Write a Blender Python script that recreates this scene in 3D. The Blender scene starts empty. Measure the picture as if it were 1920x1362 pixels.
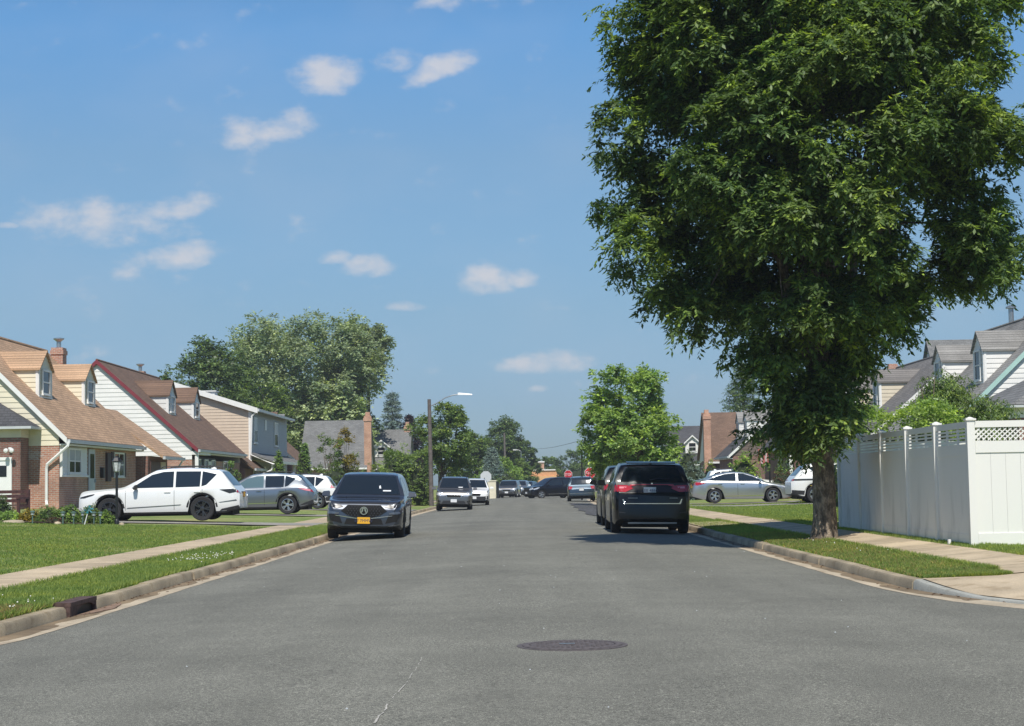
import bpy, bmesh, math, random
import numpy as np
from mathutils import Vector, Matrix
from mathutils.bvhtree import BVHTree

# ------------------------------------------------------------------ camera
F_PX, CX, CY = 3200.0, 960.0, 681.0
CAM_Z = 1.35
sc = bpy.context.scene
COL = sc.collection
cam_d = bpy.data.cameras.new("camera"); cam_d.sensor_width = 36; cam_d.lens = 36 * F_PX / 1920.0
cam_d.clip_start = 0.1; cam_d.clip_end = 6000
cam = bpy.data.objects.new("camera", cam_d); COL.objects.link(cam)
PITCH = math.atan(226 / F_PX); ROLL = math.radians(-1.0); YAW = math.radians(0.02)
RC = Matrix.Rotation(YAW, 3, 'Z') @ Matrix.Rotation(math.pi / 2 + PITCH, 3, 'X') @ Matrix.Rotation(ROLL, 3, 'Z')
cam.matrix_world = Matrix.Translation((0, 0, CAM_Z)) @ RC.to_4x4()
sc.camera = cam

# ------------------------------------------------------------------ light
SUN_EL, SUN_AZ = math.radians(55), math.radians(-3.5)      # azimuth: sun behind the camera, slightly to the right
world = bpy.data.worlds.new("World"); sc.world = world; world.use_nodes = True
sun_d = bpy.data.lights.new("sun", 'SUN'); sun_d.energy = 4.6; sun_d.angle = math.radians(0.53); sun_d.color = (1, .955, .88)
sun = bpy.data.objects.new("sun", sun_d); COL.objects.link(sun)
to_sun = Vector((-math.sin(SUN_AZ) * math.cos(SUN_EL), -math.cos(SUN_AZ) * math.cos(SUN_EL), math.sin(SUN_EL)))
sun.rotation_euler = to_sun.to_track_quat('Z', 'Y').to_euler()
sc.view_settings.view_transform = 'Standard'; sc.view_settings.look = 'None'
sc.view_settings.exposure = 0.0; sc.view_settings.gamma = 1.0
sc.cycles.max_bounces = 6; sc.cycles.transparent_max_bounces = 8
sc.cycles.diffuse_bounces = 3; sc.cycles.glossy_bounces = 3
sc.cycles.caustics_reflective = False; sc.cycles.caustics_refractive = False
sc.cycles.sample_clamp_indirect = 6.0

def ray(px, py):
    d = RC @ Vector(((px - CX) / F_PX, -(py - CY) / F_PX, -1.0))
    return d
def W(px, py, D):
    """world point seen at photo pixel (px,py) lying at distance D down the street"""
    d = ray(px, py); k = D / d.y
    return Vector((d.x * k, D, CAM_Z + d.z * k))

# clouds are part of the sky: each a patch of noise at its own direction
nt = world.node_tree; nt.nodes.clear(); NW = nt.nodes.new; LW = nt.links.new
def wm(op, a, b=None, c=None):
    n = NW('ShaderNodeMath'); n.operation = op
    for i, v in enumerate((a, b, c)):
        if v is None: continue
        if isinstance(v, (int, float)): n.inputs[i].default_value = v
        else: LW(v, n.inputs[i])
    return n.outputs[0]
sky = NW('ShaderNodeTexSky'); sky.sky_type = 'NISHITA'; sky.sun_disc = False
sky.sun_elevation = SUN_EL; sky.sun_rotation = math.pi + SUN_AZ; sky.air_density = 1.0; sky.dust_density = 0.4; sky.ozone_density = 2.5
tc = NW('ShaderNodeTexCoord'); sep = NW('ShaderNodeSeparateXYZ'); LW(tc.outputs['Generated'], sep.inputs[0])
ymax = wm('MAXIMUM', sep.outputs[1], 0.02)
u = wm('DIVIDE', sep.outputs[0], ymax); v = wm('DIVIDE', sep.outputs[2], ymax)
comb = NW('ShaderNodeCombineXYZ'); LW(u, comb.inputs[0]); LW(wm('MULTIPLY', v, 1.6), comb.inputs[1])
nz = NW('ShaderNodeTexNoise'); nz.inputs['Scale'].default_value = 34; nz.inputs['Detail'].default_value = 7; nz.inputs['Roughness'].default_value = .56
LW(comb.outputs[0], nz.inputs['Vector'])
nz2 = NW('ShaderNodeTexNoise'); nz2.inputs['Scale'].default_value = 9; nz2.inputs['Detail'].default_value = 3
LW(comb.outputs[0], nz2.inputs['Vector'])
# (px, py, half width, half height, tilt deg (up to the right), strength)
CLOUDS = [(605, 146, 74, 40, 0, 1.05), (742, 118, 44, 30, 0, .6), (822, 130, 84, 26, 24, .9), (452, 255, 66, 36, 0, .6), (530, 248, 80, 32, 20, .85),
          (195, 418, 150, 52, -2, .95), (320, 396, 80, 30, 8, .85), (110, 405, 90, 34, 10, .5), (250, 505, 48, 34, 0, .45), (345, 482, 96, 28, 9, .6), (690, 503, 52, 24, 8, .95),
          (622, 482, 36, 20, 0, .5), (910, 530, 58, 32, 0, .85), (975, 525, 36, 20, 0, .7), (763, 577, 40, 12, 0, .4),
          (1020, 683, 74, 21, 2, 1.9), (1013, 729, 22, 9, 0, .5), (838, 4, 52, 24, 0, .7), (1690, 230, 60, 30, 10, .9), (12, 424, 30, 8, 0, .4)]
msum = None
for px, py, hw, hh, tl, st in CLOUDS:
    d = ray(px, py); u0, v0 = d.x / d.y, d.z / d.y
    a = math.radians(tl - 1); ca, sa = math.cos(a), math.sin(a)
    du = wm('SUBTRACT', u, u0); dv = wm('SUBTRACT', v, v0)
    p = wm('ADD', wm('MULTIPLY', du, ca), wm('MULTIPLY', dv, sa)); q = wm('SUBTRACT', wm('MULTIPLY', dv, ca), wm('MULTIPLY', du, sa))
    pp = wm('POWER', wm('ABSOLUTE', wm('DIVIDE', p, hw * 1.12 / F_PX)), 2.0)
    # flatter below than above
    qs = wm('MULTIPLY', q, wm('ADD', 1.0, wm('MULTIPLY', wm('LESS_THAN', q, 0.0), 0.35)))
    qq = wm('POWER', wm('ABSOLUTE', wm('DIVIDE', qs, hh * 1.15 / F_PX)), 2.0)
    m = wm('MULTIPLY', wm('MAXIMUM', wm('SUBTRACT', 1.0, wm('MULTIPLY', wm('ADD', pp, qq), .8)), -0.5), 1.0)
    m = wm('ADD', m, (st - 1.0) * .28)
    msum = m if msum is None else wm('MAXIMUM', msum, m)
dens = wm('ADD', wm('MULTIPLY', msum, 1.05), wm('MULTIPLY', wm('SUBTRACT', nz.outputs[0], 0.54), 3.8))
mr = NW('ShaderNodeMapRange'); mr.interpolation_type = 'SMOOTHSTEP'; LW(dens, mr.inputs[0])
mr.inputs[1].default_value = -0.1; mr.inputs[2].default_value = 1.45; mr.inputs[3].default_value = 0; mr.inputs[4].default_value = .80
infront = wm('GREATER_THAN', sep.outputs[1], 0.03)
cl = wm('MULTIPLY', mr.outputs[0], infront)
# thin veil, very faint
veil = NW('ShaderNodeMapRange'); LW(nz2.outputs[0], veil.inputs[0]); veil.inputs[1].default_value = .45; veil.inputs[2].default_value = .8
veil.inputs[3].default_value = 0; veil.inputs[4].default_value = .10
cmix = wm('MINIMUM', wm('ADD', cl, wm('MULTIPLY', veil.outputs[0], infront)), 1.0)
hsv = NW('ShaderNodeHueSaturation'); hsv.inputs['Hue'].default_value = .496; hsv.inputs['Saturation'].default_value = 1.0; hsv.inputs['Value'].default_value = 1.0
LW(sky.outputs[0], hsv.inputs['Color'])
# bluer, less milky air low down than the model's (a hazeless, polarised looking afternoon sky); dimmed overhead to cut fill light
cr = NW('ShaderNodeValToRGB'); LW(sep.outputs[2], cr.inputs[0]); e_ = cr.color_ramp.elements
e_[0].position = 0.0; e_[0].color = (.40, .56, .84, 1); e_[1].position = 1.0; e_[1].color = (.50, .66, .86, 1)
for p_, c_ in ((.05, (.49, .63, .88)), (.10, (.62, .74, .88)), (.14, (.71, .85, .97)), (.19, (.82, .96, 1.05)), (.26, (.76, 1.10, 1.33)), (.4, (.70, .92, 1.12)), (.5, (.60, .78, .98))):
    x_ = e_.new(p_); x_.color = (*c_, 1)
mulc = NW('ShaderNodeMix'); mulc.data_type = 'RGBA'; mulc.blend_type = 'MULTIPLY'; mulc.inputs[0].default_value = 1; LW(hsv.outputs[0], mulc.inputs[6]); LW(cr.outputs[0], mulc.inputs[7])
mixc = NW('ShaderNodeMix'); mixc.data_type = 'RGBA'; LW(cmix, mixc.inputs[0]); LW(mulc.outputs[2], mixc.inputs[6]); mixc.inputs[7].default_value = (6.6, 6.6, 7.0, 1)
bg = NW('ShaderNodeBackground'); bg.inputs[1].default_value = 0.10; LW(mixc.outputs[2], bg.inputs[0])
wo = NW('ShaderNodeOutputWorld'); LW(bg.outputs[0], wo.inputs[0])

# ------------------------------------------------------------------ helpers
random.seed(7); RNG = np.random.default_rng(11)
def tag(o, label=None, cat=None, group=None, kind=None):
    if label: o['label'] = label
    if cat: o['category'] = cat
    if group: o['group'] = group
    if kind: o['kind'] = kind
    return o
def empty(name, loc=(0, 0, 0), rz=0, label=None, cat=None, group=None, parent=None):
    o = bpy.data.objects.new(name, None); COL.objects.link(o); o.empty_display_size = .3
    o.location = loc; o.rotation_euler = (0, 0, rz)
    if parent: o.parent = parent
    return tag(o, label, cat, group)
def copy_tree(o, parent=None):
    c = o.copy(); COL.objects.link(c)
    if parent: c.parent = parent
    for ch in list(o.children): copy_tree(ch, c)
    return c

class MB:
    def __init__(s): s.v = []; s.f = []; s.m = []; s.T = None
    def vert(s, p):
        if s.T is not None: p = s.T(p)
        s.v.append(tuple(p)); return len(s.v) - 1
    def face(s, pts, m=0):
        s.f.append([s.vert(p) for p in pts]); s.m.append(m)
    def idx(s, ids, m=0): s.f.append(list(ids)); s.m.append(m)
    def box(s, x0, x1, y0, y1, z0, z1, m=0, bev=0):
        c = [s.vert(p) for p in ((x0,y0,z0),(x1,y0,z0),(x1,y1,z0),(x0,y1,z0),(x0,y0,z1),(x1,y0,z1),(x1,y1,z1),(x0,y1,z1))]
        for q in ((0,3,2,1),(4,5,6,7),(0,1,5,4),(1,2,6,5),(2,3,7,6),(3,0,4,7)): s.idx([c[i] for i in q], m)
        return s
    def prism(s, bot, top, m=0):
        """closed solid between two polygons with the same number of points"""
        a = [s.vert(p) for p in bot]; b = [s.vert(p) for p in top]; n = len(a)
        s.idx(a[::-1], m); s.idx(b, m)
        for i in range(n): j = (i + 1) % n; s.idx([a[i], a[j], b[j], b[i]], m)
        return s
    def tube(s, pts, r, n=8, m=0, cap=True):
        pts = [Vector(p) for p in pts]
        if not hasattr(r, '__len__'): r = [r] * len(pts)
        rings = []
        for i, p in enumerate(pts):
            d = (pts[min(i + 1, len(pts) - 1)] - pts[max(i - 1, 0)]).normalized()
            a = d.cross(Vector((0, 0, 1)) if abs(d.z) < .9 else Vector((1, 0, 0))).normalized(); b = d.cross(a)
            rings.append([s.vert(p + a * math.cos(2 * math.pi * k / n) * r[i] + b * math.sin(2 * math.pi * k / n) * r[i]) for k in range(n)])
        for i in range(len(rings) - 1):
            for k in range(n): s.idx([rings[i][k], rings[i][(k+1) % n], rings[i+1][(k+1) % n], rings[i+1][k]], m)
        if cap: s.idx(rings[0][::-1], m); s.idx(rings[-1], m)
        return s
    def lathe(s, prof, n=24, axis='z', c=(0, 0, 0), m=0, close=False):
        rings = []
        for r, h in prof:
            ring = []
            for k in range(n):
                a = 2 * math.pi * k / n; x, y = r * math.cos(a), r * math.sin(a)
                p = (x, y, h) if axis == 'z' else (h, x, y) if axis == 'x' else (x, h, y)
                ring.append(s.vert((p[0] + c[0], p[1] + c[1], p[2] + c[2])))
            rings.append(ring)
        L = len(rings)
        for i in range(L if close else L - 1):
            A, B = rings[i], rings[(i + 1) % L]
            for k in range(n): s.idx([A[k], A[(k+1) % n], B[(k+1) % n], B[k]], m)
        if not close: s.idx(rings[0][::-1], m); s.idx(rings[-1], m)
        return s
    def build(s, name, mats, parent=None, smooth=None, recalc=True, loc=None, bevel=0):
        me = bpy.data.meshes.new(name)
        me.from_pydata(s.v, [], s.f)
        if not isinstance(mats, (list, tuple)): mats = [mats]
        for m in mats: me.materials.append(m)
        me.polygons.foreach_set('material_index', s.m)
        if recalc or bevel:
            bm = bmesh.new(); bm.from_mesh(me)
            if recalc: bmesh.ops.recalc_face_normals(bm, faces=bm.faces)
            if bevel:
                es = [e for e in bm.edges if len(e.link_faces) == 2 and e.calc_face_angle(0) > .5]
                bmesh.ops.bevel(bm, geom=es, offset=bevel, segments=2, affect='EDGES', clamp_overlap=True)
            bm.to_mesh(me); bm.free()
        if smooth is not None:
            me.polygons.foreach_set('use_smooth', [True] * len(me.polygons))
            if smooth < 179: me.set_sharp_from_angle(angle=math.radians(smooth))
        o = bpy.data.objects.new(name, me); COL.objects.link(o)
        if parent: o.parent = parent
        if loc: o.location = loc
        return o

def np_mesh(name, verts, faces, mat, parent=None, rnd=None, loc=None, smooth=False):
    """fast mesh from numpy: faces is (n,k)"""
    me = bpy.data.meshes.new(name); nv, (nf, k) = len(verts), faces.shape
    me.vertices.add(nv); me.vertices.foreach_set('co', np.ascontiguousarray(verts, np.float32).ravel())
    me.loops.add(nf * k); me.loops.foreach_set('vertex_index', np.ascontiguousarray(faces, np.int32).ravel())
    me.polygons.add(nf); me.polygons.foreach_set('loop_start', np.arange(0, nf * k, k, dtype=np.int32))
    me.update(calc_edges=True)
    if smooth: me.polygons.foreach_set('use_smooth', [True] * nf)
    me.materials.append(mat)
    if rnd is not None:
        at = me.attributes.new('rnd', 'FLOAT', 'FACE'); at.data.foreach_set('value', rnd.astype(np.float32))
    o = bpy.data.objects.new(name, me); COL.objects.link(o)
    if parent: o.parent = parent
    if loc: o.location = loc
    return o

# ------------------------------------------------------------------ materials
def newmat(name):
    m = bpy.data.materials.new(name); m.use_nodes = True; t = m.node_tree
    return m, t, t.nodes['Principled BSDF'], t.nodes.new, t.links.new
def rgb(c): return (c[0], c[1], c[2], 1)
def math_n(t, op, a, b=None):
    n = t.nodes.new('ShaderNodeMath'); n.operation = op
    for i, v in enumerate((a, b)):
        if v is None: continue
        if isinstance(v, (int, float)): n.inputs[i].default_value = v
        else: t.links.new(v, n.inputs[i])
    return n.outputs[0]
def noise(t, scale, detail=4, vec=None, rough=.5):
    n = t.nodes.new('ShaderNodeTexNoise'); n.inputs['Scale'].default_value = scale; n.inputs['Detail'].default_value = detail; n.inputs['Roughness'].default_value = rough
    if vec is None:
        g = t.nodes.new('ShaderNodeNewGeometry'); vec = g.outputs['Position']
    t.links.new(vec, n.inputs['Vector']); return n.outputs[0]
def ramp(t, fac, stops):
    n = t.nodes.new('ShaderNodeValToRGB'); t.links.new(fac, n.inputs[0])
    e = n.color_ramp.elements
    while len(e) > 1: e.remove(e[-1])
    e[0].position, e[0].color = stops[0][0], rgb(stops[0][1])
    for p, c in stops[1:]:
        x = e.new(p); x.color = rgb(c)
    return n.outputs[0]
def mixrgb(t, f, a, b, mode='MIX'):
    n = t.nodes.new('ShaderNodeMix'); n.data_type = 'RGBA'; n.blend_type = mode
    for k, v in ((0, f), (6, a), (7, b)):
        if isinstance(v, (int, float)): n.inputs[k].default_value = v
        elif isinstance(v, tuple): n.inputs[k].default_value = rgb(v)
        else: t.links.new(v, n.inputs[k])
    return n.outputs[2]
def bump(t, b, h, strength=.3, dist=.01):
    n = t.nodes.new('ShaderNodeBump'); n.inputs['Strength'].default_value = strength; n.inputs['Distance'].default_value = dist
    t.links.new(h, n.inputs['Height']); t.links.new(n.outputs[0], b.inputs['Normal'])

def plain(name, c, rough=.6, metal=0, var=.12, scale=3, coat=0, spec=None, emit=None, strength=1):
    m, t, b, N, L = newmat(name)
    if var:
        f = noise(t, scale, 5)
        col = ramp(t, f, [(.3, tuple(x * (1 - var) for x in c)), (.7, tuple(min(1, x * (1 + var)) for x in c))])
        L(col, b.inputs['Base Color'])
    else: b.inputs['Base Color'].default_value = rgb(c)
    b.inputs['Roughness'].default_value = rough; b.inputs['Metallic'].default_value = metal
    if coat: b.inputs['Coat Weight'].default_value = coat * (.55 if c[0] < .01 else 1); b.inputs['Specular IOR Level'].default_value = .2 if c[0] < .01 else .5; b.inputs['Coat Roughness'].default_value = .04
    if spec is not None: b.inputs['Specular IOR Level'].default_value = spec
    return m
def map_mat(name, kind, c1, c2, mortar, bw, bh, ms, plane, rough=.85, bumpd=.006, offset=.5, var=.25, ns=1.2):
    """brick / shingle pattern in world space: plane 'xz','yz', or 'roof' (y along the eave, slope from z)"""
    m, t, b, N, L = newmat(name)
    g = N('ShaderNodeNewGeometry'); s = N('ShaderNodeSeparateXYZ'); L(g.outputs['Position'], s.inputs[0])
    c = N('ShaderNodeCombineXYZ')
    a = {'xz': (0, 2), 'yz': (1, 2)}[plane]
    L(s.outputs[a[0]], c.inputs[0]); L(s.outputs[a[1]], c.inputs[1])
    br = N('ShaderNodeTexBrick'); L(c.outputs[0], br.inputs['Vector'])
    br.inputs['Scale'].default_value = 1; br.inputs['Brick Width'].default_value = bw; br.inputs['Row Height'].default_value = bh
    br.inputs['Mortar Size'].default_value = ms; br.inputs['Color1'].default_value = rgb(c1); br.inputs['Color2'].default_value = rgb(c2)
    br.inputs['Mortar'].default_value = rgb(mortar); br.offset = offset; br.inputs['Bias'].default_value = 0
    f = noise(t, ns, 4); f2 = noise(t, 22, 3)
    col = mixrgb(t, 1.0, br.outputs[0], ramp(t, f, [(.3, (1 - var,) * 3), (.7, (1 + var * .6,) * 3)]), 'MULTIPLY')
    col = mixrgb(t, 1.0, col, ramp(t, f2, [(.3, (.8,) * 3), (.7, (1.15,) * 3)]), 'MULTIPLY')
    L(col, b.inputs['Base Color']); b.inputs['Roughness'].default_value = rough
    h = math_n(t, 'SUBTRACT', math_n(t, 'MULTIPLY', f2, .5), br.outputs['Fac'])
    bump(t, b, h, .6, bumpd)
    return m

M = {}
# asphalt
def asphalt(name, base, patchy=True):
    m, t, b, N, L = newmat(name)
    fine = noise(t, 150, 2); sp = noise(t, 42, 4, rough=.8); big = noise(t, .35, 4); mid = noise(t, 2.3, 4)
    col = ramp(t, fine, [(.32, tuple(x * .4 for x in base)), (.52, base), (.66, tuple(x * 1.9 for x in base)), (.76, tuple(x * 3.4 for x in base))])
    col = mixrgb(t, 1.0, col, ramp(t, sp, [(.3, (.45,) * 3), (.5, (1,) * 3), (.62, (1.35,) * 3), (.74, (2.2,) * 3)]), 'MULTIPLY')
    col = mixrgb(t, 1.0, col, ramp(t, big, [(.3, (.86,) * 3), (.7, (1.12,) * 3)]), 'MULTIPLY')
    col = mixrgb(t, 1.0, col, ramp(t, mid, [(.3, (.93,) * 3), (.7, (1.06,) * 3)]), 'MULTIPLY')
    # short dark scuffs and tar drips, scattered
    g0 = N('ShaderNodeNewGeometry'); m0 = N('ShaderNodeMapping'); L(g0.outputs['Position'], m0.inputs[0]); m0.inputs['Scale'].default_value = (1.6, .5, 1)
    sc_ = noise(t, 1.6, 6, m0.outputs[0], .75); col = mixrgb(t, 1.0, col, ramp(t, sc_, [(.26, (.55,) * 3), (.36, (.93,) * 3), (.5, (1,) * 3), (.74, (1.0,) * 3), (.8, (1.16,) * 3)]), 'MULTIPLY')
    # lengthwise wheel-path banding
    g = N('ShaderNodeNewGeometry'); mp = N('ShaderNodeMapping'); L(g.outputs['Position'], mp.inputs[0]); mp.inputs['Scale'].default_value = (.9, .03, 1)
    band = noise(t, 1.0, 3, mp.outputs[0]); col = mixrgb(t, 1.0, col, ramp(t, band, [(.35, (.92,) * 3), (.65, (1.08,) * 3)]), 'MULTIPLY')
    L(col, b.inputs['Base Color']); b.inputs['Roughness'].default_value = .88; b.inputs['Specular IOR Level'].default_value = .35
    bump(t, b, math_n(t, 'ADD', fine, sp), .55, .004)
    return m
M['asphalt'] = asphalt('asphalt', (.176, .173, .143))
M['asphalt_dark'] = asphalt('asphalt_patch', (.085, .085, .085))
def concrete(name, base, joint=0, stain=.25):
    m, t, b, N, L = newmat(name)
    f = noise(t, 60, 4, rough=.7); big = noise(t, 1.1, 5); st = noise(t, 4.5, 5)
    col = ramp(t, f, [(.3, tuple(x * .72 for x in base)), (.55, base), (.75, tuple(min(1, x * 1.22) for x in base))])
    col = mixrgb(t, 1.0, col, ramp(t, big, [(.3, (1 - stain,) * 3), (.65, (1.08,) * 3)]), 'MULTIPLY')
    col = mixrgb(t, 1.0, col, ramp(t, st, [(.28, (.72, .68, .62)), (.45, (1,) * 3)]), 'MULTIPLY')
    if joint:
        g = N('ShaderNodeNewGeometry'); s = N('ShaderNodeSeparateXYZ'); L(g.outputs['Position'], s.inputs[0])
        w = math_n(t, 'ABSOLUTE', math_n(t, 'SUBTRACT', math_n(t, 'FRACT', math_n(t, 'DIVIDE', s.outputs[1], joint)), .5))
        j = math_n(t, 'LESS_THAN', w, .008 / joint * 1.5)
        col = mixrgb(t, j, col, (.10, .085, .06))
        slab = math_n(t, 'FLOOR', math_n(t, 'ADD', math_n(t, 'DIVIDE', s.outputs[1], joint), .5))
        wn = N('ShaderNodeTexWhiteNoise'); wn.noise_dimensions = '1D'; L(slab, wn.inputs['W'])
        col = mixrgb(t, 1.0, col, ramp(t, wn.outputs[0], [(0, (.86,) * 3), (1, (1.08,) * 3)]), 'MULTIPLY')
    L(col, b.inputs['Base Color']); b.inputs['Roughness'].default_value = .9
    bump(t, b, f, .4, .004)
    return m
M['sidewalk'] = concrete('sidewalk_concrete', (.58, .465, .31), 1.5)
M['apron'] = concrete('apron_concrete', (.56, .45, .305), 0)
M['curb'] = concrete('curb_concrete', (.45, .37, .25), 0, .42)
M['curb_new'] = concrete('new_curb_concrete', (.42, .42, .37), 0, .15)
M['gutter'] = concrete('gutter_concrete', (.54, .45, .32), 0, .3)
M['silt'] = concrete('gutter_silt', (.27, .20, .12), 0, .5)
M['drive'] = concrete('driveway', (.33, .31, .27), 0)
def grassmat(name, c1, c2, dry, fine=40):
    m, t, b, N, L = newmat(name)
    a = noise(t, fine, 4, rough=.7); bb = noise(t, .7, 5); d = noise(t, .33, 5); st = noise(t, 6, 4)
    g = N('ShaderNodeNewGeometry'); mp = N('ShaderNodeMapping'); L(g.outputs['Position'], mp.inputs[0]); mp.inputs['Scale'].default_value = (.12, 1.0, 1)
    strp = noise(t, 1.4, 3, mp.outputs[0])
    col = ramp(t, a, [(.3, tuple(x * .55 for x in c1)), (.55, c1), (.75, c2)])
    col = mixrgb(t, ramp(t, bb, [(.38, (0,) * 3), (.68, (.6,) * 3)]), col, c2)
    col = mixrgb(t, 1.0, col, ramp(t, st, [(.3, (.75,) * 3), (.7, (1.2,) * 3)]), 'MULTIPLY')
    col = mixrgb(t, ramp(t, d, [(.48, (0,) * 3), (.7, (.75,) * 3)]), col, dry)
    col = mixrgb(t, ramp(t, strp, [(.52, (0,) * 3), (.7, (.45,) * 3)]), col, dry)
    L(col, b.inputs['Base Color']); b.inputs['Roughness'].default_value = .95; b.inputs['Specular IOR Level'].default_value = .15
    bump(t, b, a, .8, .03)
    return m
M['grass'] = grassmat('lawn_grass', (.19, .265, .075), (.27, .34, .11), (.40, .35, .16))
M['grass_far'] = grassmat('ground_grass', (.08, .13, .03), (.12, .17, .045), (.22, .2, .08), 8)
def leafmat(name, c, cvar=.35, hue=(1.5, 1.15, .6), transl=.3, rough=.45, spec=.5):
    """leaf material: per-leaf colour from the 'rnd' attribute"""
    m, t, b, N, L = newmat(name)
    at = N('ShaderNodeAttribute'); at.attribute_name = 'rnd'
    big = noise(t, .8, 3)
    dark = tuple(x * (1 - cvar) for x in c); hi = tuple(min(1, x * (1 + cvar) * h) for x, h in zip(c, hue))
    col = ramp(t, at.outputs['Fac'], [(0, dark), (.55, c), (.9, hi), (1, tuple(min(1, x * 1.3) for x in hi))])
    col = mixrgb(t, 1.0, col, ramp(t, big, [(.3, (.8, .88, .9)), (.7, (1.22, 1.1, .95))]), 'MULTIPLY')
    L(col, b.inputs['Base Color']); b.inputs['Roughness'].default_value = rough; b.inputs['Specular IOR Level'].default_value = spec
    tr = N('ShaderNodeBsdfTranslucent')
    tcol = mixrgb(t, 1.0, col, (1.3, 1.35, .5), 'MULTIPLY'); L(tcol, tr.inputs[0])
    mx = N('ShaderNodeMixShader'); mx.inputs[0].default_value = transl
    L(b.outputs[0], mx.inputs[1]); L(tr.outputs[0], mx.inputs[2])
    out = t.nodes['Material Output']; L(mx.outputs[0], out.inputs[0])
    return m
M['leaf_main'] = leafmat('leaf_street_tree', (.130, .212, .068), .5, (1.75, 1.45, .95), .42, .5, .45)
M['leaf_bright'] = leafmat('leaf_bright', (.27, .41, .12), .35, (1.3, 1.15, .8), .4)
M['leaf_dark'] = leafmat('leaf_dark', (.11, .175, .065), .4, (1.3, 1.2, .9), .32)
M['leaf_silver'] = leafmat('leaf_silver', (.27, .35, .20), .45, (1.25, 1.15, 1.1), .38, .6)
M['leaf_pale'] = leafmat('leaf_pale', (.36, .45, .26), .45, (1.3, 1.2, 1.1), .38, .6)
M['leaf_mid'] = leafmat('leaf_mid', (.155, .245, .075), .4, (1.5, 1.25, .9), .38)
M['leaf_spruce'] = leafmat('leaf_spruce', (.17, .24, .21), .35, (1, 1.05, 1.1), .1, .7)
M['leaf_purple'] = leafmat('leaf_purple', (.035, .020, .024), .3, (1.2, 1, 1), .15)
M['leaf_yellow'] = leafmat('leaf_yellow', (.26, .22, .03), .3, (1.2, 1.0, .8), .3)
M['leaf_lime'] = leafmat('leaf_lime', (.24, .33, .05), .3, (1.2, 1.05, .8), .3)
M['leaf_cedar'] = leafmat('leaf_cedar', (.14, .245, .055), .35, (1.3, 1.15, .7), .15, .7)
M['leaf_brown'] = leafmat('leaf_brown', (.13, .075, .045), .35, (1.1, 1, .9), .15, .7)
M['blade'] = leafmat('grass_blade', (.28, .37, .125), .3, (1.3, 1.1, .9), .55, .7, .2)
M['blade_dry'] = leafmat('grass_dry_blade', (.30, .24, .10), .4, (1.1, 1, .9), .2, .8, .2)
M['petal'] = plain('clover_petal', (.75, .73, .62), .8, var=.1)
def barkmat(name, c, scale=9):
    m, t, b, N, L = newmat(name)
    g = N('ShaderNodeTexCoord'); mp = N('ShaderNodeMapping'); L(g.outputs['Object'], mp.inputs[0]); mp.inputs['Scale'].default_value = (1, 1, .45)
    f = noise(t, scale, 6, mp.outputs[0], .65); f2 = noise(t, scale * 5, 4, mp.outputs[0])
    col = ramp(t, f, [(.3, tuple(x * .4 for x in c)), (.46, c), (.56, tuple(x * 1.9 for x in c)), (.68, (.42, .34, .24))])
    col = mixrgb(t, 1.0, col, ramp(t, f2, [(.3, (.6,) * 3), (.7, (1.25,) * 3)]), 'MULTIPLY')
    L(col, b.inputs['Base Color']); b.inputs['Roughness'].default_value = .95
    bump(t, b, math_n(t, 'ADD', f, math_n(t, 'MULTIPLY', f2, .4)), .9, .05)
    return m
M['bark'] = barkmat('bark', (.15, .12, .09), 12)
M['bark_dark'] = barkmat('bark_dark', (.07, .055, .045))
for nm, c1, c2, mo in (('brick', (.42, .17, .11), (.54, .26, .17), (.52, .44, .36)), ('brick_dark', (.20, .085, .065), (.28, .12, .085), (.25, .2, .17)), ('brick_orange', (.50, .20, .11), (.60, .30, .18), (.5, .42, .33))):
    for pl in ('xz', 'yz'): M[nm + pl] = map_mat(nm + '_' + pl, 'brick', c1, c2, mo, .22, .075, .012, pl)
def roofmats(key, c, var=.16):
    c1 = tuple(x * .84 for x in c); c2 = tuple(x * 1.14 for x in c); mo = tuple(x * .5 for x in c)
    for pl in ('xz', 'yz'): M[key + pl] = map_mat(key + '_' + pl, 'roof', c1, c2, mo, .32, .11, .010, pl, .92, .01, .5, var, .6)
roofmats('roof_tan', (.50, .325, .20)); roofmats('roof_brown', (.20, .125, .085)); roofmats('roof_grey', (.20, .20, .195)); roofmats('roof_dark', (.085, .085, .09)); roofmats('roof_weather', (.29, .28, .26), .3)
def siding(key, c, rough=.5):
    M[key] = plain(key, c, rough, var=.05, scale=2.0)
siding('siding_cream', (.78, .71, .53)); siding('siding_white', (.83, .81, .76)); siding('siding_tan', (.62, .50, .38)); siding('siding_grey', (.36, .37, .38)); siding('siding_beige', (.66, .58, .44)); siding('siding_stained', (.74, .74, .70))
M['white'] = plain('white_trim', (.84, .83, .79), .45, var=.04)
M['trim_red'] = plain('red_rake_trim', (.22, .035, .045), .5, var=.08)
M['trim_mint'] = plain('mint_rake_trim', (.42, .62, .55), .5, var=.05)
M['gutter_grey'] = plain('metal_gutter', (.55, .57, .57), .4, var=.08)
M['metal'] = plain('galvanised_metal', (.42, .45, .46), .35, .8, var=.15)
M['dark'] = plain('dark_opening', (.005, .005, .006), .6, var=0)  # near-black that paints the shade inside openings
M['shutter'] = plain('dark_shutter', (.06, .035, .035), .6)
M['door_dark'] = plain('brown_door', (.09, .045, .035), .5)
M['door_grey'] = plain('grey_storm_door', (.55, .58, .62), .4)
M['window'] = plain('window_glass', (.018, .022, .026), .08, var=0, spec=.35)
M['blind'] = plain('window_blind', (.42, .44, .44), .3, var=.1, spec=.6)
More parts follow.
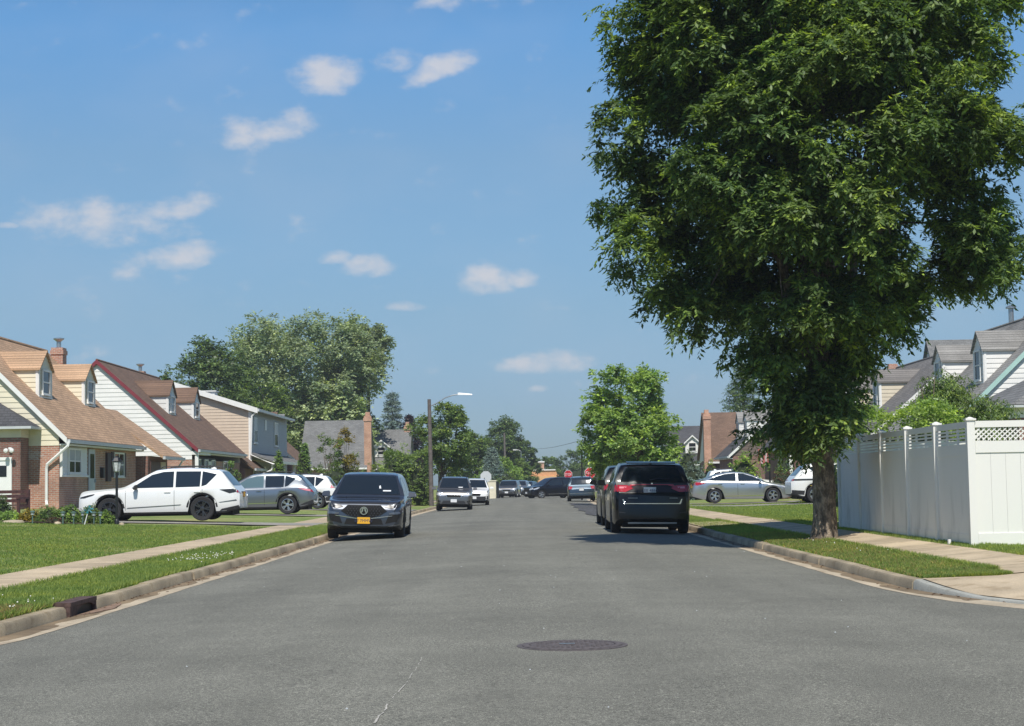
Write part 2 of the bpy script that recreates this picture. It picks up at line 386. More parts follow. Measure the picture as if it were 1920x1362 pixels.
def vinyl():
    m, t, b, N, L = newmat('vinyl_fence_white')
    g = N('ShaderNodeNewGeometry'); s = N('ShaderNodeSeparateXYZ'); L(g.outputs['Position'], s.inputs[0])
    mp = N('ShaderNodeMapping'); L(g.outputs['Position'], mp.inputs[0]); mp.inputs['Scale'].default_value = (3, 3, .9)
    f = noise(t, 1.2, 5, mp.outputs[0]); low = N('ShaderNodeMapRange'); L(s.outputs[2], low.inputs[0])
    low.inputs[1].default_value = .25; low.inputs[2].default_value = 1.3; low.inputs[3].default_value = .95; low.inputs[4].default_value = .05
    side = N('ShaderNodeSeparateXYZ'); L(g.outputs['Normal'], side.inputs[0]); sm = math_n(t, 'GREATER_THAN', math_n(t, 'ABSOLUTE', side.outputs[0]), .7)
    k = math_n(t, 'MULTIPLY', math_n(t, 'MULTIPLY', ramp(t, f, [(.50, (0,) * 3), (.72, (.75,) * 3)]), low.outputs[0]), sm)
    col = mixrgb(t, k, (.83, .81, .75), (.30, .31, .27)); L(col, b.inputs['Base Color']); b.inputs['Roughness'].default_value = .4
    return m
M['vinyl'] = vinyl()
M['rust'] = plain('rusty_iron', (.085, .05, .042), .8, var=.5, scale=14)
M['iron'] = plain('manhole_iron', (.105, .090, .088), .75, 0, var=.4, scale=30)
M['pole'] = plain('weathered_pole', (.13, .11, .10), .8, var=.3, scale=6)
M['black_metal'] = plain('black_metal', (.015, .015, .016), .4, var=0)
M['crack'] = plain('crack_sealer', (.45, .43, .38), .9, var=.3, scale=30)
M['soil'] = plain('garden_soil', (.09, .06, .045), .95, var=.4, scale=12)
M['green_metal'] = plain('green_path_light', (.09, .15, .125), .5, var=.15)
M['teal'] = plain('teal_plastic', (.03, .20, .24), .35, var=.1)
M['wood_bench'] = plain('bench_wood', (.09, .04, .035), .6, var=.3, scale=10)
M['sign_red'] = plain('stop_sign_red', (.60, .03, .04), .4, var=.05)
M['sign_white'] = plain('sign_white', (.80, .80, .78), .4, var=.03)
M['sign_back'] = plain('sign_bare_aluminium', (.62, .64, .64), .45, .1, var=.05)
M['yellow'] = plain('yellow_cloth', (.72, .70, .03), .7, var=.15, scale=6)
M['orange_wall'] = plain('orange_stucco', (.72, .42, .19), .85, var=.1)
M['cream_wall'] = plain('cream_wall', (.78, .72, .55), .8, var=.08)
# vehicles
def paint(key, c, metal=.5, rough=.3): M[key] = plain('paint_' + key, c, rough, metal, var=0, coat=1)
paint('charcoal', (.060, .068, .085), .6, .34); paint('white_paint', (.80, .80, .78), 0, .35); paint('gunmetal', (.22, .24, .26), .75, .28); paint('silver', (.46, .48, .49), .8, .28)
paint('graphite', (.14, .135, .13), .6); paint('charcoal_light', (.16, .17, .19), .6); paint('black', (.002, .002, .0025), 0, .35); paint('navy', (.05, .075, .10), .6); paint('midnight', (.008, .010, .018), .3)
M['glass'] = plain('car_glass', (.012, .018, .024), .03, var=0, spec=.9)
M['glass_teal'] = plain('car_glass_light', (.10, .16, .18), .04, var=0, spec=.9)
M['plastic'] = plain('black_plastic', (.022, .022, .024), .55, var=.1)
M['under'] = plain('underbody', (.008, .008, .008), .9, var=0)
M['tyre'] = plain('tyre_rubber', (.022, .022, .023), .85, var=.15, scale=20)
M['rim'] = plain('alloy_rim', (.55, .56, .57), .28, .9, var=0)
M['rim_dark'] = plain('dark_alloy_rim', (.07, .07, .075), .3, .7, var=0)
M['chrome'] = plain('chrome', (.75, .76, .78), .12, 1, var=0)
M['lamp'] = plain('headlight_lens', (.55, .58, .62), .08, .2, var=0, coat=1)
M['lamp_dark'] = plain('smoked_lens', (.03, .032, .036), .3, 0, var=0, spec=.3)
M['red'] = plain('tail_light_red', (.42, .01, .02), .15, 0, var=0, coat=1)
M['red_pink'] = plain('tail_light_inner', (.75, .25, .28), .15, 0, var=0, coat=1)
M['plate_w'] = plain('number_plate_white', (.75, .76, .76), .4, var=0)
M['plate_y'] = plain('number_plate_gold', (.80, .42, .03), .4, var=0)
M['ink'] = plain('plate_ink', (.03, .04, .10), .5, var=0)

# ------------------------------------------------------------------ the street
KL, KR = -4.75, 4.65                      # kerb lines near the camera
def xo(y):                                 # the street drifts to the right in the distance
    return 0.00023 * max(0.0, y - 60.0) ** 2
def gz(x, y):
    """ground height off the road"""
    a = x - xo(y)
    if a < 0: t = [(4.75, .13), (6.1, .15), (7.3, .17), (9.5, .25), (14, .40), (18, .68), (60, .8)]; a = -a
    else: t = [(4.65, .13), (5.9, .17), (7.2, .27), (9, .22), (14, .30), (18, .5), (60, .7)]
    return float(np.interp(a, [p[0] for p in t], [p[1] for p in t]))
def rz_(x, y):
    """road height"""
    a = x - xo(y); c = .11 * max(0.0, 1 - (a / 4.7) ** 2)
    k = max(0.0, min(1.0, (y - 9.0) / 9.0)); k = k * k * (3 - 2 * k); return c * k + (1 - k) * (c * .5 + .03 * 1)
def corner(side, y):
    """x of the kerb line near the crossing at the camera's end"""
    if side < 0: y0, R = 16.2, 7.0; base = KL
    else: y0, R = 21.3, 11.0; base = KR
    if y >= y0: return base + xo(y)
    d = min(y0 - y, R * .999); off = R - math.sqrt(R * R - d * d)
    return base + side * off
YEND = 262.0
# asphalt
mb = MB()
ys = list(np.arange(-14, 6, 2)) + list(np.arange(6, 24, .5)) + list(np.arange(24, YEND + 1, 4))
xs = [-4.75 + 9.4 * i / 28 for i in range(29)]
rows = []
for y in ys:
    wide = y < 23
    r = []
    xl = ([-70, -40, -20, -12, -8] if wide else []); xr = ([8, 12, 20, 40, 70] if wide else [])
    r = [mb.vert((x, y, rz_(4.7, y) )) for x in xl] if wide else []
    r += [mb.vert((x + xo(y), y, rz_(x + xo(y), y))) for x in xs]
    if wide: r += [mb.vert((x, y, rz_(4.7, y))) for x in xr]
    rows.append((r, wide))
for (a, wa), (b, wb) in zip(rows, rows[1:]):
    if wa and not wb: a = a[5:-5]
    for i in range(len(a) - 1): mb.idx([a[i], a[i+1], b[i+1], b[i]])
# far cross street
FC0, FC1 = 139.0, 147.5
mb.face([(-80, FC0 - .5, .02), (-4.7 + xo(FC0), FC0 - .5, .02), (-4.7 + xo(FC1), FC1 + .5, .02), (-80, FC1 + .5, .02)])
mb.face([(4.6 + xo(FC0), FC0 - .5, .02), (80, FC0 - .5, .02), (80, FC1 + .5, .02), (4.6 + xo(FC1), FC1 + .5, .02)])
mb.face([(-80, YEND, .01), (120, YEND, .01), (120, YEND + 9, .01), (-80, YEND + 9, .01)])
road = mb.build('road', M['asphalt'], smooth=60); tag(road, kind='structure')
for f in road.data.polygons:
    pass
# darker patch
mb = MB(); pts = [(W(1083, 950, 1), 0)]
def patch(poly, name, mat, dz=.006):
    mb = MB(); mb.face([(x, y, rz_(x, y) + dz) for x, y in poly]); o = mb.build(name, mat, recalc=False); tag(o, kind='structure'); return o
mb = MB()
for i in range(14):
    y0, y1 = 62 + i * 3.2, 62 + (i + 1) * 3.2
    l0, l1 = 2.9 + .12 * math.sin(i * 2.1) + (.9 if i < 1 else 0), 2.9 + .12 * math.sin((i + 1) * 2.1)
    mb.face([(l0 + xo(y0), y0, rz_(l0 + xo(y0), y0) + .02), (4.2 + xo(y0), y0, rz_(4.2 + xo(y0), y0) + .012), (4.2 + xo(y1), y1, rz_(4.2 + xo(y1), y1) + .012), (l1 + xo(y1), y1, rz_(l1 + xo(y1), y1) + .02)])
tag(mb.build('road_patch', M['asphalt_dark'], recalc=False), kind='structure')
# pale crack
mb = MB(); rr = random.Random(3); y = 7.2; x = -.86; pa = []
while y < 12.6:
    pa.append((x, y, .012 + .004 * rr.random() if 0 else .002 + .008 * rr.random() * max(0, 1 - (y - 8) / 4.0))); y += .07; x += .0024 + rr.uniform(-.008, .008)
for (x0, y0, w0), (x1, y1, w1) in zip(pa, pa[1:]):
    if rr.random() < .38: continue
    mb.face([(x0 - w0, y0, rz_(x0, y0) + .005), (x0 + w0, y0, rz_(x0, y0) + .005), (x1 + w1, y1, rz_(x1, y1) + .005), (x1 - w1, y1, rz_(x1, y1) + .005)])
tag(mb.build('road_crack', M['crack'], recalc=False), kind='structure')

# ground beyond everything
mb = MB(); R_ = 3000
mb.face([(-R_, -R_, -.12), (R_, -R_, -.12), (R_, R_, -.12), (-R_, R_, -.12)])
tag(mb.build('ground', M['grass_far'], recalc=False), kind='structure')

# verges and lawns: one raised sheet each side, cut at the crossings
def lawn(side, y0, y1, name, step=1.0):
    prof = [0, .12, .5, 1.2, 1.8, 2.6, 3.6, 5, 7, 9, 11, 13.5, 18, 26, 40, 60]
    mb = MB(); rows = []; n = int((y1 - y0) / step); 
    for i in range(n + 1):
        y = y0 + (y1 - y0) * i / n; kx = corner(side, y); r = []
        for j, p in enumerate(prof):
            x = kx + side * (.14 + p)
            base = (KL if side < 0 else KR) + xo(y)
            z = gz(x if (x - base) * side > 0 else base, y)
            z += (.012 * math.sin(x * 2.1 + y * .9) + .010 * math.sin(y * 1.7 - x)) * min(1, p / 1.0)
            if j == 0: z -= .0
            r.append(mb.vert((x, y, z)))
        rows.append(r)
    for a, b in zip(rows, rows[1:]):
        for i in range(len(a) - 1): mb.idx([a[i], a[i+1], b[i+1], b[i]])
    for r in (rows[0], rows[-1]):
        lo = [mb.vert((mb.v[i][0], mb.v[i][1], -.1)) for i in r]
        for i in range(len(r) - 1): mb.idx([r[i], r[i+1], lo[i+1], lo[i]])
    o = mb.build(name, M['grass'], smooth=50, recalc=False); tag(o, kind='structure'); return o
lawn(-1, 12.0, FC0 - 4, 'lawn'); lawn(-1, FC1 + 4, YEND - 4, 'lawn', 4)
lawn(1, 20.35, FC0 - 4, 'lawn'); lawn(1, FC1 + 4, YEND - 4, 'lawn', 4)
mb = MB(); mb.face([(-90, YEND + 9.2, .1), (130, YEND + 9.2, .1), (130, 420, .1), (-90, 420, .1)]); tag(mb.build('lawn', M['grass'], recalc=False), kind='structure')

# kerbs: segments with joints; gutter strip; silt
def kerb(side, y0, y1, name, mat, gap=None, h=.13, seg=3.0):
    mb = MB(); y = y0; k = 0
    while y < y1 - .01:
        ye = min(y + seg, y1)
        if gap and y < gap[1] and ye > gap[0]:
            if y < gap[0] - .01: ye = gap[0]
            else: y = gap[1]; continue
        dz = .006 * math.sin(k * 1.9); dx = .012 * math.sin(k * 2.7); hh = h + dz
        sub = max(1, int((ye - y) / .75)); prev = None
        for i in range(sub + 1):
            yy = y + .006 + (ye - y - .012) * i / sub; kx = corner(side, yy) + dx
            e = .35 if True else 0
            rzv = rz_(kx, yy)
            hv = (hh if h > .1 else h + .098 * max(0, min(1, (yy - 18.9) / 1.5)));  hh_ = hh; hh = hv; sec = [(kx, -.08), (kx + side * .012, rzv + hh - .03), (kx + side * .035, rzv + hh), (kx + side * .155, rzv + hh + .006), (kx + side * .165, rzv + hh - .02), (kx + side * .17, -.08)]; hh = hh_
            ring = [mb.vert((a, yy, b)) for a, b in sec]
            if prev:
                for q in range(6): mb.idx([prev[q], prev[(q+1) % 6], ring[(q+1) % 6], ring[q]])
            else: mb.idx(ring[::-1])
            prev = ring
        mb.idx(prev); y = ye; k += 1
    o = mb.build(name, mat, smooth=35); tag(o, kind='structure'); return o
DR = (18.2, 19.35)   # storm drain gap
kerb(-1, 10, FC0 - 4, 'kerb', M['curb'], gap=DR)
kerb(-1, FC1 + 4, YEND - 4, 'kerb', M['curb']); kerb(1, FC1 + 4, YEND - 4, 'kerb', M['curb'])
kerb(1, 20.4, FC0 - 4, 'kerb', M['curb']); kerb(1, 11.2, 20.4, 'kerb', M['curb_new'], h=.035)
def strip(side, y0, y1, a0, a1, name, mat, dz, wob=0, step=.5, tl=0):
    mb = MB(); prev = None; y = y0; rr = random.Random(5)
    while y <= y1 + .001:
        kx = corner(side, y); w = rr.uniform(-wob, wob)
        xa, xb = kx - side * a0, kx - side * (a1 + w)
        cur = (mb.vert((xa, y, rz_(xa, y) + dz + .010)), mb.vert((xb, y, rz_(xb, y) + dz)))
        if prev: mb.idx([prev[0], prev[1], cur[1], cur[0]])
        prev = cur; y += step
    o = mb.build(name, mat, recalc=False); tag(o, kind='structure'); return o
for s_, y0_ in ((-1, 10.5), (1, 14.5)):
    strip(s_, y0_, 134, 0, .31, 'gutter', M['gutter'], .004, .012)
    strip(s_, y0_ + 4, 70, 0, .17, 'gutter_silt', M['silt'], .009, .05)

# sidewalks
def walk(side, y0, y1, a0, a1, name='sidewalk', mat='sidewalk', dz=.02, step=1.0):
    mb = MB(); prev = None; n = int((y1 - y0) / step)
    for i in range(n + 1):
        y = y0 + (y1 - y0) * i / n; b = (KL if side < 0 else KR) + xo(y); cur = []
        for k in range(4):
            x = b + side * (a0 + (a1 - a0) * k / 3); cur.append(mb.vert((x, y, gz(x, y) + dz)))
        if prev:
            for k in range(3): mb.idx([prev[k], prev[k+1], cur[k+1], cur[k]])
        prev = cur
    o = mb.build(name, M[mat], recalc=False); tag(o, kind='structure'); return o
walk(-1, 12, FC0 - 4, 1.38, 2.55); walk(1, 20.35, FC0 - 4, 1.20, 2.22)
walk(-1, FC1 + 4, YEND - 6, 1.35, 2.55); walk(1, FC1 + 4, YEND - 6, 1.25, 2.4)
# corner apron at the right
mb = MB()
prev = None
for y in np.linspace(20.36, 12.0, 34):
    k0 = corner(1, y) + .12; xr = 19.0
    if k0 > 18.5: break
    row = []
    for q in range(9):
        x = k0 + (xr - k0) * (q / 8) ** 2; za = .048 + .24 * min(1, (x - k0) / 2.4) ** .8; zb = .148 + .02 * min(1, (x - k0)); w_ = max(0, min(1, (y - 18.9) / 1.46)); row.append(mb.vert((x, y, max(za, za * (1 - w_) + zb * w_))))
    if prev:
        for q in range(8): mb.idx([prev[q], prev[q+1], row[q+1], row[q]])
    prev = row
o = mb.build('sidewalk', M['apron'], recalc=False); tag(o, kind='structure')
# driveways: from the kerb up to the houses
def drive(side, y, w, a1=13.0, mat='drive', a0=.16):
    mb = MB(); b = (KL if side < 0 else KR) + xo(y); prev = None
    for k in range(14):
        a = a0 + (a1 - a0) * k / 13; x = b + side * a; fl = .9 * max(0, 1 - a / 1.4)
        cur = [mb.vert((x, y - w / 2 - fl, gz(x, y) + .028)), mb.vert((x, y + w / 2 + fl, gz(x, y) + .028))]
        if prev: mb.idx([prev[0], prev[1], cur[1], cur[0]])
        prev = cur
    o = mb.build('driveway', M[mat], recalc=False); tag(o, kind='structure')
for y_, m_ in ((54.2, 'drive'), (68.4, 'drive'), (82, 'drive'), (104, 'drive'), (126, 'drive')): drive(-1, y_, 3.0, mat=m_)
for y_ in (46.5, 72.2, 79.2, 100, 122): drive(1, y_, 3.0, mat='apron' if y_ < 50 else 'drive', a1=(2.4 if y_ < 50 else 13))
# ------------------------------------------------------------------ foliage
def _norm(a): return a / np.maximum(np.linalg.norm(a, axis=-1, keepdims=True), 1e-9)
def leaves(centres, outward, per, spread, leaf, width, rng, droop=.5, twig=6, flat=.6, up=1.0):
    """leaf sprays: every centre gets `twig` twigs of leaves; returns verts, faces, rnd"""
    n = len(centres); per_t = max(1, per // twig)
    d = rng.normal(size=(n, twig, 3)); d[..., 2] = d[..., 2] * flat + .15
    d = _norm(_norm(d) + outward[:, None, :] * .75)
    L = spread * rng.uniform(.6, 1.25, size=(n, twig, 1))
    t = (np.arange(per_t) + .5) / per_t
    t = t[None, None, :, None] + rng.uniform(-.5, .5, size=(n, twig, per_t, 1)) / per_t
    P = centres[:, None, None, :] + rng.normal(size=(n, twig, 1, 3)) * spread * .22 + d[:, :, None, :] * L[..., None] * t
    P[..., 2] -= (droop * spread * t ** 2)[..., 0]
    side = _norm(np.cross(d, np.array([0, 0, 1.0])))[:, :, None, :]
    sg = np.where(np.arange(per_t) % 2 == 0, 1.0, -1.0)[None, None, :, None]
    a = d[:, :, None, :] * .55 + side * sg * .8 + rng.normal(size=P.shape) * .35; a[..., 2] -= droop * .9; a = _norm(a)
    nn = outward[:, None, None, :] * .55 + rng.normal(size=P.shape) * .45; nn[..., 2] += up
    w = _norm(np.cross(nn, a)); nrm = np.cross(a, w)
    s = leaf * rng.uniform(.7, 1.3, size=P.shape[:-1] + (1,)); ww = w * s * width * .5
    v0 = P; v2 = P + a * s; mid = P + a * s * .45 - nrm * s * .06
    V = np.stack([v0, mid - ww, v2, mid + ww], axis=-2).reshape(-1, 3)
    nf = len(V) // 4; Fa = np.arange(nf * 4).reshape(nf, 4)
    cl = rng.uniform(-.26, .26, size=(n, 1, 1)); rnd = np.clip(rng.beta(2.2, 2.6, size=(n, twig, per_t)) + cl, 0, 1).reshape(-1)
    return V, Fa, rnd

def lobes_env(env, nl, rng, zlo, zhi, surf=.5, zpow=1.0):
    """lobe centres inside an envelope env(theta, z) -> (cx, cy, radius)"""
    out = []
    while len(out) < nl:
        z = zlo + (zhi - zlo) * rng.uniform() ** zpow; th = rng.uniform(0, 2 * math.pi)
        cx, cy, r = env(th, z)
        if rng.uniform() > (r / env.rmax) ** 1.3 + .05: continue
        q = rng.uniform() ** surf * r
        out.append((cx + q * math.cos(th), cy + q * math.sin(th), z, max(r, .3)))
    return np.array(out)

def crown(lobes, lobe_r, per_lobe, axis_fn, rng, squash=.8):
    """cluster centres gathered into lobes; outward directions from the crown's axis"""
    L = lobes[:, :3]; rr = lobe_r * rng.uniform(.65, 1.25, size=len(L))
    d = _norm(rng.normal(size=(len(L), per_lobe, 3))); q = rng.uniform(size=(len(L), per_lobe, 1)) ** .45
    C = L[:, None, :] + d * q * rr[:, None, None] * np.array([1, 1, squash]); C = C.reshape(-1, 3)
    d = d.reshape(-1, 3)
    ax = axis_fn(C); o = _norm(_norm(C - ax) * .8 + d * .6)
    return C, o

def branch_mesh(mb, p0, p1, r0, r1, rng, bend=.12, n=6, sides=7, droop=0):
    p0, p1 = Vector(p0), Vector(p1); L = (p1 - p0).length
    off = Vector(rng.normal(size=3) * bend * L); pts = []; rs = []
    for i in range(n + 1):
        t = i / n; p = p0.lerp(p1, t) + off * math.sin(math.pi * t) + Vector((0, 0, 1)) * (L * .12 * math.sin(math.pi * t))
        pts.append(p); rs.append(r0 + (r1 - r0) * t ** .8)
    mb.tube(pts, rs, sides)
    return pts

def trunk_mesh(name, h, r, parent, mat, flare=1.35, lean=(0, 0), n=14, sides=20, rng=None):
    mb = MB(); pts = []; rs = []
    for i in range(n + 1):
        t = i / n; z = -.15 + (h + .15) * t
        pts.append((lean[0] * t + .02 * math.sin(5 * t), lean[1] * t + .02 * math.sin(4 * t + 1), z))
        f = 1 + (flare - 1) * math.exp(-max(0, z) / (.35 * r * 4)) if True else 1
        rs.append(r * f * (1 - .12 * t))
    mb.tube(pts, rs, sides)
    mb.v = [(x + .018 * r / .2 * math.sin(3 * math.atan2(y, x) + z * 2) * .6 + .010 * math.sin(z * 23 + x * 40), y + .012 * math.sin(7 * math.atan2(y, x) + z * 5), z) for x, y, z in mb.v]
    return mb.build(name, mat, parent, smooth=179)

def make_tree(name, label, x, y, z0, trunk_h, trunk_r, env, zlo, zhi, nl, lobe_r, per_lobe, per_cluster, spread, leaf, width, leafm,
              cat='tree', bark='bark', droop=.5, seed=1, limbs=None, surf=.5, squash=.8, group=None, twig=6, flat=.6, lean=(0, 0), zpow=1.0, extra=None, up=1.0, gaps=None):
    rng = np.random.default_rng(seed)
    root = empty(name, (x, y, z0), 0, label, cat, group)
    trunk_mesh('trunk', trunk_h, trunk_r, root, M[bark], lean=lean)
    lb = lobes_env(env, nl, rng, zlo, zhi, surf, zpow)
    if extra is not None: lb = np.vstack([lb, np.array(extra)])
    ctr = np.array([lb[:, 0].mean(), lb[:, 1].mean()])
    def axis(C):
        A = C.copy(); A[:, 0] = ctr[0]; A[:, 1] = ctr[1]; A[:, 2] = zlo + (C[:, 2] - zlo) * .75; return A
    C, o = crown(lb, lobe_r, per_lobe, axis, rng, squash)
    for gx, gz__, gr in (gaps or []):
        k = (C[:, 0] - gx) ** 2 + (C[:, 2] - gz__) ** 2 > gr * gr * (.5 + rng.uniform(size=len(C))); C, o = C[k], o[k]
    V, Fa, rnd = leaves(C, o, per_cluster, spread, leaf, width, rng, droop, twig, flat, up)
    np_mesh('crown', V, Fa, M[leafm], root, rnd)
    # limbs reach for the lobes
    mb = MB(); top = Vector((lean[0], lean[1], trunk_h)); k = limbs or min(14, nl)
    sel = lb[rng.permutation(len(lb))[:k]]
    mains = []
    for i in range(5):
        th = 2 * math.pi * (i + .3) / 5; zt = trunk_h + (zhi - trunk_h) * .5; cx, cy, r = env(th, min(max(zt, zlo), zhi))
        e = Vector((cx + r * .42 * math.cos(th), cy + r * .42 * math.sin(th), zt)); mains.append(branch_mesh(mb, top - Vector((0, 0, .25 * trunk_r)), e, trunk_r * .55, trunk_r * .16, rng, .06))
    for s in sel:
        e = Vector(s[:3]); m = min(mains, key=lambda q: (q[-1] - e).length); b = m[int(rng.integers(2, 6))]
        branch_mesh(mb, b, e, trunk_r * .2, trunk_r * .04, rng, .08, 5, 5)
    mb.build('limbs', M[bark], root, smooth=179)
    return root

def env_profile(prof, shift=None, wob=.12, seed=0, yscale=1.0):
    """prof: list of (z, half width); returns env with some angular wobble"""
    zs = [p[0] for p in prof]; rs = [p[1] for p in prof]; ph = np.random.default_rng(seed).uniform(0, 6.28, 4)
    def env(th, z):
        r = float(np.interp(z, zs, rs)) * (1 + wob * math.sin(2 * th + ph[0] + z * .6) + wob * .7 * math.sin(3 * th + ph[1] - z * .9))
        s = (0, 0) if shift is None else shift(z); return s[0], s[1], r
    env.rmax = max(rs); return env

# the big street tree at the right ------------------------------------------------
BT = W(1545, 1008, 33.0); BTz = gz(BT.x, BT.y); bx, by = BT.x, BT.y
# outline measured from the photograph in metres: (z above ground, left extent, right extent)
_pr = [(1.5, -.85, .75), (2.0, -1.1, .85), (2.7, -1.4, 1.0), (3.4, -2.1, 1.2), (4.1, -2.75, 1.75), (4.7, -3.4, 2.7), (5.2, -3.65, 3.4), (5.7, -3.95, 3.9),
       (6.6, -3.85, 4.1), (7.1, -3.65, 4.2), (8.0, -4.2, 4.3), (8.6, -3.9, 4.3), (9.2, -3.75, 4.2), (10.5, -3.95, 4.0), (11.5, -3.6, 3.6), (12.6, -2.2, 2.4), (13.3, -1.0, 1.1)]
def bt_env(th, z):
    zs = [p[0] for p in _pr]; l = -float(np.interp(z, zs, [p[1] for p in _pr])); r = float(np.interp(z, zs, [p[2] for p in _pr]))
    c = (r - l) / 2; h = (r + l) / 2
    return c, 0.0, (h - .62) * (1 + .05 * math.sin(3 * th + z * 1.3) + .05 * math.sin(5 * th - z))
bt_env.rmax = 4.3
make_tree('street_tree', 'large leafy street tree on the grass verge in front of the white vinyl fence', bx, by, BTz - .03, 2.6, .215, bt_env, 2.1, 12.9, 235, .72, 28, 78, .31,
          .128, .40, 'leaf_main', seed=4, droop=.65, limbs=60, surf=.40, twig=6, squash=.78, lean=(.03, 0),
          extra=[(-3.65, -.3, 8.0, 1), (-3.3, 0, 10.2, 1), (-3.4, .3, 9.5, 1), (-3.0, -.4, 10.8, 1), (-.8, -.5, 2.2, 1), (-.2, -.8, 2.3, 1), (-.2, .7, 2.2, 1), (-3.6, .1, 6.4, 1), (-3.5, -.5, 5.7, 1), (3.3, -1, 5.3, 1), (-2.8, 0, 4.9, 1)], gaps=[(-2.1, 9.9, .34), (-2.05, 10.5, .36), (1.6, 8.3, .28), (-.6, 8.8, .2), (-2.7, 7.6, .22), (2.5, 6.3, .2)], up=1.3)

# far and middle trees --------------------------------------------------------------
def tree_at(name, label, px, D, top, half, leafm, prof=None, trunk_h=2.0, trunk_r=.2, nl=40, lobe_r=None, leaf=.22, per=26, per_lobe=16, seed=1, group=None, bark='bark_dark', droop=.35, width=.55, z0=None, zlo=.25, wob=.12, surf=.5, cat='tree', squash=.8, spread=None, flat=.6, shift=None, x=None):
    """px: crown centre, top: photo row of the top, half: half width in photo pixels"""
    s = F_PX / D; p = W(px, top, D); X = p.x if x is None else x; g = gz(X, D) if z0 is None else z0
    H = p.z - g; R = half / s
    prof = prof or [(0, .45), (.12, .8), (.35, 1.0), (.6, .95), (.8, .72), (.95, .35), (1, .1)]
    zl = zlo * H; lr = lobe_r or R * .30
    pf = [(zl + (H - lr * .55 - zl) * a, max(.1, (R - lr * .45)) * b) for a, b in prof]
    return make_tree(name, label, X, D, g, trunk_h, trunk_r, env_profile(pf, shift, wob, seed), zl, H - lr * .6, nl, lr, per_lobe, per, spread or lr * .45, leaf, width, leafm, cat=cat, bark=bark, droop=droop, seed=seed, surf=surf * .85, group=group, squash=squash, flat=flat)

G_BACK = 'trees rising behind the houses'
tree_at('broadleaf_tree', 'dark green rounded tree behind the tan house, leftmost of the tall trees', 390, 150, 622, 96, 'leaf_dark', trunk_h=4, trunk_r=.3, nl=60, leaf=.30, per=26, seed=21, group=G_BACK, zlo=.3)
tree_at('broadleaf_tree', 'huge grey green flat topped tree towering over the left houses', 562, 172, 590, 158, 'leaf_silver', trunk_h=5, trunk_r=.45, nl=190, lobe_r=1.6, leaf=.32, per=26, per_lobe=18, seed=22, group=G_BACK,
        prof=[(0, .55), (.15, .85), (.4, .96), (.75, 1.0), (.9, .9), (1, .7)], zlo=.30, shift=lambda z: (max(0, (z - 9)) * .10, 0), wob=.06)
tree_at('broadleaf_tree', 'grey green tree top leaning out at the right of the huge flat topped tree', 690, 173, 604, 48, 'leaf_silver', trunk_h=11.5, trunk_r=.18, nl=26, lobe_r=.9, leaf=.30, seed=29, group=G_BACK, zlo=.74, prof=[(0, .5), (.4, .9), (.8, 1), (1, .6)])
tree_at('broadleaf_tree', 'mid green tree whose foliage reaches down to the tall red brick chimney', 668, 176, 688, 42, 'leaf_mid', trunk_h=3, trunk_r=.25, nl=40, leaf=.28, seed=23, group=G_BACK, zlo=.15)
tree_at('broadleaf_tree', 'pale silver leaved tree behind the ridge of the large grey roof', 618, 167, 700, 86, 'leaf_pale', trunk_h=3, trunk_r=.25, nl=60, leaf=.34, per=22, seed=24, group=G_BACK, zlo=.2, width=.7)
tree_at('broadleaf_tree', 'green bushy tree behind the white roof vent of the tan house', 488, 158, 682, 66, 'leaf_mid', trunk_h=3, trunk_r=.25, nl=46, leaf=.28, seed=25, group=G_BACK, zlo=.2)
tree_at('broadleaf_tree', 'low green tree peeping over the brown roof left of the tan house', 312, 146, 694, 20, 'leaf_mid', trunk_h=3, trunk_r=.15, nl=18, leaf=.26, seed=31, group=G_BACK, zlo=.3)
tree_at('purple_tree', 'dark purple leaved tree between the blue spruce and the street lamp', 772, 196, 776, 34, 'leaf_purple', trunk_h=2, trunk_r=.2, nl=34, leaf=.25, seed=26)
tree_at('street_tree', 'leafy street tree growing directly behind the street lamp pole', 832, 124, 748, 66, 'leaf_mid', trunk_h=1.9, trunk_r=.26, nl=46, lobe_r=.65, leaf=.20, per=26, seed=27, zlo=.28, wob=.2, prof=[(0, .55), (.25, 1), (.5, .95), (.75, .7), (1, .35)], x=W(828, 900, 124).x)
tree_at('broadleaf_tree', 'dark rounded tree with a flat top right of the street lamp', 942, 232, 781, 50, 'leaf_dark', trunk_h=3, trunk_r=.3, nl=60, leaf=.30, seed=28, zlo=.2)
tree_at('broadleaf_tree', 'narrow dark tree sloping down beside the flat topped dark tree', 985, 250, 824, 26, 'leaf_dark', trunk_h=2, trunk_r=.2, nl=26, leaf=.3, seed=32, zlo=.15)
tree_at('broadleaf_tree', 'mid green tree between the lamp tree and the leaning utility pole', 893, 205, 806, 36, 'leaf_mid', trunk_h=2, trunk_r=.2, nl=36, leaf=.3, seed=33, zlo=.15)
tree_at('broadleaf_tree', 'bright bushy round tree behind the bare backed stop sign', 936, 196, 853, 40, 'leaf_bright', trunk_h=1, trunk_r=.12, nl=34, leaf=.22, seed=34, zlo=.1)
tree_at('broadleaf_tree', 'olive bushy tree beside the orange building', 975, 212, 858, 28, 'leaf_mid', trunk_h=1, trunk_r=.12, nl=28, leaf=.24, seed=35, zlo=.1)
tree_at('street_tree', 'bright green full street tree standing behind the black parked cars', 1182, 96, 674, 92, 'leaf_bright', trunk_h=1.8, trunk_r=.22, nl=80, lobe_r=.72, leaf=.21, per=30, per_lobe=18, seed=36, zlo=.18, prof=[(0, .6), (.2, .9), (.5, 1.0), (.75, .85), (.92, .6), (1, .35)], wob=.1, bark='bark')
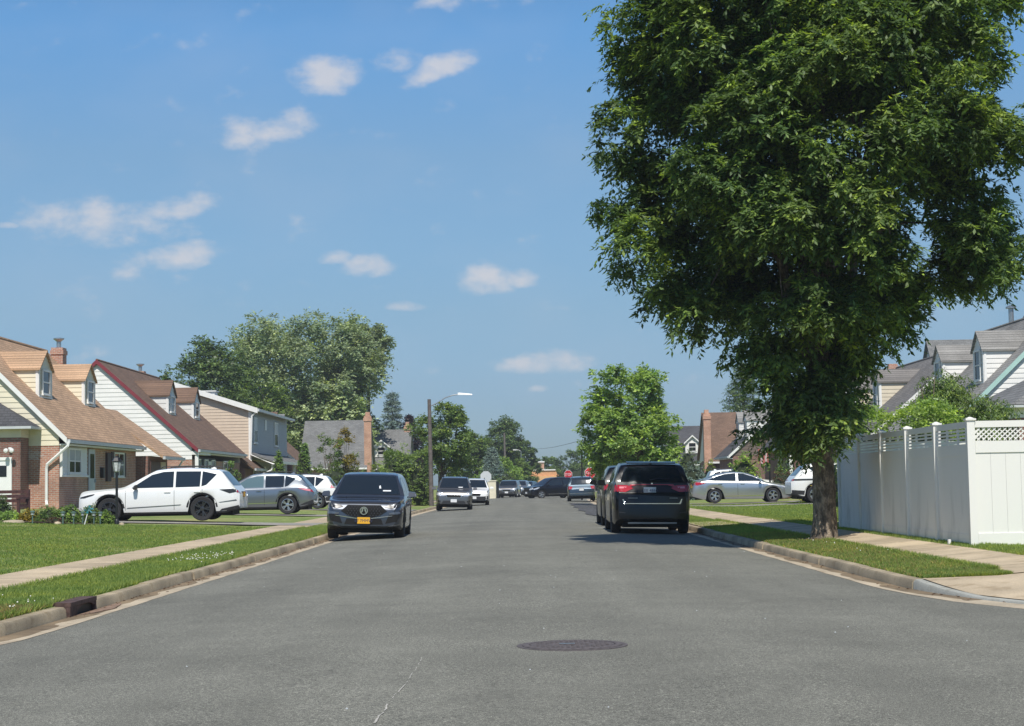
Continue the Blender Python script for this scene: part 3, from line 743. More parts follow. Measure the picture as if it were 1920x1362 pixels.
for i, (px, D, top, hf, lf, lb) in enumerate([
        (1030, 300, 850, 22, 'leaf_mid', 'small far tree behind the roof of the orange building'),
        (1072, 290, 840, 30, 'leaf_dark', 'far green tree to the left of the black lamp pole'),
        (1108, 285, 852, 34, 'leaf_mid', 'far olive tree behind the nearer stop sign'),
        (1150, 270, 840, 34, 'leaf_dark', 'far tree hidden low behind the bright street tree'),
        (1000, 310, 856, 22, 'leaf_dark', 'small far dark tree at the end of the street')]):
    tree_at('broadleaf_tree', lb, px, D, top, hf, lf, trunk_h=1.5, trunk_r=.2, nl=30, leaf=.34, per=22, seed=50 + i, zlo=.08, group='trees at the end of the street')
def conifer(name, label, px, D, top, half, leafm='leaf_spruce', seed=1, group=None, z0=None, tiers=15, sparse=1.0, x=None, leaf=.3, per=30):
    rng = np.random.default_rng(seed); s = F_PX / D; p = W(px, top, D); X = p.x if x is None else x; g = gz(X, D) if z0 is None else z0; H = p.z - g; R = half / s
    root = empty(name, (X, D, g), 0, label, 'tree', group)
    mb = MB(); mb.tube([(0, 0, -.1), (0, 0, H * .5), (0, 0, H * .98)], [R * .09, R * .05, .02], 8); mb.build('trunk', M['bark_dark'], root, smooth=179)
    C = []; O = []
    for i in range(tiers):
        t = (i + .5) / tiers; z = H * (.12 + .86 * t); r = R * (1 - t) ** .8 + .08; nb = max(4, int((7 + 10 * (1 - t)) * sparse))
        for k in range(nb):
            th = 2 * math.pi * k / nb + i * 1.3 + rng.uniform(-.2, .2); rr_ = r * rng.uniform(.75, 1.12)
            for q in np.arange(.3, 1.01, .175):
                C.append((rr_ * q * math.cos(th), rr_ * q * math.sin(th), z - R * .22 * q + .10 * R * q * q)); O.append((math.cos(th), math.sin(th), -.1))
    C = np.array(C); O = _norm(np.array(O))
    V, Fa, rnd = leaves(C, O, per, R * .2 + .06, leaf, .3, rng, .35, 5, .35)
    np_mesh('crown', V, Fa, M[leafm], root, rnd); return root
conifer('spruce_tree', 'tall ragged blue spruce right of the huge flat topped tree', 735, 196, 728, 36, seed=3, tiers=13, sparse=.75)
conifer('spruce_tree', 'small blue spruce in front of the dark trees near the far stop sign', 922, 190, 836, 26, seed=4, leaf=.22)
conifer('spruce_tree', 'dark ragged conifer behind the brown roofed house with the tall chimney', 1392, 168, 668, 70, 'leaf_dark', seed=5, tiers=14, sparse=.8)
conifer('spruce_tree', 'dark conifer half hidden behind the foliage of the large street tree', 1470, 172, 690, 60, 'leaf_dark', seed=6, tiers=14)

# bushes and hedges: a rough core with leaves spread over it --------------------------
def bush(name, label, x, y, z, rx, ry, h, leafm, leaf=.07, n=2600, seed=1, shape='dome', cat='bush', group=None, core='leaf_dark', spread=.10, per=16, rot=0):
    rng = np.random.default_rng(seed)
    root = empty(name, (x, y, z), rot, label, cat, group)
    nc = max(20, n // per)
    if shape == 'box':
        P = rng.uniform(-1, 1, size=(nc, 3)); f = rng.integers(0, 5, nc); ax = np.where(f < 2, 0, np.where(f < 4, 1, 2)); sgn = np.where(f % 2 == 0, 1.0, -1.0); sgn[f == 4] = 1
        P[np.arange(nc), ax] = sgn * rng.uniform(.88, 1.0, nc); O = np.zeros_like(P); O[np.arange(nc), ax] = sgn
        C = P * np.array([rx, ry, h / 2]) + np.array([0, 0, h / 2])
        C[:, 2] += .05 * h * np.sin(C[:, 0] * 3.1 + seed) * (P[:, 2] > .5)
    elif shape == 'cone':
        t = rng.uniform(size=nc) ** 1.25; th = rng.uniform(0, 2 * math.pi, nc); r = (1 - t) ** .62 * rng.uniform(.86, 1.02, nc) * np.minimum(1, .75 + t * 3)
        C = np.stack([rx * r * np.cos(th), ry * r * np.sin(th), h * t], 1); O = np.stack([np.cos(th), np.sin(th), .35 * np.ones(nc)], 1)
    else:
        d = _norm(rng.normal(size=(nc, 3))); d[:, 2] = np.abs(d[:, 2]); q = rng.uniform(.82, 1.03, size=(nc, 1)) * (1 + .08 * np.sin(d[:, :1] * 7 + seed) + .07 * np.sin(d[:, 1:2] * 9 + d[:, 2:3] * 5))
        C = d * q * np.array([rx, ry, h]); O = d
        low = rng.uniform(size=nc) < .3; C[low, 2] *= .3
    V, Fa, rnd = leaves(C, _norm(O), per, spread, leaf, .55, rng, .25, 4, .9)
    np_mesh('foliage', V, Fa, M[leafm], root, rnd)
    mb = MB(); k = .84
    if shape == 'box': mb.box(-rx * k, rx * k, -ry * k, ry * k, 0, h * .78)
    elif shape == 'cone': mb.lathe([(rx * .6, 0), (rx * .8, h * .15), (rx * .62, h * .45), (rx * .32, h * .78), (.02, h * .93)], 12)
    else: mb.lathe([(1 * k, 0), (.95 * k, .3), (.75 * k, .62), (.4 * k, .8), (.02, .86)], 14); mb.v = [(a * rx, b * ry, c * h) for a, b, c in mb.v]
    c = mb.build('dark_core', M['twigs'], root, smooth=179); return root
M['twigs'] = plain('bush_core_dark', (.022, .032, .012), .95, var=.4, scale=9)  # solid dark core, added inside each bush to block light
def bush_px(name, label, px0, px1, top, D, leafm, bottom=None, **k):
    """bush spanning photo columns px0..px1 with its top at row `top`"""
    s = F_PX / D; p = W((px0 + px1) / 2, top, D); g = gz(p.x, D); rx = (px1 - px0) / 2 / s
    k.setdefault('ry', min(rx, 1.2))
    return bush(name, label, p.x, D, g - .02, rx * .93, k.pop('ry'), max(.2, p.z - g), leafm, **k)

# left gardens
GH = 'clipped hedge bushes along the front garden bed'
bush_px('garden_bush', 'dark low shrub at the left edge in front of the white garage door', -30, 26, 932, 53.2, 'leaf_dark', n=3200, leaf=.06, seed=1, ry=.6)
for i, (a, b, t, lf, lb) in enumerate([(-6, 40, 960, 'leaf_bright', 'yellow green leafy bush at the left end of the garden bed'), (36, 78, 956, 'leaf_yellow', 'yellowish leafy plant beside the garden bench'), (66, 116, 950, 'leaf_mid', 'dark green clipped bush behind the first path lights'),
                                   (104, 158, 949, 'leaf_cedar', 'bright green clipped bush in the middle of the garden bed'), (150, 190, 948, 'leaf_mid', 'green clipped bush in front of the nose of the white SUV'), (182, 214, 960, 'leaf_cedar', 'rounded small green bush beside the lamp post')]):
    bush_px('garden_bush', lb, a, b, t, 51.6, lf, n=3600, leaf=.055, seed=60 + i, ry=.5, group=GH, spread=.08)
bush_px('garden_plant', 'brown dried plant in the garden bed left of the second path light', 78, 128, 974, 50.9, 'leaf_brown', n=900, leaf=.05, seed=70, ry=.3, spread=.06)
bush_px('arborvitae', 'round green bush above the tail of the white SUV with dark wheels', 408, 458, 868, 88, 'leaf_cedar', n=4200, leaf=.09, seed=71, ry=.7)
G_AR = 'columnar evergreens in front of the tan house'
bush_px('arborvitae', 'columnar evergreen with a split top nearest the tan house wall', 503, 541, 846, 106, 'leaf_cedar', n=4200, leaf=.10, seed=72, shape='cone', ry=.6, group=G_AR)
bush_px('arborvitae', 'tallest columnar evergreen left of the yellow leaved tree', 548, 592, 832, 107, 'leaf_cedar', n=4800, leaf=.10, seed=73, shape='cone', ry=.65, group=G_AR)
bush_px('arborvitae', 'slim pointed evergreen leaning on the tallest columnar evergreen', 564, 584, 830, 108.5, 'leaf_cedar', n=2000, leaf=.10, seed=74, shape='cone', ry=.35, group=G_AR)
bush_px('hedge', 'dark olive clipped hedge mound behind the white driveway car', 584, 668, 872, 102, 'leaf_dark', n=5200, leaf=.09, seed=75, ry=1.3)
tree_at('small_tree', 'thin green leaved ornamental tree in front of the brown roof', 616, 104, 810, 28, 'leaf_mid', trunk_h=1.5, trunk_r=.07, nl=18, lobe_r=.32, leaf=.11, per=20, per_lobe=12, seed=76, zlo=.35, wob=.3, bark='bark')
tree_at('small_tree', 'ornamental tree with yellow leaves in front of the large grey roof', 648, 105, 802, 22, 'leaf_yellow', trunk_h=1.5, trunk_r=.07, nl=20, lobe_r=.30, leaf=.11, per=20, per_lobe=12, seed=77, zlo=.35, wob=.25, bark='bark')
tree_at('small_tree', 'thin olive leaved branch tree right of the yellow tree', 668, 107, 842, 16, 'leaf_mid', trunk_h=1.2, trunk_r=.06, nl=10, lobe_r=.25, leaf=.11, per=16, per_lobe=10, seed=78, zlo=.3, wob=.3, bark='bark')
bush_px('hedge', 'lime green hedge top to the left of the tall hedge, behind the charcoal SUV', 672, 752, 868, 112, 'leaf_lime', n=5200, leaf=.10, seed=79, ry=1.2)
bush_px('hedge', 'tall leafy green hedge behind the street lamp pole', 722, 806, 850, 101, 'leaf_mid', n=12000, leaf=.11, seed=80, shape='box', ry=1.6, spread=.16)
bush_px('hedge', 'broad green hedge bulging above the roof of the charcoal SUV', 700, 790, 836, 106, 'leaf_bright', n=6000, leaf=.11, seed=81, ry=1.6, spread=.16)
bush_px('hedge', 'lime bush between the trunk of the lamp tree and the dark spruce', 838, 872, 876, 133, 'leaf_lime', n=2600, leaf=.11, seed=82, ry=.9)
bush_px('hedge', 'dark hedge in the shade behind the low cream wall', 872, 990, 880, 190, 'leaf_mid', n=9000, leaf=.16, seed=83, ry=1.5, spread=.25)
bush_px('hedge', 'long dark hedge closing the end of the street', 1040, 1180, 872, 255, 'leaf_dark', n=5000, leaf=.2, seed=84, ry=1.5, shape='box')
# right gardens
bush_px('hedge', 'green leafy bush seen below the bright street tree', 1128, 1250, 838, 112, 'leaf_mid', n=9000, leaf=.12, seed=85, ry=1.5)
bush_px('yew_bush', 'dark layered yew in front of the grey roof with the white dormer', 1262, 1312, 836, 118, 'leaf_dark', n=4200, leaf=.10, seed=86, ry=1.0)
bush_px('juniper_bush', 'blue green juniper behind the tail of the silver sedan', 1272, 1330, 868, 98, 'leaf_spruce', n=4600, leaf=.09, seed=87, ry=1.0)
bush_px('garden_bush', 'small lime green bush at the foot of the tall brick chimney', 1314, 1346, 862, 112, 'leaf_lime', n=1800, leaf=.09, seed=88, ry=.6)
bush_px('garden_bush', 'large leaved green bush behind the roof of the silver sedan', 1364, 1428, 852, 100, 'leaf_bright', n=3600, leaf=.16, seed=89, ry=1.0, spread=.14)
bush_px('garden_bush', 'round clipped green shrub right of the flag', 1450, 1487, 854, 94, 'leaf_cedar', n=3200, leaf=.08, seed=90, ry=.6)
bush_px('garden_bush', 'low yellow green clipped shrub under the round shrub', 1448, 1482, 876, 92, 'leaf_cedar', n=1500, leaf=.08, seed=91, ry=.5)
bush_px('garden_plant', 'reddish brown flower bed behind the nose of the silver sedan', 1436, 1500, 882, 90, 'leaf_brown', n=2600, leaf=.08, seed=92, ry=.5)
bush_px('hedge', 'shaded dark hedge between the large tree trunk and the white fence', 1566, 1592, 858, 62, 'leaf_mid', n=3400, leaf=.08, seed=93, ry=.8, shape='box')
bush_px('hedge', 'bright green leafy hedge rising above the white side fence', 1600, 1790, 768, 43, 'leaf_bright', n=15000, leaf=.085, seed=94, ry=.9, spread=.2, shape='box')
tree_at('weeping_tree', 'weeping arching tree behind the white fence in front of the dormer house', 1768, 50, 694, 84, 'leaf_mid', trunk_h=1.6, trunk_r=.09, nl=95, lobe_r=.42, leaf=.10, per=24, per_lobe=14, seed=95, zlo=.35, droop=1.2, width=.32, wob=.2, bark='bark', prof=[(0, .9), (.3, 1), (.6, .8), (.85, .5), (1, .2)])
tree_at('weeping_tree', 'low drooping olive tree right of the weeping tree, beside the shingled garage roof', 1842, 49, 728, 58, 'leaf_mid', trunk_h=1.4, trunk_r=.08, nl=60, lobe_r=.40, leaf=.10, per=22, per_lobe=12, seed=96, zlo=.35, droop=1.2, width=.32, wob=.2, bark='bark', prof=[(0, .9), (.4, 1), (.75, .9), (1, .4)])
# thin arching bare canes over the weeping tree
bw = W(1745, 760, 49.6); mb = MB()
for px, py, q in ((1728, 706, 1), (1752, 688, 1), (1738, 764, -1)):
    a = W(px, py + 26, 49.4); b = W(px + 10, py, 49.4); c = W(px + 42, py + 22, 49.4)
    mb.tube([(W(1745, 840, 49.6)), a, b, c], [.02, .016, .012, .006], 5)
tag(mb.build('bare_canes', M['bark'], smooth=179), 'pale bare arching canes above the weeping tree', 'branch')

# grass blades on the near verges and lawn ------------------------------------------------
def blades(name, region, n, h, mat, seed, wid=.010, label=None):
    rng = np.random.default_rng(seed); X, Y = region(rng, n); n = len(X)
    Z = np.array([gz(a, b) for a, b in zip(X, Y)]) + .0
    th = rng.uniform(0, 2 * math.pi, n); hh = h * rng.uniform(.5, 1.4, n); ln = rng.normal(size=(n, 2)) * hh[:, None] * .45
    w = wid * rng.uniform(.7, 1.3, n); c, s = np.cos(th) * w, np.sin(th) * w
    V = np.stack([np.stack([X - c, Y - s, Z], 1), np.stack([X + c, Y + s, Z], 1), np.stack([X + ln[:, 0], Y + ln[:, 1], Z + hh], 1)], 1).reshape(-1, 3)
    o = np_mesh(name, V, np.arange(3 * n).reshape(n, 3), M[mat], None, rng.beta(2, 2.4, n)); tag(o, kind='stuff'); return o
def reg(side, a0, a1, y0, y1, p=1.6, ok=None):
    def f(rng, n):
        Y = y0 + (y1 - y0) * rng.uniform(size=n) ** p; a = rng.uniform(a0, a1, n)
        kx = np.array([corner(side, q) for q in Y]); b = np.array([(KL if side < 0 else KR) + xo(q) for q in Y])
        X = b + side * a; k = (X - kx) * side > .17
        rt = np.hypot(X - bx, (Y - by) * .8); k &= (rt > .55) | (rng.uniform(size=n) < (rt - .2) * 1.4) if side > 0 else True
        if ok: k &= ok(X, Y)
        return X[k], Y[k]
    return f
M['soil_dry'] = plain('dry_soil', (.20, .15, .095), .95, var=.35, scale=14)
blades('grass', reg(-1, .17, 1.40, 13.5, 60, 2.0), 130000, .040, 'blade', 1)
blades('grass', reg(-1, 2.52, 12.5, 19, 51, 1.6), 200000, .036, 'blade', 2, .013)
blades('grass', reg(1, .17, 1.22, 20.35, 60, 1.9), 80000, .042, 'blade', 3)
blades('grass', reg(1, 2.20, 2.62, 22, 60, 1.4), 26000, .055, 'blade', 4)
blades('grass', reg(1, 2.4, 12, 19, 26.4, 1.4, ok=lambda X, Y: Y > 19.1), 60000, .05, 'blade', 5)
blades('grass', reg(1, 2.3, 9, 44, 76, 1.2, ok=lambda X, Y: (abs(Y - 72.2) > 1.5)), 50000, .05, 'blade', 6, .02)
blades('dry_grass', reg(-1, 2.5, 10, 20, 50, 1.3), 6000, .03, 'blade_dry', 17, .012)
blades('dry_grass', reg(-1, .17, .8, 14, 18, 1.2), 14000, .045, 'blade_dry', 7)
blades('dry_grass', reg(1, .17, 1.2, 20.4, 38, 1.2), 12000, .045, 'blade_dry', 8)
# turned edges of turf over the concrete, ragged
blades('grass', reg(-1, 1.36, 1.44, 14, 50, 1.7), 9000, .07, 'blade', 9)
blades('grass', reg(1, 1.16, 1.24, 21, 50, 1.7), 9000, .07, 'blade', 10)
blades('grass', reg(-1, .155, .20, 14, 50, 1.7), 9000, .07, 'blade', 12)
mb = MB(); pts = []
for k in range(26):
    a = 2 * math.pi * k / 26; r = .55 + .16 * math.sin(3 * a + 1) + .10 * math.sin(7 * a); x, y = bx + r * math.cos(a) * .9, by + r * math.sin(a) * 1.3; pts.append((x, y, gz(x, y) + .022))
mb.face(pts); tag(mb.build('bare_soil', M['soil_dry'], recalc=False), kind='structure')
# white clover flowers in the verge: countless
rng = np.random.default_rng(5); mb = MB()
def clover(side, a0, a1, y0, y1, n):
    for _ in range(n):
        y = y0 + (y1 - y0) * rng.uniform() ; a = rng.uniform(a0, a1); x = (KL if side < 0 else KR) + xo(y) + side * a
        if (x - corner(side, y)) * side < .2: continue
        z = gz(x, y) + rng.uniform(.05, .085); r = rng.uniform(.007, .012)
        mb.lathe([(.002, z - r), (r, z - r * .3), (r * .8, z + r * .5), (.002, z + r)], 5, 'z', (x, y, 0))
clover(-1, .2, 1.2, 14.5, 19, 30); clover(-1, .2, .8, 15.5, 17.5, 24); clover(-1, .25, 1.0, 27.5, 31.0, 70); clover(1, .6, 1.2, 24, 33, 8)
tag(mb.build('clover_flowers', M['petal'], smooth=179, recalc=False), kind='stuff')
# leaf litter in the gutter
mb = MB()
for _ in range(420):
    s_ = -1 if rng.uniform() < .7 else 1; y = rng.uniform(18, 48); x = corner(s_, y) - s_ * abs(rng.normal() * .10 + .03); z = rz_(x, y) + .02; r = rng.uniform(.008, .03); th = rng.uniform(0, 6.28)
    c, s = math.cos(th) * r, math.sin(th) * r
    mb.face([(x - c, y - s, z), (x + s * .5, y - c * .5, z + .012), (x + c, y + s, z + .004), (x - s * .5, y + c * .5, z + .01)])
tag(mb.build('leaf_litter', plain('dry_leaf_litter', (.16, .09, .05), .9, var=.5, scale=40), recalc=False), kind='stuff')
# ------------------------------------------------------------------ houses
def siding_poly(mb, poly, put, lap=.2, lean=.022, m=0):
    """lap boards over a convex polygon [(a, z)]; put(a, n, z) -> point, n outward"""
    zs = [p[1] for p in poly]; z = min(zs); zt = max(zs)
    def span(zz):
        xs = []
        for (a0, z0), (a1, z1) in zip(poly, poly[1:] + poly[:1]):
            if (z0 - zz) * (z1 - zz) <= 0 and abs(z0 - z1) > 1e-9: xs.append(a0 + (a1 - a0) * (zz - z0) / (z1 - z0))
        return (min(xs), max(xs)) if xs else None
    while z < zt - .02:
        z2 = min(z + lap, zt); s0 = span(z + 1e-4); s1 = span(z2 - 1e-4)
        if s0 and s1:
            mb.face([put(s0[0], lean, z), put(s0[1], lean, z), put(s1[1], .002, z2), put(s1[0], .002, z2)], m)
            mb.face([put(s0[0], 0, z + .001), put(s0[1], 0, z + .001), put(s0[1], lean, z), put(s0[0], lean, z)], m)
        z = z2

class House:
    """a house whose front faces the street. local: u = distance in from the front wall, v = along the street, z = world height"""
    def __init__(s, name, side, xf, y0, label, cat='house', zg=None, group=None):
        s.side = side; s.zg = gz(xf, y0) if zg is None else zg
        s.root = empty(name, (xf, y0, s.zg), 0, label, cat, group); s.T = lambda p: (side * p[0], p[1], p[2] - s.zg)
    def mb(s): m = MB(); m.T = s.T; return m
    def part(s, name, mb, mats, parent=None, **k): return mb.build(name, mats, parent or s.root, **k)
    def wall(s, u0, u1, v0, v1, z0, z1, key, name='wall'):
        mb = s.mb(); mb.box(u0, u1, v0, v1, z0, z1)
        # faces facing the camera use the xz pattern, those facing the street yz
        o = s.part(name, mb, [M[key + 'xz'], M[key + 'yz']] if key + 'xz' in M else [M[key]])
        if key + 'xz' in M:
            for f in o.data.polygons: f.material_index = 1 if abs(f.normal.x) > .7 else 0
        return o
    def siding(s, poly, plane, at, key, name='siding', lap=.2, sgn=-1):
        """plane 'gable': polygon in (u,z) at v=at, facing sgn along v;  'front': polygon in (v,z) at u=at facing the street"""
        mb = s.mb()
        if plane == 'gable': siding_poly(mb, poly, lambda a, n, z: (a, at + sgn * n, z), lap)
        else: siding_poly(mb, poly, lambda a, n, z: (at - n, a, z), lap)
        return s.part(name, mb, M[key], recalc=False)
    def roofslab(s, pts, th, key, name='roof', yz=True):
        """pts: 4 corners of a roof plane, thickened straight down"""
        mb = s.mb(); mb.prism([(a, b, c - th) for a, b, c in pts], pts); return s.part(name, mb, M[key + ('yz' if yz else 'xz')])
    def bar(s, name, pts, w, m, parent=None, n=4):
        mb = s.mb(); mb.tube(pts, w, n); return s.part(name, mb, M[m], parent)
    def beam(s, name, a, b, w, h, m):
        """square timber between two points; w across (v or u), h vertical"""
        mb = s.mb(); a, b = Vector(a), Vector(b); d = (b - a).normalized(); 
        sd = Vector((0, 1, 0)) if abs(d.y) < .5 else Vector((1, 0, 0))
        up = Vector((0, 0, 1))
        q = [sd * (w / 2) * i + up * h * j for i, j in ((-1, -1), (1, -1), (1, 0), (-1, 0))]
        mb.prism([a + k for k in q], [b + k for k in q]); return s.part(name, mb, M[m])
    def window(s, plane, at, a0, a1, z0, z1, sash=True, frame='white', fw=.07, blind=False, parent=None, sgn=-1, mull=0, shutters=None):
        mb = s.mb()
        def B(x0, x1, zz0, zz1, d0, d1, m):
            if plane == 'gable': mb.box(x0, x1, min(at + sgn * d0, at + sgn * d1), max(at + sgn * d0, at + sgn * d1), zz0, zz1, m)
            else: mb.box(at - d1, at - d0, x0, x1, zz0, zz1, m)
        B(a0, a1, z0, z0 + fw, 0, .07, 0); B(a0, a1, z1 - fw, z1, 0, .07, 0); B(a0, a0 + fw, z0 + fw, z1 - fw, 0, .065, 0); B(a1 - fw, a1, z0 + fw, z1 - fw, 0, .065, 0)
        B(a0 - .03, a1 + .03, z0 - .04, z0, 0, .10, 0)
        if sash: B(a0 + fw, a1 - fw, (z0 + z1) / 2 - .025, (z0 + z1) / 2 + .025, 0, .06, 0)
        for k in range(mull):
            x = a0 + (a1 - a0) * (k + 1) / (mull + 1); B(x - .03, x + .03, z0 + fw, z1 - fw, 0, .058, 0)
        w = s.part('window', mb, M[frame], parent)
        mb2 = s.mb(); sv = mb; mb = mb2
        def B2(x0, x1, zz0, zz1, d0, d1, m=0):
            if plane == 'gable': mb2.box(x0, x1, min(at + sgn * d0, at + sgn * d1), max(at + sgn * d0, at + sgn * d1), zz0, zz1, m)
            else: mb2.box(at - d1, at - d0, x0, x1, zz0, zz1, m)
        B2(a0 + fw, a1 - fw, z0 + fw, z1 - fw, 0.0, .034)
        if blind: B2(a0 + fw, a1 - fw, (z0 + z1) / 2 + .03, z1 - fw, .034, .037, 1)
        if parent is None: s.part('pane', mb2, [M['window'], M['blind']], w)
        else: s.part('pane', mb2, [M['window'], M['blind']], parent)
        if shutters:
            for x0, x1 in ((a0 - .42, a0 - .06), (a1 + .06, a1 + .42)):
                mb3 = s.mb(); mb = mb3
                if plane == 'front': mb3.box(at - .05, at, x0, x1, z0, z1)
                else: mb3.box(x0, x1, at - .05, at, z0, z1)
                s.part('shutter', mb3, M[shutters])
        return w
    def door(s, plane, at, a0, a1, z0, z1, m='door_grey', glass=True, sgn=-1):
        mb = s.mb(); g = s.mb()
        def B(q, x0, x1, zz0, zz1, d0, d1):
            if plane == 'gable': q.box(x0, x1, min(at + sgn * d0, at + sgn * d1), max(at + sgn * d0, at + sgn * d1), zz0, zz1)
            else: q.box(at - d1, at - d0, x0, x1, zz0, zz1)
        B(mb, a0, a1, z0, z1, 0, .05); d = s.part('door', mb, M[m])
        if glass: B(g, a0 + .15, a1 - .15, z0 + (z1 - z0) * .48, z1 - .2, .05, .055); s.part('door_glass', g, M['window'], d)
        h = s.mb(); B(h, a1 - .14, a1 - .08, z0 + .95, z0 + 1.1, .05, .11); s.part('handle', h, M['metal'], d)
        return d
    def dormer(s, rz, ud, v0, v1, zt, zr, sid, roof, trim='white', lap=.2, win=True, over=.12, back=None, winblind=False):
        """rz(u): roof height; front face at u=ud, from v0 to v1, eave zt, ridge zr"""
        zb = rz(ud) - .05; vm = (v0 + v1) / 2
        tan = (rz(ud + 1) - rz(ud)); ub = ud + (zt - rz(ud)) / tan; ur = ud + (zr - rz(ud)) / tan
        mb = s.mb(); mb.prism([(ud, v0, zb), (ub, v0, zt), (ud, v0, zt)], [(ud, v1, zb), (ub, v1, zt), (ud, v1, zt)]); 
        mb.prism([(ud, v0, zt), (ud, v1, zt), (ud, vm, zr)], [(ub, v0, zt), (ub, v1, zt), (ur, vm, zr)])
        d = s.part('dormer', mb, M[sid])
        # lap boards on the cheeks and the front
        c = s.mb(); siding_poly(c, [(ud, zb), (ub, zt), (ud, zt)], lambda a, n, z: (a, v0 - .004 - n, z), lap); siding_poly(c, [(ud, zb), (ub, zt), (ud, zt)], lambda a, n, z: (a, v1 + .004 + n, z), lap)
        siding_poly(c, [(v0, zb), (v1, zb), (v1, zt), (v0, zt)], lambda a, n, z: (ud - .004 - n, a, z), lap); siding_poly(c, [(v0, zt), (v1, zt), (vm, zr)], lambda a, n, z: (ud - .004 - n, a, z), lap)
        s.part('dormer_siding', c, M[sid], d, recalc=False)
        sl = (zr - zt) / (vm - v0); r = s.mb(); th = .07
        for vv in (v0, v1):
            o = -1 if vv == v0 else 1; ve = vv + o * over; ze = zt - over * sl
            P = [(ud - over, ve, ze), (ud - over, vm, zr + .02), (ur + .1, vm, zr + .02), (ub - (over * sl) / tan + .05, ve, ze)]
            if o > 0: P = [(a, b + (.0 if b != vm else .0), c) for a, b, c in P]
            r.prism([(a, b, c) for a, b, c in P], [(a, b, c + th) for a, b, c in P])
        s.part('dormer_roof', r, M[roof + 'yz'], d)
        t = s.mb()
        for vv in (v0, v1): t.box(ud - .045, ud - .005, vv - .01 if vv == v0 else vv - .09, vv + .09 if vv == v0 else vv + .01, zb, zt)
        t.box(ud - .06, ud - .04, v0 - .03, v1 + .03, zb - .02, zb + .06)
        t.box(ud - .01, ud + .09, v0 - .035, v0 - .028, zb, zt)
        s.part('corner_trim', t, M[trim], d)
        if win:
            m = (v1 - v0) * .22; s.window('front', ud - .03, v0 + m, v1 - m, zb + .12, zt - .02, parent=d, blind=winblind)
        return d
    def chimney(s, u, v, w, dpt, z0, z1, key='brick', cap=True):
        mb = s.mb(); mb.box(u - w / 2, u + w / 2, v - dpt / 2, v + dpt / 2, z0, z1); mb.box(u - w / 2 - .04, u + w / 2 + .04, v - dpt / 2 - .04, v + dpt / 2 + .04, z1 - .32, z1 - .12)
        o = s.part('chimney', mb, [M[key + 'xz'], M[key + 'yz']])
        for f in o.data.polygons: f.material_index = 1 if abs(f.normal.x) > .7 else 0
        if cap:
            c = s.mb(); c.lathe([(.11, z1), (.11, z1 + .3)], 10, 'z', (u, v, 0)); c.lathe([(.10, z1 + .30), (.17, z1 + .36), (.26, z1 + .42), (.26, z1 + .47), (.05, z1 + .50)], 10, 'z', (u, v, 0)); s.part('flue_cap', c, M['metal'], o)
        return o

def rake_house(name, label, side, xf, y0, ln, depth, ze, zr, low, gable, roof, rake, over=.35, zw=None, yfar=None, gablelap=.2, dorm=(), chim=None, front=None, eaveo=.35, zg=None, group=None):
    """cape style house with its ridge along the street"""
    h = House(name, side, xf, y0, label, zg=zg, group=group); tan = (zr - ze) / (depth / 2 + eaveo); zw = zw or ze
    rzf = lambda u: ze + (u + eaveo) * tan
    h.rz = rzf; zwall = rzf(0) - .22
    h.wall(0, depth, 0, ln, h.zg - .3, zw, low)
    # gables
    for at, sg in ((0, -1), (ln, 1)):
        poly = [(0.0, zw), (depth, zw), (depth, zwall), (depth / 2, zr - .2), (0, zwall)]
        poly = [(a, max(b, zw)) for a, b in poly]
        mb = h.mb(); mb.face([(a, at - sg * .003, z) for a, z in poly]); h.part('gable', mb, M[gable], recalc=False)
        if sg < 0 or True: h.siding(poly, 'gable', at, gable, 'gable_siding', gablelap, sg)
    th = .14; vo = .14
    h.roofslab([(-eaveo, -vo, ze), (-eaveo, ln + vo, ze), (depth / 2, ln + vo, zr), (depth / 2, -vo, zr)], th, roof)
    h.roofslab([(depth + eaveo, ln + vo, ze), (depth + eaveo, -vo, ze), (depth / 2, -vo, zr), (depth / 2, ln + vo, zr)], th, roof)
    mb = h.mb(); mb.tube([(depth / 2, -vo, zr + .0), (depth / 2, ln + vo, zr + .0)], .07, 6); h.part('ridge_cap', mb, M[roof + 'yz'])
    for v in (-vo - .02, ln + vo + .02):
        q = .02 if v < 0 else -.03; h.beam('rake_board', (-eaveo, v, ze + q), (depth / 2, v, zr + q), .05, .24, rake); h.beam('rake_board', (depth + eaveo, v, ze + q), (depth / 2, v, zr + q), .05, .24, rake)
    mb = h.mb(); mb.box(-eaveo - .13, -eaveo - .01, -vo, ln + vo, ze - .18, ze - .04); h.part('gutter', mb, M['gutter_grey'])
    mb = h.mb(); mb.box(-eaveo + .01, -.01, 0.02, ln - .02, ze - .26, ze - .20); h.part('soffit', mb, M['white'])
    for d in dorm: h.dormer(rzf, *d)
    if chim: h.chimney(*chim)
    return h

# --- first house on the left: cream siding over brick, tan shingles
X1 = -17.85
h = rake_house('cape_house', 'cream sided brick cape house with tan shingle roof and two dormers behind the white SUV', -1, X1, 67.0, 13.6, 8.5, 3.42, 8.0, 'brick', 'siding_cream', 'roof_tan', 'white', zw=3.15, gablelap=.215,
               dorm=[(1.50, 2.4, 4.35, 6.38, 7.08, 'siding_cream', 'roof_tan'), (1.50, 9.8, 11.75, 6.38, 7.05, 'siding_cream', 'roof_tan')],
               chim=(3.72, 13.9, .55, .7, .5, 8.15))
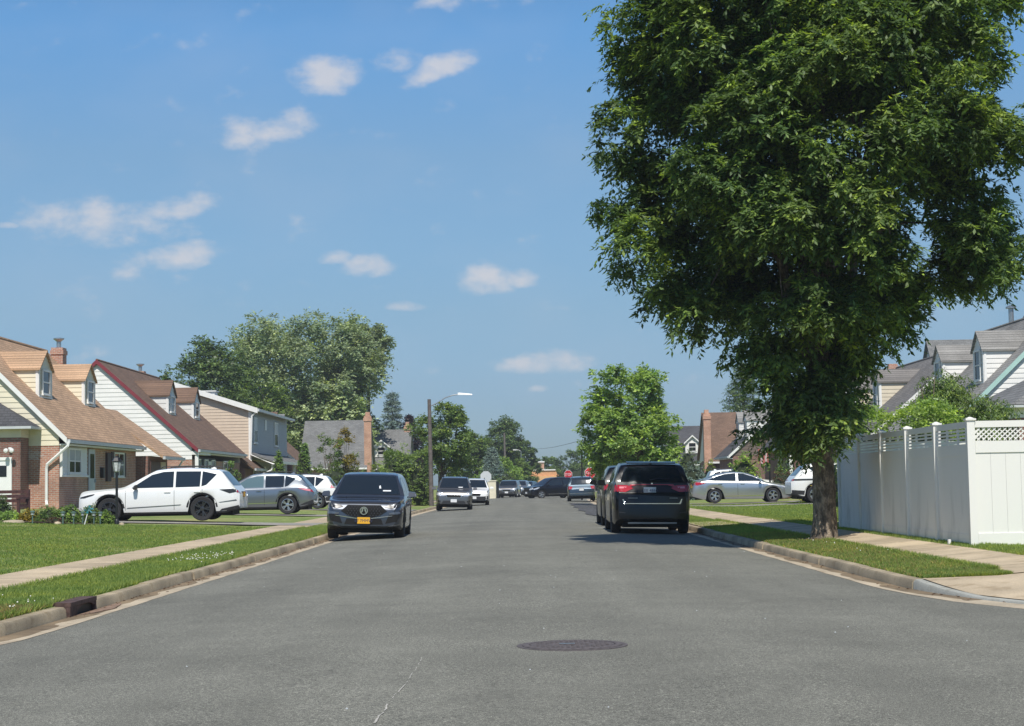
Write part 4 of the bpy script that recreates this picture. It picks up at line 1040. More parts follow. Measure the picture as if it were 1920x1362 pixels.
# front wall of the first house: cream bay with sash window, storm door, shuttered window, garage wing
h.siding([(.25, 2.08), (3.1, 2.08), (3.1, 3.12), (.25, 3.12)][0:0] or [(.3, 1.98), (4.3, 1.98), (4.3, 3.14), (.3, 3.14)], 'front', -.02, 'siding_white', 'porch_siding', .16)
mb = h.mb(); mb.box(-.10, .0, .12, .26, 2.0, 3.2); h.part('porch_post', mb, M['white']); mb = h.mb(); mb.box(-.09, .05, .12, 4.4, 1.92, 2.0); h.part('porch_sill', mb, M['white'])
h.window('front', -.03, 1.2, 3.1, 2.05, 3.08, mull=1, blind=True)
h.door('front', -.02, 4.5, 5.5, .75, 3.1, 'door_grey')
h.window('front', -.02, 9.0, 10.9, 1.95, 3.05, shutters='shutter', mull=1)
mb = h.mb(); mb.box(-.16, -.02, 6.6, 6.85, 1.9, 2.35); h.part('wall_lamp', mb, M['black_metal'])
mb = h.mb(); mb.box(-.10, 0, 7.6, 8.3, 1.75, 3.0); h.part('wall_panel', mb, M['shutter'])
h.bar('downspout', [(-.42, -.16, 3.28), (-.40, -.20, 3.12), (.42, -.14, 2.42), (.46, -.12, 2.25), (.46, -.12, 1.0), (.40, -.3, .82)], .06, 'white', n=6)
# paler efflorescence patch on the brick gable
mb = h.mb(); pts = []
for k in range(22):
    a = 2 * math.pi * k / 22; r = 1 + .22 * math.sin(k * 2.3) + .12 * math.sin(k * 4.1); pts.append((1.25 + .62 * r * math.cos(a), -.006, 2.78 + .20 * r * math.sin(a)))
mb.face(pts); h.part('worn_brick_patch', mb, map_mat('brick_pale_xz', 'brick', (.56, .44, .38), (.44, .26, .20), (.6, .55, .5), .22, .075, .012, 'xz'), recalc=False)
# garage wing beyond
tz = lambda u: 3.0 + (u + 1.2)
h.wall(-.55, 5, 13.65, 18.2, .4, 2.95, 'brick_dark', 'wing_wall')
h.roofslab([(-1.25, 13.75, 2.95), (-1.25, 18.6, 2.95), (2.05, 18.6, 5.35), (2.05, 13.75, 5.35)], .14, 'roof_tan', 'wing_roof')
h.roofslab([(5.4, 18.6, 2.95), (5.4, 13.75, 2.95), (2.05, 13.75, 5.35), (2.05, 18.6, 5.35)], .14, 'roof_tan', 'wing_roof')
mb = h.mb(); mb.box(-1.38, -1.26, 13.7, 18.6, 2.78, 2.92); h.part('gutter', mb, M['gutter_grey'])
h.door('front', -.57, 14.0, 16.2, .75, 2.7, 'door_dark', glass=False); h.door('front', -.57, 16.4, 17.5, .75, 2.7, 'siding_beige', glass=False)
h.bar('downspout', [(-1.3, 18.5, 2.85), (-1.1, 18.4, 2.5), (-.65, 18.4, 2.3), (-.65, 18.4, .8)], .05, 'white', n=6)

# --- garage of the nearest left lot, dark hip roof, white door facing the camera
def hip_garage(name, label, side, xf, y0, wid, ln, ze, zr, brick, roof, door=True, zg=.5, lean=False):
    h = House(name, side, xf, y0, label, cat='garage', zg=zg)
    h.wall(0, wid, 0, ln, zg - .3, ze - .42, brick); o = .38
    mb = h.mb(); mb.box(-.01, wid + .01, -.01, ln + .01, ze - .42, ze - .05); h.part('frieze', mb, M['siding_beige' if door else 'white'])
    if lean: mb = h.mb(); mb.prism([(-.5, -.35, ze - .1), (wid + .4, -.35, ze - .1), (wid + .4, ln, ze - .1), (-.5, ln, ze - .1)], [(-.5, -.35, ze), (wid + .4, -.35, ze), (wid + .4, ln, ze), (-.5, ln, ze)]); h.part('soffit', mb, M['gutter_grey'])
    else:
        mb = h.mb(); mb.prism([(-o, -o, ze - .08), (wid + o, -o, ze - .08), (wid + o, ln + o, ze - .08), (-o, ln + o, ze - .08)], [(-o, -o, ze), (wid + o, -o, ze), (wid + o, ln + o, ze), (-o, ln + o, ze)]); h.part('soffit', mb, M['gutter_grey'])
    mb = h.mb(); d = (wid + 2 * o) / 2; cy0, cy1 = -o + d * .8, ln + o - d * .8; cx = wid / 2; e = .015
    if cy1 < cy0: cy0 = cy1 = ln / 2
    A = [(-o, -o, ze + e), (wid + o, -o, ze + e), (wid + o, ln + o, ze + e), (-o, ln + o, ze + e)]; r0, r1 = (cx, cy0, zr), (cx, cy1, zr)
    mb.face([A[0], A[1], r0]); mb.face([A[1], A[2], r1, r0] if r0 != r1 else [A[1], A[2], r0]); mb.face([A[2], A[3], r1]); mb.face([A[3], A[0], r0, r1] if r0 != r1 else [A[3], A[0], r0]); mb.face(A)
    if lean:
        # hipped lean-to against the gable of the house behind
        mb = h.mb(); A = [(-.45, -.3, ze + e), (wid + .4, -.3, ze + e), (wid + .4, ln, ze + e), (-.45, ln, ze + e)]; T0, T1 = (1.2, ln, zr), (wid - 1, ln, zr)
        mb.face([A[0], A[1], T1, T0]); mb.face([A[1], A[2], T1]); mb.face([A[3], A[0], T0]); mb.face(A[::-1]); mb.face([A[2], A[3], T0, T1])
    rf = h.part('roof', mb, [M[roof + 'xz'], M[roof + 'yz']])
    for f in rf.data.polygons: f.material_index = 1 if abs(f.normal.x) > abs(f.normal.y) else 0
    if door:
        mb = h.mb(); mb.box(.32, .40, -.07, 0, zg, 2.58); mb.box(.32, 3.0, -.072, 0, 2.58, 2.70); 
        mb.box(.40, 3.0, -.04, 0, zg, 2.58); d_ = h.part('garage_door', mb, M['white'])
        mb = h.mb(); 
        for k in range(3): mb.box(.52 + k * .8, 1.05 + k * .8, -.052, -.04, 1.95, 2.38)
        h.part('door_pane', mb, M['window'], d_)
        mb = h.mb(); mb.box(.30, .42, -.16, -.01, 3.0, 3.08); mb.lathe([(.03, -.25), (.09, -.32), (.08, -.4), (.01, -.42)], 10, 'y', (.46, 0, 2.95)); mb.lathe([(.03, -.25), (.09, -.32), (.08, -.4), (.01, -.42)], 10, 'y', (.24, 0, 2.95)); h.part('flood_light', mb, M['white'])
    return h
hip_garage('brick_garage', 'brick garage with white door and dark hip roof at the left picture edge', -1, -19.03, 65.85, 8, 1.1, 3.88, 4.9, 'brick_dark', 'roof_dark', zg=.6, lean=True)

# --- second house: white siding, red rake, brown roof
h = rake_house('cape_house', 'white sided cape house with red rake trim and brown roof behind the cream house', -1, -17.35, 92.0, 16.0, 10.2, 3.52, 8.4, 'brick', 'siding_white', 'roof_brown', 'trim_red', zw=2.95, gablelap=.23,
               dorm=[(2.0, 3.5, 5.5, 6.65, 7.45, 'siding_stained', 'roof_brown', 'white', .3), (2.0, 11.0, 13.0, 6.65, 7.45, 'siding_stained', 'roof_brown', 'white', .3)],
               chim=(6.1, 15.2, .6, .6, 5.5, 8.8))
mb = h.mb(); mb.box(-.4, .0, -.05, 3.4, 3.2, 3.4); h.part('porch_beam', mb, M['white']); mb = h.mb(); mb.box(-.34, -.16, .0, .2, .7, 3.2); h.part('porch_post', mb, M['white'])
mb = h.mb(); mb.box(-.03, .0, .9, 7.2, .9, 3.1); h.part('porch_recess_shade', mb, M['dark'])  # flat near-black panel paints the shade of the recessed porch
for a in (1.1, 3.4, 5.6): h.window('front', -.03, a, a + 1.1, 1.3, 3.0)
h.door('front', -.03, 4.6, 5.5, .75, 2.9, 'white')
h.window('front', -.02, 9.6, 12.4, 1.6, 3.0, mull=1, frame='white')
h.window('gable', 0, 5.2, 6.1, 6.1, 7.0, blind=True)
h.wall(-.3, 6, 16.05, 20.5, .4, 2.6, 'brick_dark', 'wing_wall')
h.roofslab([(-.9, 16.2, 2.62), (-.9, 20.9, 2.62), (2.8, 20.9, 5.5), (2.8, 16.2, 5.5)], .14, 'roof_brown', 'wing_roof')
mb = h.mb(); mb.box(-1.02, -.91, 16.2, 20.9, 2.45, 2.6); h.part('gutter', mb, M['gutter_grey'])

# --- third house: two storeys, tan gable, grey front
h = House('two_storey_house', -1, -17.1, 111.0, 'two storey house with tan sided gable wall, grey front and white low pitched roof trim', zg=.6)
D3, L3, ze3, zr3 = 10.4, 17.5, 6.55, 8.35
mb = h.mb(); mb.prism([(0, 0, .3), (D3, 0, .3), (D3, 0, ze3 - .1), (D3 / 2, 0, zr3 - .12), (0, 0, ze3 - .1)], [(0, L3, .3), (D3, L3, .3), (D3, L3, ze3 - .1), (D3 / 2, L3, zr3 - .12), (0, L3, ze3 - .1)]); h.part('wall', mb, M['siding_tan'])
h.siding([(0, .5), (D3, .5), (D3, ze3 - .1), (D3 / 2, zr3 - .12), (0, ze3 - .1)], 'gable', -.005, 'siding_tan', 'gable_siding', .2)
h.siding([(0, 3.2), (L3, 3.2), (L3, ze3 - .1), (0, ze3 - .1)], 'front', -.005, 'siding_grey', 'front_siding', .2)
h.siding([(0, .5), (L3, .5), (L3, 3.1), (0, 3.1)], 'front', -.005, 'siding_grey', 'front_siding', .2)
h.roofslab([(-.45, -.3, ze3 - .06), (-.45, L3 + .3, ze3 - .06), (D3 / 2, L3 + .3, zr3), (D3 / 2, -.3, zr3)], .12, 'roof_grey')
h.roofslab([(D3 + .45, L3 + .3, ze3 - .06), (D3 + .45, -.3, ze3 - .06), (D3 / 2, -.3, zr3), (D3 / 2, L3 + .3, zr3)], .12, 'roof_grey')
h.beam('rake_board', (-.5, -.33, ze3 - .02), (D3 / 2, -.33, zr3 + .05), .07, .34, 'white'); h.beam('rake_board', (D3 + .5, -.33, ze3 - .02), (D3 / 2, -.33, zr3 + .05), .07, .34, 'white')
mb = h.mb(); mb.box(-.60, -.46, -.3, L3 + .3, ze3 - .24, ze3 - .08); h.part('gutter', mb, M['gutter_grey'])
mb = h.mb(); mb.box(-.04, .14, -.045, -.026, .5, ze3 - .1); mb.box(-.045, -.028, -.04, .16, .5, ze3 - .1); h.part('corner_board', mb, M['white'])
h.window('front', -.02, 1.0, 2.5, 4.3, 6.0, blind=True); h.window('front', -.02, 10.6, 12.4, 4.3, 6.0, blind=True)
mb = h.mb(); mb.box(-.06, -.02, 6.0, 6.8, 5.3, 6.0); h.part('wall_vent', mb, M['white'])
mb = h.mb(); mb.prism([(-1.5, -.2, 3.0), (-1.5, L3, 3.0), (0, L3, 3.55), (0, -.2, 3.55)], [(-1.5, -.2, 3.1), (-1.5, L3, 3.1), (0, L3, 3.68), (0, -.2, 3.68)]); h.part('porch_roof', mb, M['roof_greyyz'])
mb = h.mb(); mb.box(-1.62, -1.5, -.2, L3, 2.92, 3.1); h.part('gutter', mb, M['white'])
for v in (.1, 5.5, 11, 16.5): mb = h.mb(); mb.box(-1.45, -1.3, v, v + .15, .6, 3.0); h.part('porch_post', mb, M['white'])
for a in (.6, 3.0): h.window('front', -.02, a, a + 1.2, 1.1, 2.8)
h.door('front', -.02, 5.2, 6.2, .7, 2.8, 'white')
h.window('front', -.02, 8, 10, 1.2, 2.7)
h.bar('downspout', [(-.5, -.2, ze3 - .15), (-.1, -.2, ze3 - .55), (-.02, -.2, 3.5), (-1.55, -.3, 2.85), (-1.4, -.3, 2.5), (.0, -.22, 1.9), (.05, -.22, .7)], .06, 'white', n=6)
mb = h.mb(); mb.box(3.4, 3.65, -.12, -.03, 3.9, 5.3); h.part('utility_conduit', mb, M['siding_beige'])
mb = h.mb(); mb.box(2.6, 3.5, 1.5, 2.6, 7.4, 7.75); mb.box(2.5, 3.6, 1.4, 2.7, 7.75, 7.82); h.part('roof_vent', mb, M['white'])

# --- fourth house: brown roof, white dormer
h = rake_house('cape_house', 'brown roofed cape house with a white dormer half hidden by the grey siding house', -1, -17.0, 130.5, 9.0, 9.6, 3.4, 8.0, 'brick_dark', 'siding_white', 'roof_brown', 'white',
               dorm=[(1.5, 1.4, 3.4, 6.35, 7.15, 'siding_white', 'roof_brown'), (1.5, 5.6, 7.6, 6.35, 7.15, 'siding_white', 'roof_grey')])

# --- houses turned towards the far crossing: ridge across our view
def cross_house(name, label, x0, x1, y0, dep, ze, zr, roof, wallk, chims=(), dormers=(), zg=.6, cat='house'):
    root = empty(name, ((x0 + x1) / 2, y0, zg), 0, label, cat); cx = (x0 + x1) / 2
    T = lambda p: (p[0] - cx, p[1] - y0, p[2] - zg)
    def mk(): m = MB(); m.T = T; return m
    mb = mk(); mb.box(x0, x1, y0, y0 + dep, zg - .3, ze); 
    o = mb.build('wall', [M[wallk + 'xz'], M[wallk + 'yz']] if wallk + 'xz' in M else [M[wallk]], root)
    if wallk + 'xz' in M:
        for f in o.data.polygons: f.material_index = 1 if abs(f.normal.x) > .7 else 0
    mb = mk(); 
    for x in (x0, x1): mb.prism([(x - .02, y0, ze), (x - .02, y0 + dep, ze), (x - .02, y0 + dep / 2, zr - .12)], [(x + .02, y0, ze), (x + .02, y0 + dep, ze), (x + .02, y0 + dep / 2, zr - .12)])
    mb.build('gable', M['siding_white'], root)
    e = .35; th = .14; mb = mk()
    for ya, yb in ((y0 - e, y0 + dep / 2), (y0 + dep + e, y0 + dep / 2)):
        P = [(x0 - .25, ya, ze - .1), (x1 + .25, ya, ze - .1), (x1 + .25, yb, zr), (x0 - .25, yb, zr)]; mb.prism([(a, b, c - th) for a, b, c in P], P)
    mb.build('roof', M[roof + 'xz'], root)
    mb = mk(); mb.box(x0 - .25, x1 + .25, y0 - e - .12, y0 - e - .01, ze - .3, ze - .14); mb.build('gutter', M['white'], root)
    tan = (zr - ze) / (dep / 2 + e)
    for (cxx, cyy, w, zt, key) in chims:
        mb = mk(); mb.box(cxx - w / 2, cxx + w / 2, cyy - .35, cyy + .35, zg, zt); mb.box(cxx - w / 2 - .06, cxx + w / 2 + .06, cyy - .41, cyy + .41, zt - .5, zt - .2)
        mb.box(cxx - w / 2 + .12, cxx + w / 2 - .12, cyy - .2, cyy + .2, zt, zt + .35)
        o = mb.build('chimney', [M[key + 'xz'], M[key + 'yz']], root)
        for f in o.data.polygons: f.material_index = 1 if abs(f.normal.x) > .7 else 0
    for (dx0, dx1, zb, zt, zrr) in dormers:
        yf = y0 - e + (zb - ze) / tan - .1; xm = (dx0 + dx1) / 2; mb = mk()
        mb.prism([(dx0, yf, zb), (dx1, yf, zb), (dx1, yf, zt), (xm, yf, zrr), (dx0, yf, zt)], [(dx0, yf + 3, zb), (dx1, yf + 3, zb), (dx1, yf + 3, zt), (xm, yf + 3, zrr), (dx0, yf + 3, zt)])
        d = mb.build('dormer', M['siding_white'], root); r = mk()
        for a in (dx0 - .18, dx1 + .18):
            zz = zt - .18 * (zrr - zt) / (xm - dx0); P = [(a, yf - .2, zz), (xm, yf - .2, zrr), (xm, yf + 3.2, zrr), (a, yf + 3.2, zz)]
            r.prism(P, [(p, q, c + .12) for p, q, c in P])
        r.build('dormer_roof', M[roof + 'yz'], d)
        t = mk()
        for a in (dx0 - .18, dx1 + .18):
            zz = zt - .18 * (zrr - zt) / (xm - dx0); t.prism([(a, yf - .26, zz - .02), (xm, yf - .26, zrr - .02), (xm, yf - .26, zrr + .14), (a, yf - .26, zz + .14)], [(a, yf - .21, zz - .02), (xm, yf - .21, zrr - .02), (xm, yf - .21, zrr + .14), (a, yf - .21, zz + .14)])
        t.build('dormer_trim', M['white'], d)
        w = mk(); ww = (dx1 - dx0) * .24; w.box(xm - ww, xm + ww, yf - .04, yf, zb + .25, zt - .05); wi = w.build('window', M['window'], d)
        w2 = mk(); w2.box(xm - ww - .06, xm + ww + .06, yf - .05, yf - .045 + .01, (zb + .25 + zt - .05) / 2 - .03, (zb + .25 + zt - .05) / 2 + .03)
        w2.box(xm - ww - .09, xm - ww, yf - .06, yf, zb + .2, zt); w2.box(xm + ww, xm + ww + .09, yf - .06, yf, zb + .2, zt); w2.box(xm - ww, xm + ww, yf - .06, yf, zt - .05, zt + .05); w2.box(xm - ww, xm + ww, yf - .06, yf, zb + .16, zb + .25)
        w2.build('window_frame', M['white'], d)
    return root
def px_x(px, D): return W(px, 900, D).x
def px_z(px, py, D): return W(px, py, D).z
D5 = 158.0; a, b = px_x(566, D5), px_x(684, D5)
cross_house('grey_roof_house', 'house with a large plain grey roof and tall red chimney at its right end', a, b, D5, 9.6, 3.2, px_z(620, 789, D5 + 4.8), 'roof_grey', 'brick', chims=[(px_x(690.5, D5), D5 + .2, .66, px_z(690, 780, D5), 'brick_orange')])
D6 = 172.0
cross_house('grey_roof_house', 'grey roofed house with one white gabled dormer, right of the tall red brick chimney', px_x(698, D6), px_x(764, D6), D6, 9, 3.2, px_z(730, 806, D6 + 4.5), 'roof_grey', 'siding_white',
            chims=[(px_x(760, D6), D6 + 4.5, .6, px_z(760, 798, D6 + 4.5), 'brick')], dormers=[(px_x(701, D6), px_x(728, D6), px_z(715, 857, D6), px_z(715, 838, D6), px_z(715, 827, D6))])
D7 = 178.0
cross_house('grey_roof_house', 'dark grey roofed house with one white gabled dormer, left of the tall orange chimney', px_x(1256, D7), px_x(1324, D7), D7, 9, 3.2, px_z(1290, 799, D7 + 4.5), 'roof_dark', 'siding_white', dormers=[(px_x(1288, D7), px_x(1314, D7), px_z(1300, 850, D7), px_z(1300, 830, D7), px_z(1300, 818, D7))])
D8 = 150.5
cross_house('brown_roof_house', 'brown roofed house with a tall orange brick chimney at its left end', px_x(1334, D8), px_x(1334, D8) + 11, D8, 9.2, 3.1, px_z(1380, 773, D8 + 4.6), 'roof_brown', 'brick_dark', chims=[(px_x(1328, D8), D8 + .2, .62, px_z(1328, 776, D8), 'brick_orange')])

roofmats('roof_greybrown', (.21, .195, .18))
# --- right side capes
h = rake_house('cape_house', 'white sided cape house with mint rake trim and two dormers at the right', 1, 17.85, 68.3, 12.6, 9.2, 3.42, 8.15, 'brick', 'siding_white', 'roof_weather', 'trim_mint', gablelap=.2,
               dorm=[(1.50, 1.6, 3.1, 6.55, 7.25, 'siding_white', 'roof_weather'), (1.50, 8.3, 9.8, 6.55, 7.2, 'siding_white', 'roof_weather')])
for k, a in enumerate((1.2, 5.0, 9.6)): h.window('front', -.02, a, a + 1.4, 1.5, 2.9)
mb = h.mb(); mb.prism([(5.2, .2, 7.2), (11.0, .2, 7.2), (11.0, 12, 7.2), (5.2, 12, 7.2)], [(6.3, 1.2, 9.3), (10, 1.2, 9.3), (10, 10.5, 9.3), (6.3, 10.5, 9.3)]); h.part('rear_roof', mb, M['roof_greyxz'])
mb = h.mb(); mb.lathe([(.12, 8.3), (.12, 8.95)], 10, 'z', (5.0, 9.5, 0)); mb.lathe([(.24, 8.95), (.24, 9.02), (.05, 9.1)], 10, 'z', (5.0, 9.5, 0)); h.part('flue_cap', mb, M['metal'])
h = rake_house('cape_house', 'brown grey roofed cape house with beige dormers behind the large tree', 1, 17.85, 84.0, 17.0, 9.2, 3.42, 7.7, 'brick', 'siding_beige', 'roof_greybrown', 'white',
               dorm=[(1.50, 6.0, 7.5, 6.4, 7.0, 'siding_beige', 'roof_greybrown'), (1.50, 12.3, 13.8, 6.4, 7.0, 'siding_beige', 'roof_greybrown')], chim=(4.4, 15.8, .5, .4, 5, 7.95, 'brick', False))
D9 = 118.0
cross_house('beige_house', 'beige gabled house seen between the two dormers above the right roofs', px_x(1778, D9), px_x(1832, D9) + 2, D9, 8, 6, px_z(1800, 637, D9 + 4), 'roof_grey', 'siding_beige')
h = rake_house('cape_house', 'shaded cape house with a dark front behind the trunk of the large tree', 1, 17.85, 109.0, 13.0, 9.2, 3.42, 8.1, 'brick_dark', 'siding_grey', 'roof_dark', 'white',
               dorm=[(1.50, 1.6, 3.1, 6.5, 7.2, 'siding_white', 'roof_dark')])
mb = h.mb(); mb.box(-.3, -.1, .1, .25, .6, 3.1); h.part('porch_post', mb, M['white']); mb = h.mb(); mb.box(-.3, -.1, 4.3, 4.45, .6, 3.1); h.part('porch_post', mb, M['white']); h.window('front', -.02, 1, 2.6, 1.2, 2.8); h.door('front', -.02, 5.2, 6.3, .6, 2.7, 'white')
h = rake_house('cape_house', 'dark grey roofed cape house with white dormers and white rake beside the tall orange chimney', 1, 17.7, 138.5, 9.0, 9.0, 3.3, 7.6, 'brick_dark', 'shingle_brown_wall', 'roof_dark', 'white', gablelap=.25,
               dorm=[(1.3, .4, 2.2, 6.2, 6.95, 'siding_white', 'roof_weather'), (1.3, 5.2, 7.0, 6.2, 6.95, 'siding_white', 'roof_weather')]) if not M.update({'shingle_brown_wall': plain('brown_wall_shingles', (.16, .12, .10), .9)}) else None
hip_garage('brick_garage', 'brick building with grey hip roof behind the lattice fence at the right edge', 1, 17.3, 58.5, 8, 6, 3.72, 6.1, 'brick_dark', 'roof_grey', door=False, zg=.3)

# orange building closing the street
DO = 262 + 14
h = empty('orange_building', (W(1018, 900, DO).x, DO, .1), 0, 'low orange building with a small brick tower at the end of the street', 'building')
def at_o(px0, px1, py0, py1, d0, d1, name, m, par=h, taper=None):
    mb = MB(); ox, oy, oz = h.location; x0, x1 = px_x(px0, DO) - ox, px_x(px1, DO) - ox; z0, z1 = px_z(1018, py1, DO) - oz, px_z(1018, py0, DO) - oz
    if taper: t0, t1 = (px_x(taper[0], DO) - ox, px_x(taper[1], DO) - ox); mb.prism([(x0, d0, z0), (x1, d0, z0), (x1, d1, z0), (x0, d1, z0)], [(t0, d0, z1), (t1, d0, z1), (t1, d1, z1), (t0, d1, z1)])
    else: mb.box(x0, x1, d0, d1, z0, z1)
    return mb.build(name, m, par)
at_o(982, 1052, 893, 925, 0, 9, 'wall', M['orange_wall']); at_o(984, 1050, 882, 893, .3, 8, 'roof', M['roof_orange'] if 'roof_orange' in M else plain('orange_tiles', (.66, .34, .16), .8), taper=(1003, 1040))
at_o(1000, 1042, 880.5, 882.5, .1, 8.2, 'roof_edge', M['white']); at_o(1006, 1021, 867, 880.5, 2, 4, 'tower', M['brick_orangexz']); at_o(1005, 1022, 865, 867, 1.8, 4.2, 'tower_cap', M['white']); at_o(1008, 1014, 871, 877, 1.9, 2, 'window', M['window'])
for a in (990, 1003, 1030): at_o(a, a + 5, 898, 906, -.1, 0, 'window', M['window'])
# ------------------------------------------------------------------ vehicles
def sm(x, xs, ys): return float(np.interp(x, xs, ys))
class Car:
    """local frame: nose towards -Y, wheels on z=0. pt,pb,ps: profile tables (y, z) of top, bottom and shoulder; hw: (y, factor of half width)"""
    def __init__(s, name, label, cat, loc, rz, L, Wd, top, belt, plan, wheels, Rw, paint, zb=.24, cladding=True, k=.36, archgap=.06, group=None, zr=None, ztl=0, dark_top=None):
        s.root = empty(name, loc, rz, label, cat, group); s.L, s.W = L, Wd; s.paint = M[paint]; s.wheels = wheels; s.Rw = Rw
        hwm = Wd / 2
        ys = sorted(set([0, .02, .05, .09, .14, L - .14, L - .09, L - .05, L - .02, L] + list(np.linspace(.2, L - .2, 64))))
        Y = np.array(ys); fine = np.linspace(-.3, L + .3, 600)
        def smooth(tab, sig):
            a = np.interp(fine, [p[0] for p in tab], [p[1] for p in tab]); n = int(sig / (fine[1] - fine[0])); kx = np.exp(-.5 * (np.arange(-3 * n, 3 * n + 1) / max(n, 1)) ** 2); kx /= kx.sum()
            return np.convolve(np.pad(a, 3 * n, 'edge'), kx, 'valid')
        T_, S_, P_ = smooth(top, .045), smooth(belt, .06), smooth(plan, .035)
        zt = np.interp(Y, fine, T_); zs = np.interp(Y, fine, S_); hw = np.interp(Y, fine, P_) * hwm
        zs = np.minimum(zs, zt - .05); mb = MB(); rings = []
        for i, y in enumerate(Y):
            b = zb + .10 * max(0, 1 - y / .35) + .14 * max(0, 1 - (L - y) / .45)
            arch = b
            for wy in wheels:
                R = Rw + archgap
                if abs(y - wy) < R: arch = max(arch, Rw + math.sqrt(R * R - (y - wy) ** 2))
            w = hw[i]; z0, z1 = zs[i], zt[i]; d = z1 - z0; hh = z0 - arch
            rw = w * .955 - max(0, d - .08) * k; rw = max(rw, w * .5)
            e = min(1, d / .30)
            pts = [(0, arch), (w * .78, arch), (w * .945, arch), (w * .985, arch + min(.06, hh * .3)), (w, arch + hh * .38), (w * 1.0, arch + hh * .62), (w * .99, z0 - .055), (w * .968, z0),
                   (w * .955 - (w * .955 - rw) * .12, z0 + d * .12), (w * .955 - (w * .955 - rw) * .5, z0 + d * .5), (rw + .012, z0 + d * (1 - .16 * e)), (rw - .035, z0 + d * (1 - .055 * e)), (rw * .80, z1 - .012), (rw * .42, z1 - .003), (0, z1)]
            ring = [mb.vert((-x, y - L / 2, z)) for x, z in pts[::-1]] + [mb.vert((x, y - L / 2, z)) for x, z in pts[1:-1]]
            rings.append(ring)
        n = len(rings[0]); 
        for i in range(len(rings) - 1):
            for q in range(n):
                qq = (q + 1) % n
                # indices 12..16 are underside (dark); cladding next to it
                low = q in (12, 13, 14, 15); cl = cladding and q in (11, 16)
                mb.idx([rings[i][q], rings[i][qq], rings[i+1][qq], rings[i+1][q]], 2 if low else 1 if cl else 0)
        mb.idx(rings[0][::-1], 0); mb.idx(rings[-1], 0)
        s.body = mb.build('body', [s.paint, M['plastic'], M['under']], s.root, smooth=38)
        bm = bmesh.new(); bm.from_mesh(s.body.data); bmesh.ops.triangulate(bm, faces=bm.faces); s.bvh = BVHTree.FromBMesh(bm); bm.free()
        u = MB(); u.box(-hwm + .27, hwm - .27, -L / 2 + .25, L / 2 - .25, .17, .62); u.build('underbody', M['under'], s.root)
        s.hwm = hwm
    def decal(s, poly, view, mat, name, off=.006, step=.07, parent=None, mirror=False, lim=None, mats=None):
        """thin panel that follows the body; poly in (x,z) for front/rear, (y,z) for sides (y from the nose)"""
        todo = [(poly, view)]
        if mirror:
            todo = [(poly, view), ([(-a, b) for a, b in poly], view)] if view in ('front', 'rear') else [(poly, 'left'), (poly, 'right')]
        outs = []
        for pl, vw in todo:
            bm = bmesh.new()
            if vw in ('left', 'right'): pl = [(a - s.L / 2, b) for a, b in pl]
            vs = [bm.verts.new((a, b, 0)) for a, b in pl]; bm.faces.new(vs)
            a0, a1 = min(p[0] for p in pl), max(p[0] for p in pl); b0, b1 = min(p[1] for p in pl), max(p[1] for p in pl)
            for ax, lo, hi in ((0, a0, a1), (1, b0, b1)):
                c = math.ceil(lo / step) * step
                while c < hi:
                    if c > lo + 1e-4:
                        no = Vector((1, 0, 0)) if ax == 0 else Vector((0, 1, 0)); bmesh.ops.bisect_plane(bm, geom=bm.verts[:] + bm.edges[:] + bm.faces[:], plane_co=no * c, plane_no=no)
                    c += step
            bmesh.ops.triangulate(bm, faces=[f for f in bm.faces if len(f.verts) > 4])
            dead = []
            for v in bm.verts:
                a, b = v.co.x, v.co.y
                if vw == 'front': o, d = Vector((a, -9, b)), Vector((0, 1, 0))
                elif vw == 'rear': o, d = Vector((a, 9, b)), Vector((0, -1, 0))
                elif vw == 'left': o, d = Vector((-9, a, b)), Vector((1, 0, 0))
                else: o, d = Vector((9, a, b)), Vector((-1, 0, 0))
                h, nn, _, _ = s.bvh.ray_cast(o, d)
                if h is None: dead.append(v); continue
                if nn.dot(d) > 0: nn = -nn
                v.co = h + (nn * .6 - d * .4).normalized() * off if view in ('front', 'rear') else h + nn * off
            if dead: bmesh.ops.delete(bm, geom=dead, context='VERTS')
            me = bpy.data.meshes.new(name); bmesh.ops.recalc_face_normals(bm, faces=bm.faces); bm.to_mesh(me); bm.free()
            me.materials.append(M[mat]); me.polygons.foreach_set('use_smooth', [True] * len(me.polygons))
            o = bpy.data.objects.new(name, me); COL.objects.link(o); o.parent = parent or s.root; outs.append(o)
        return outs
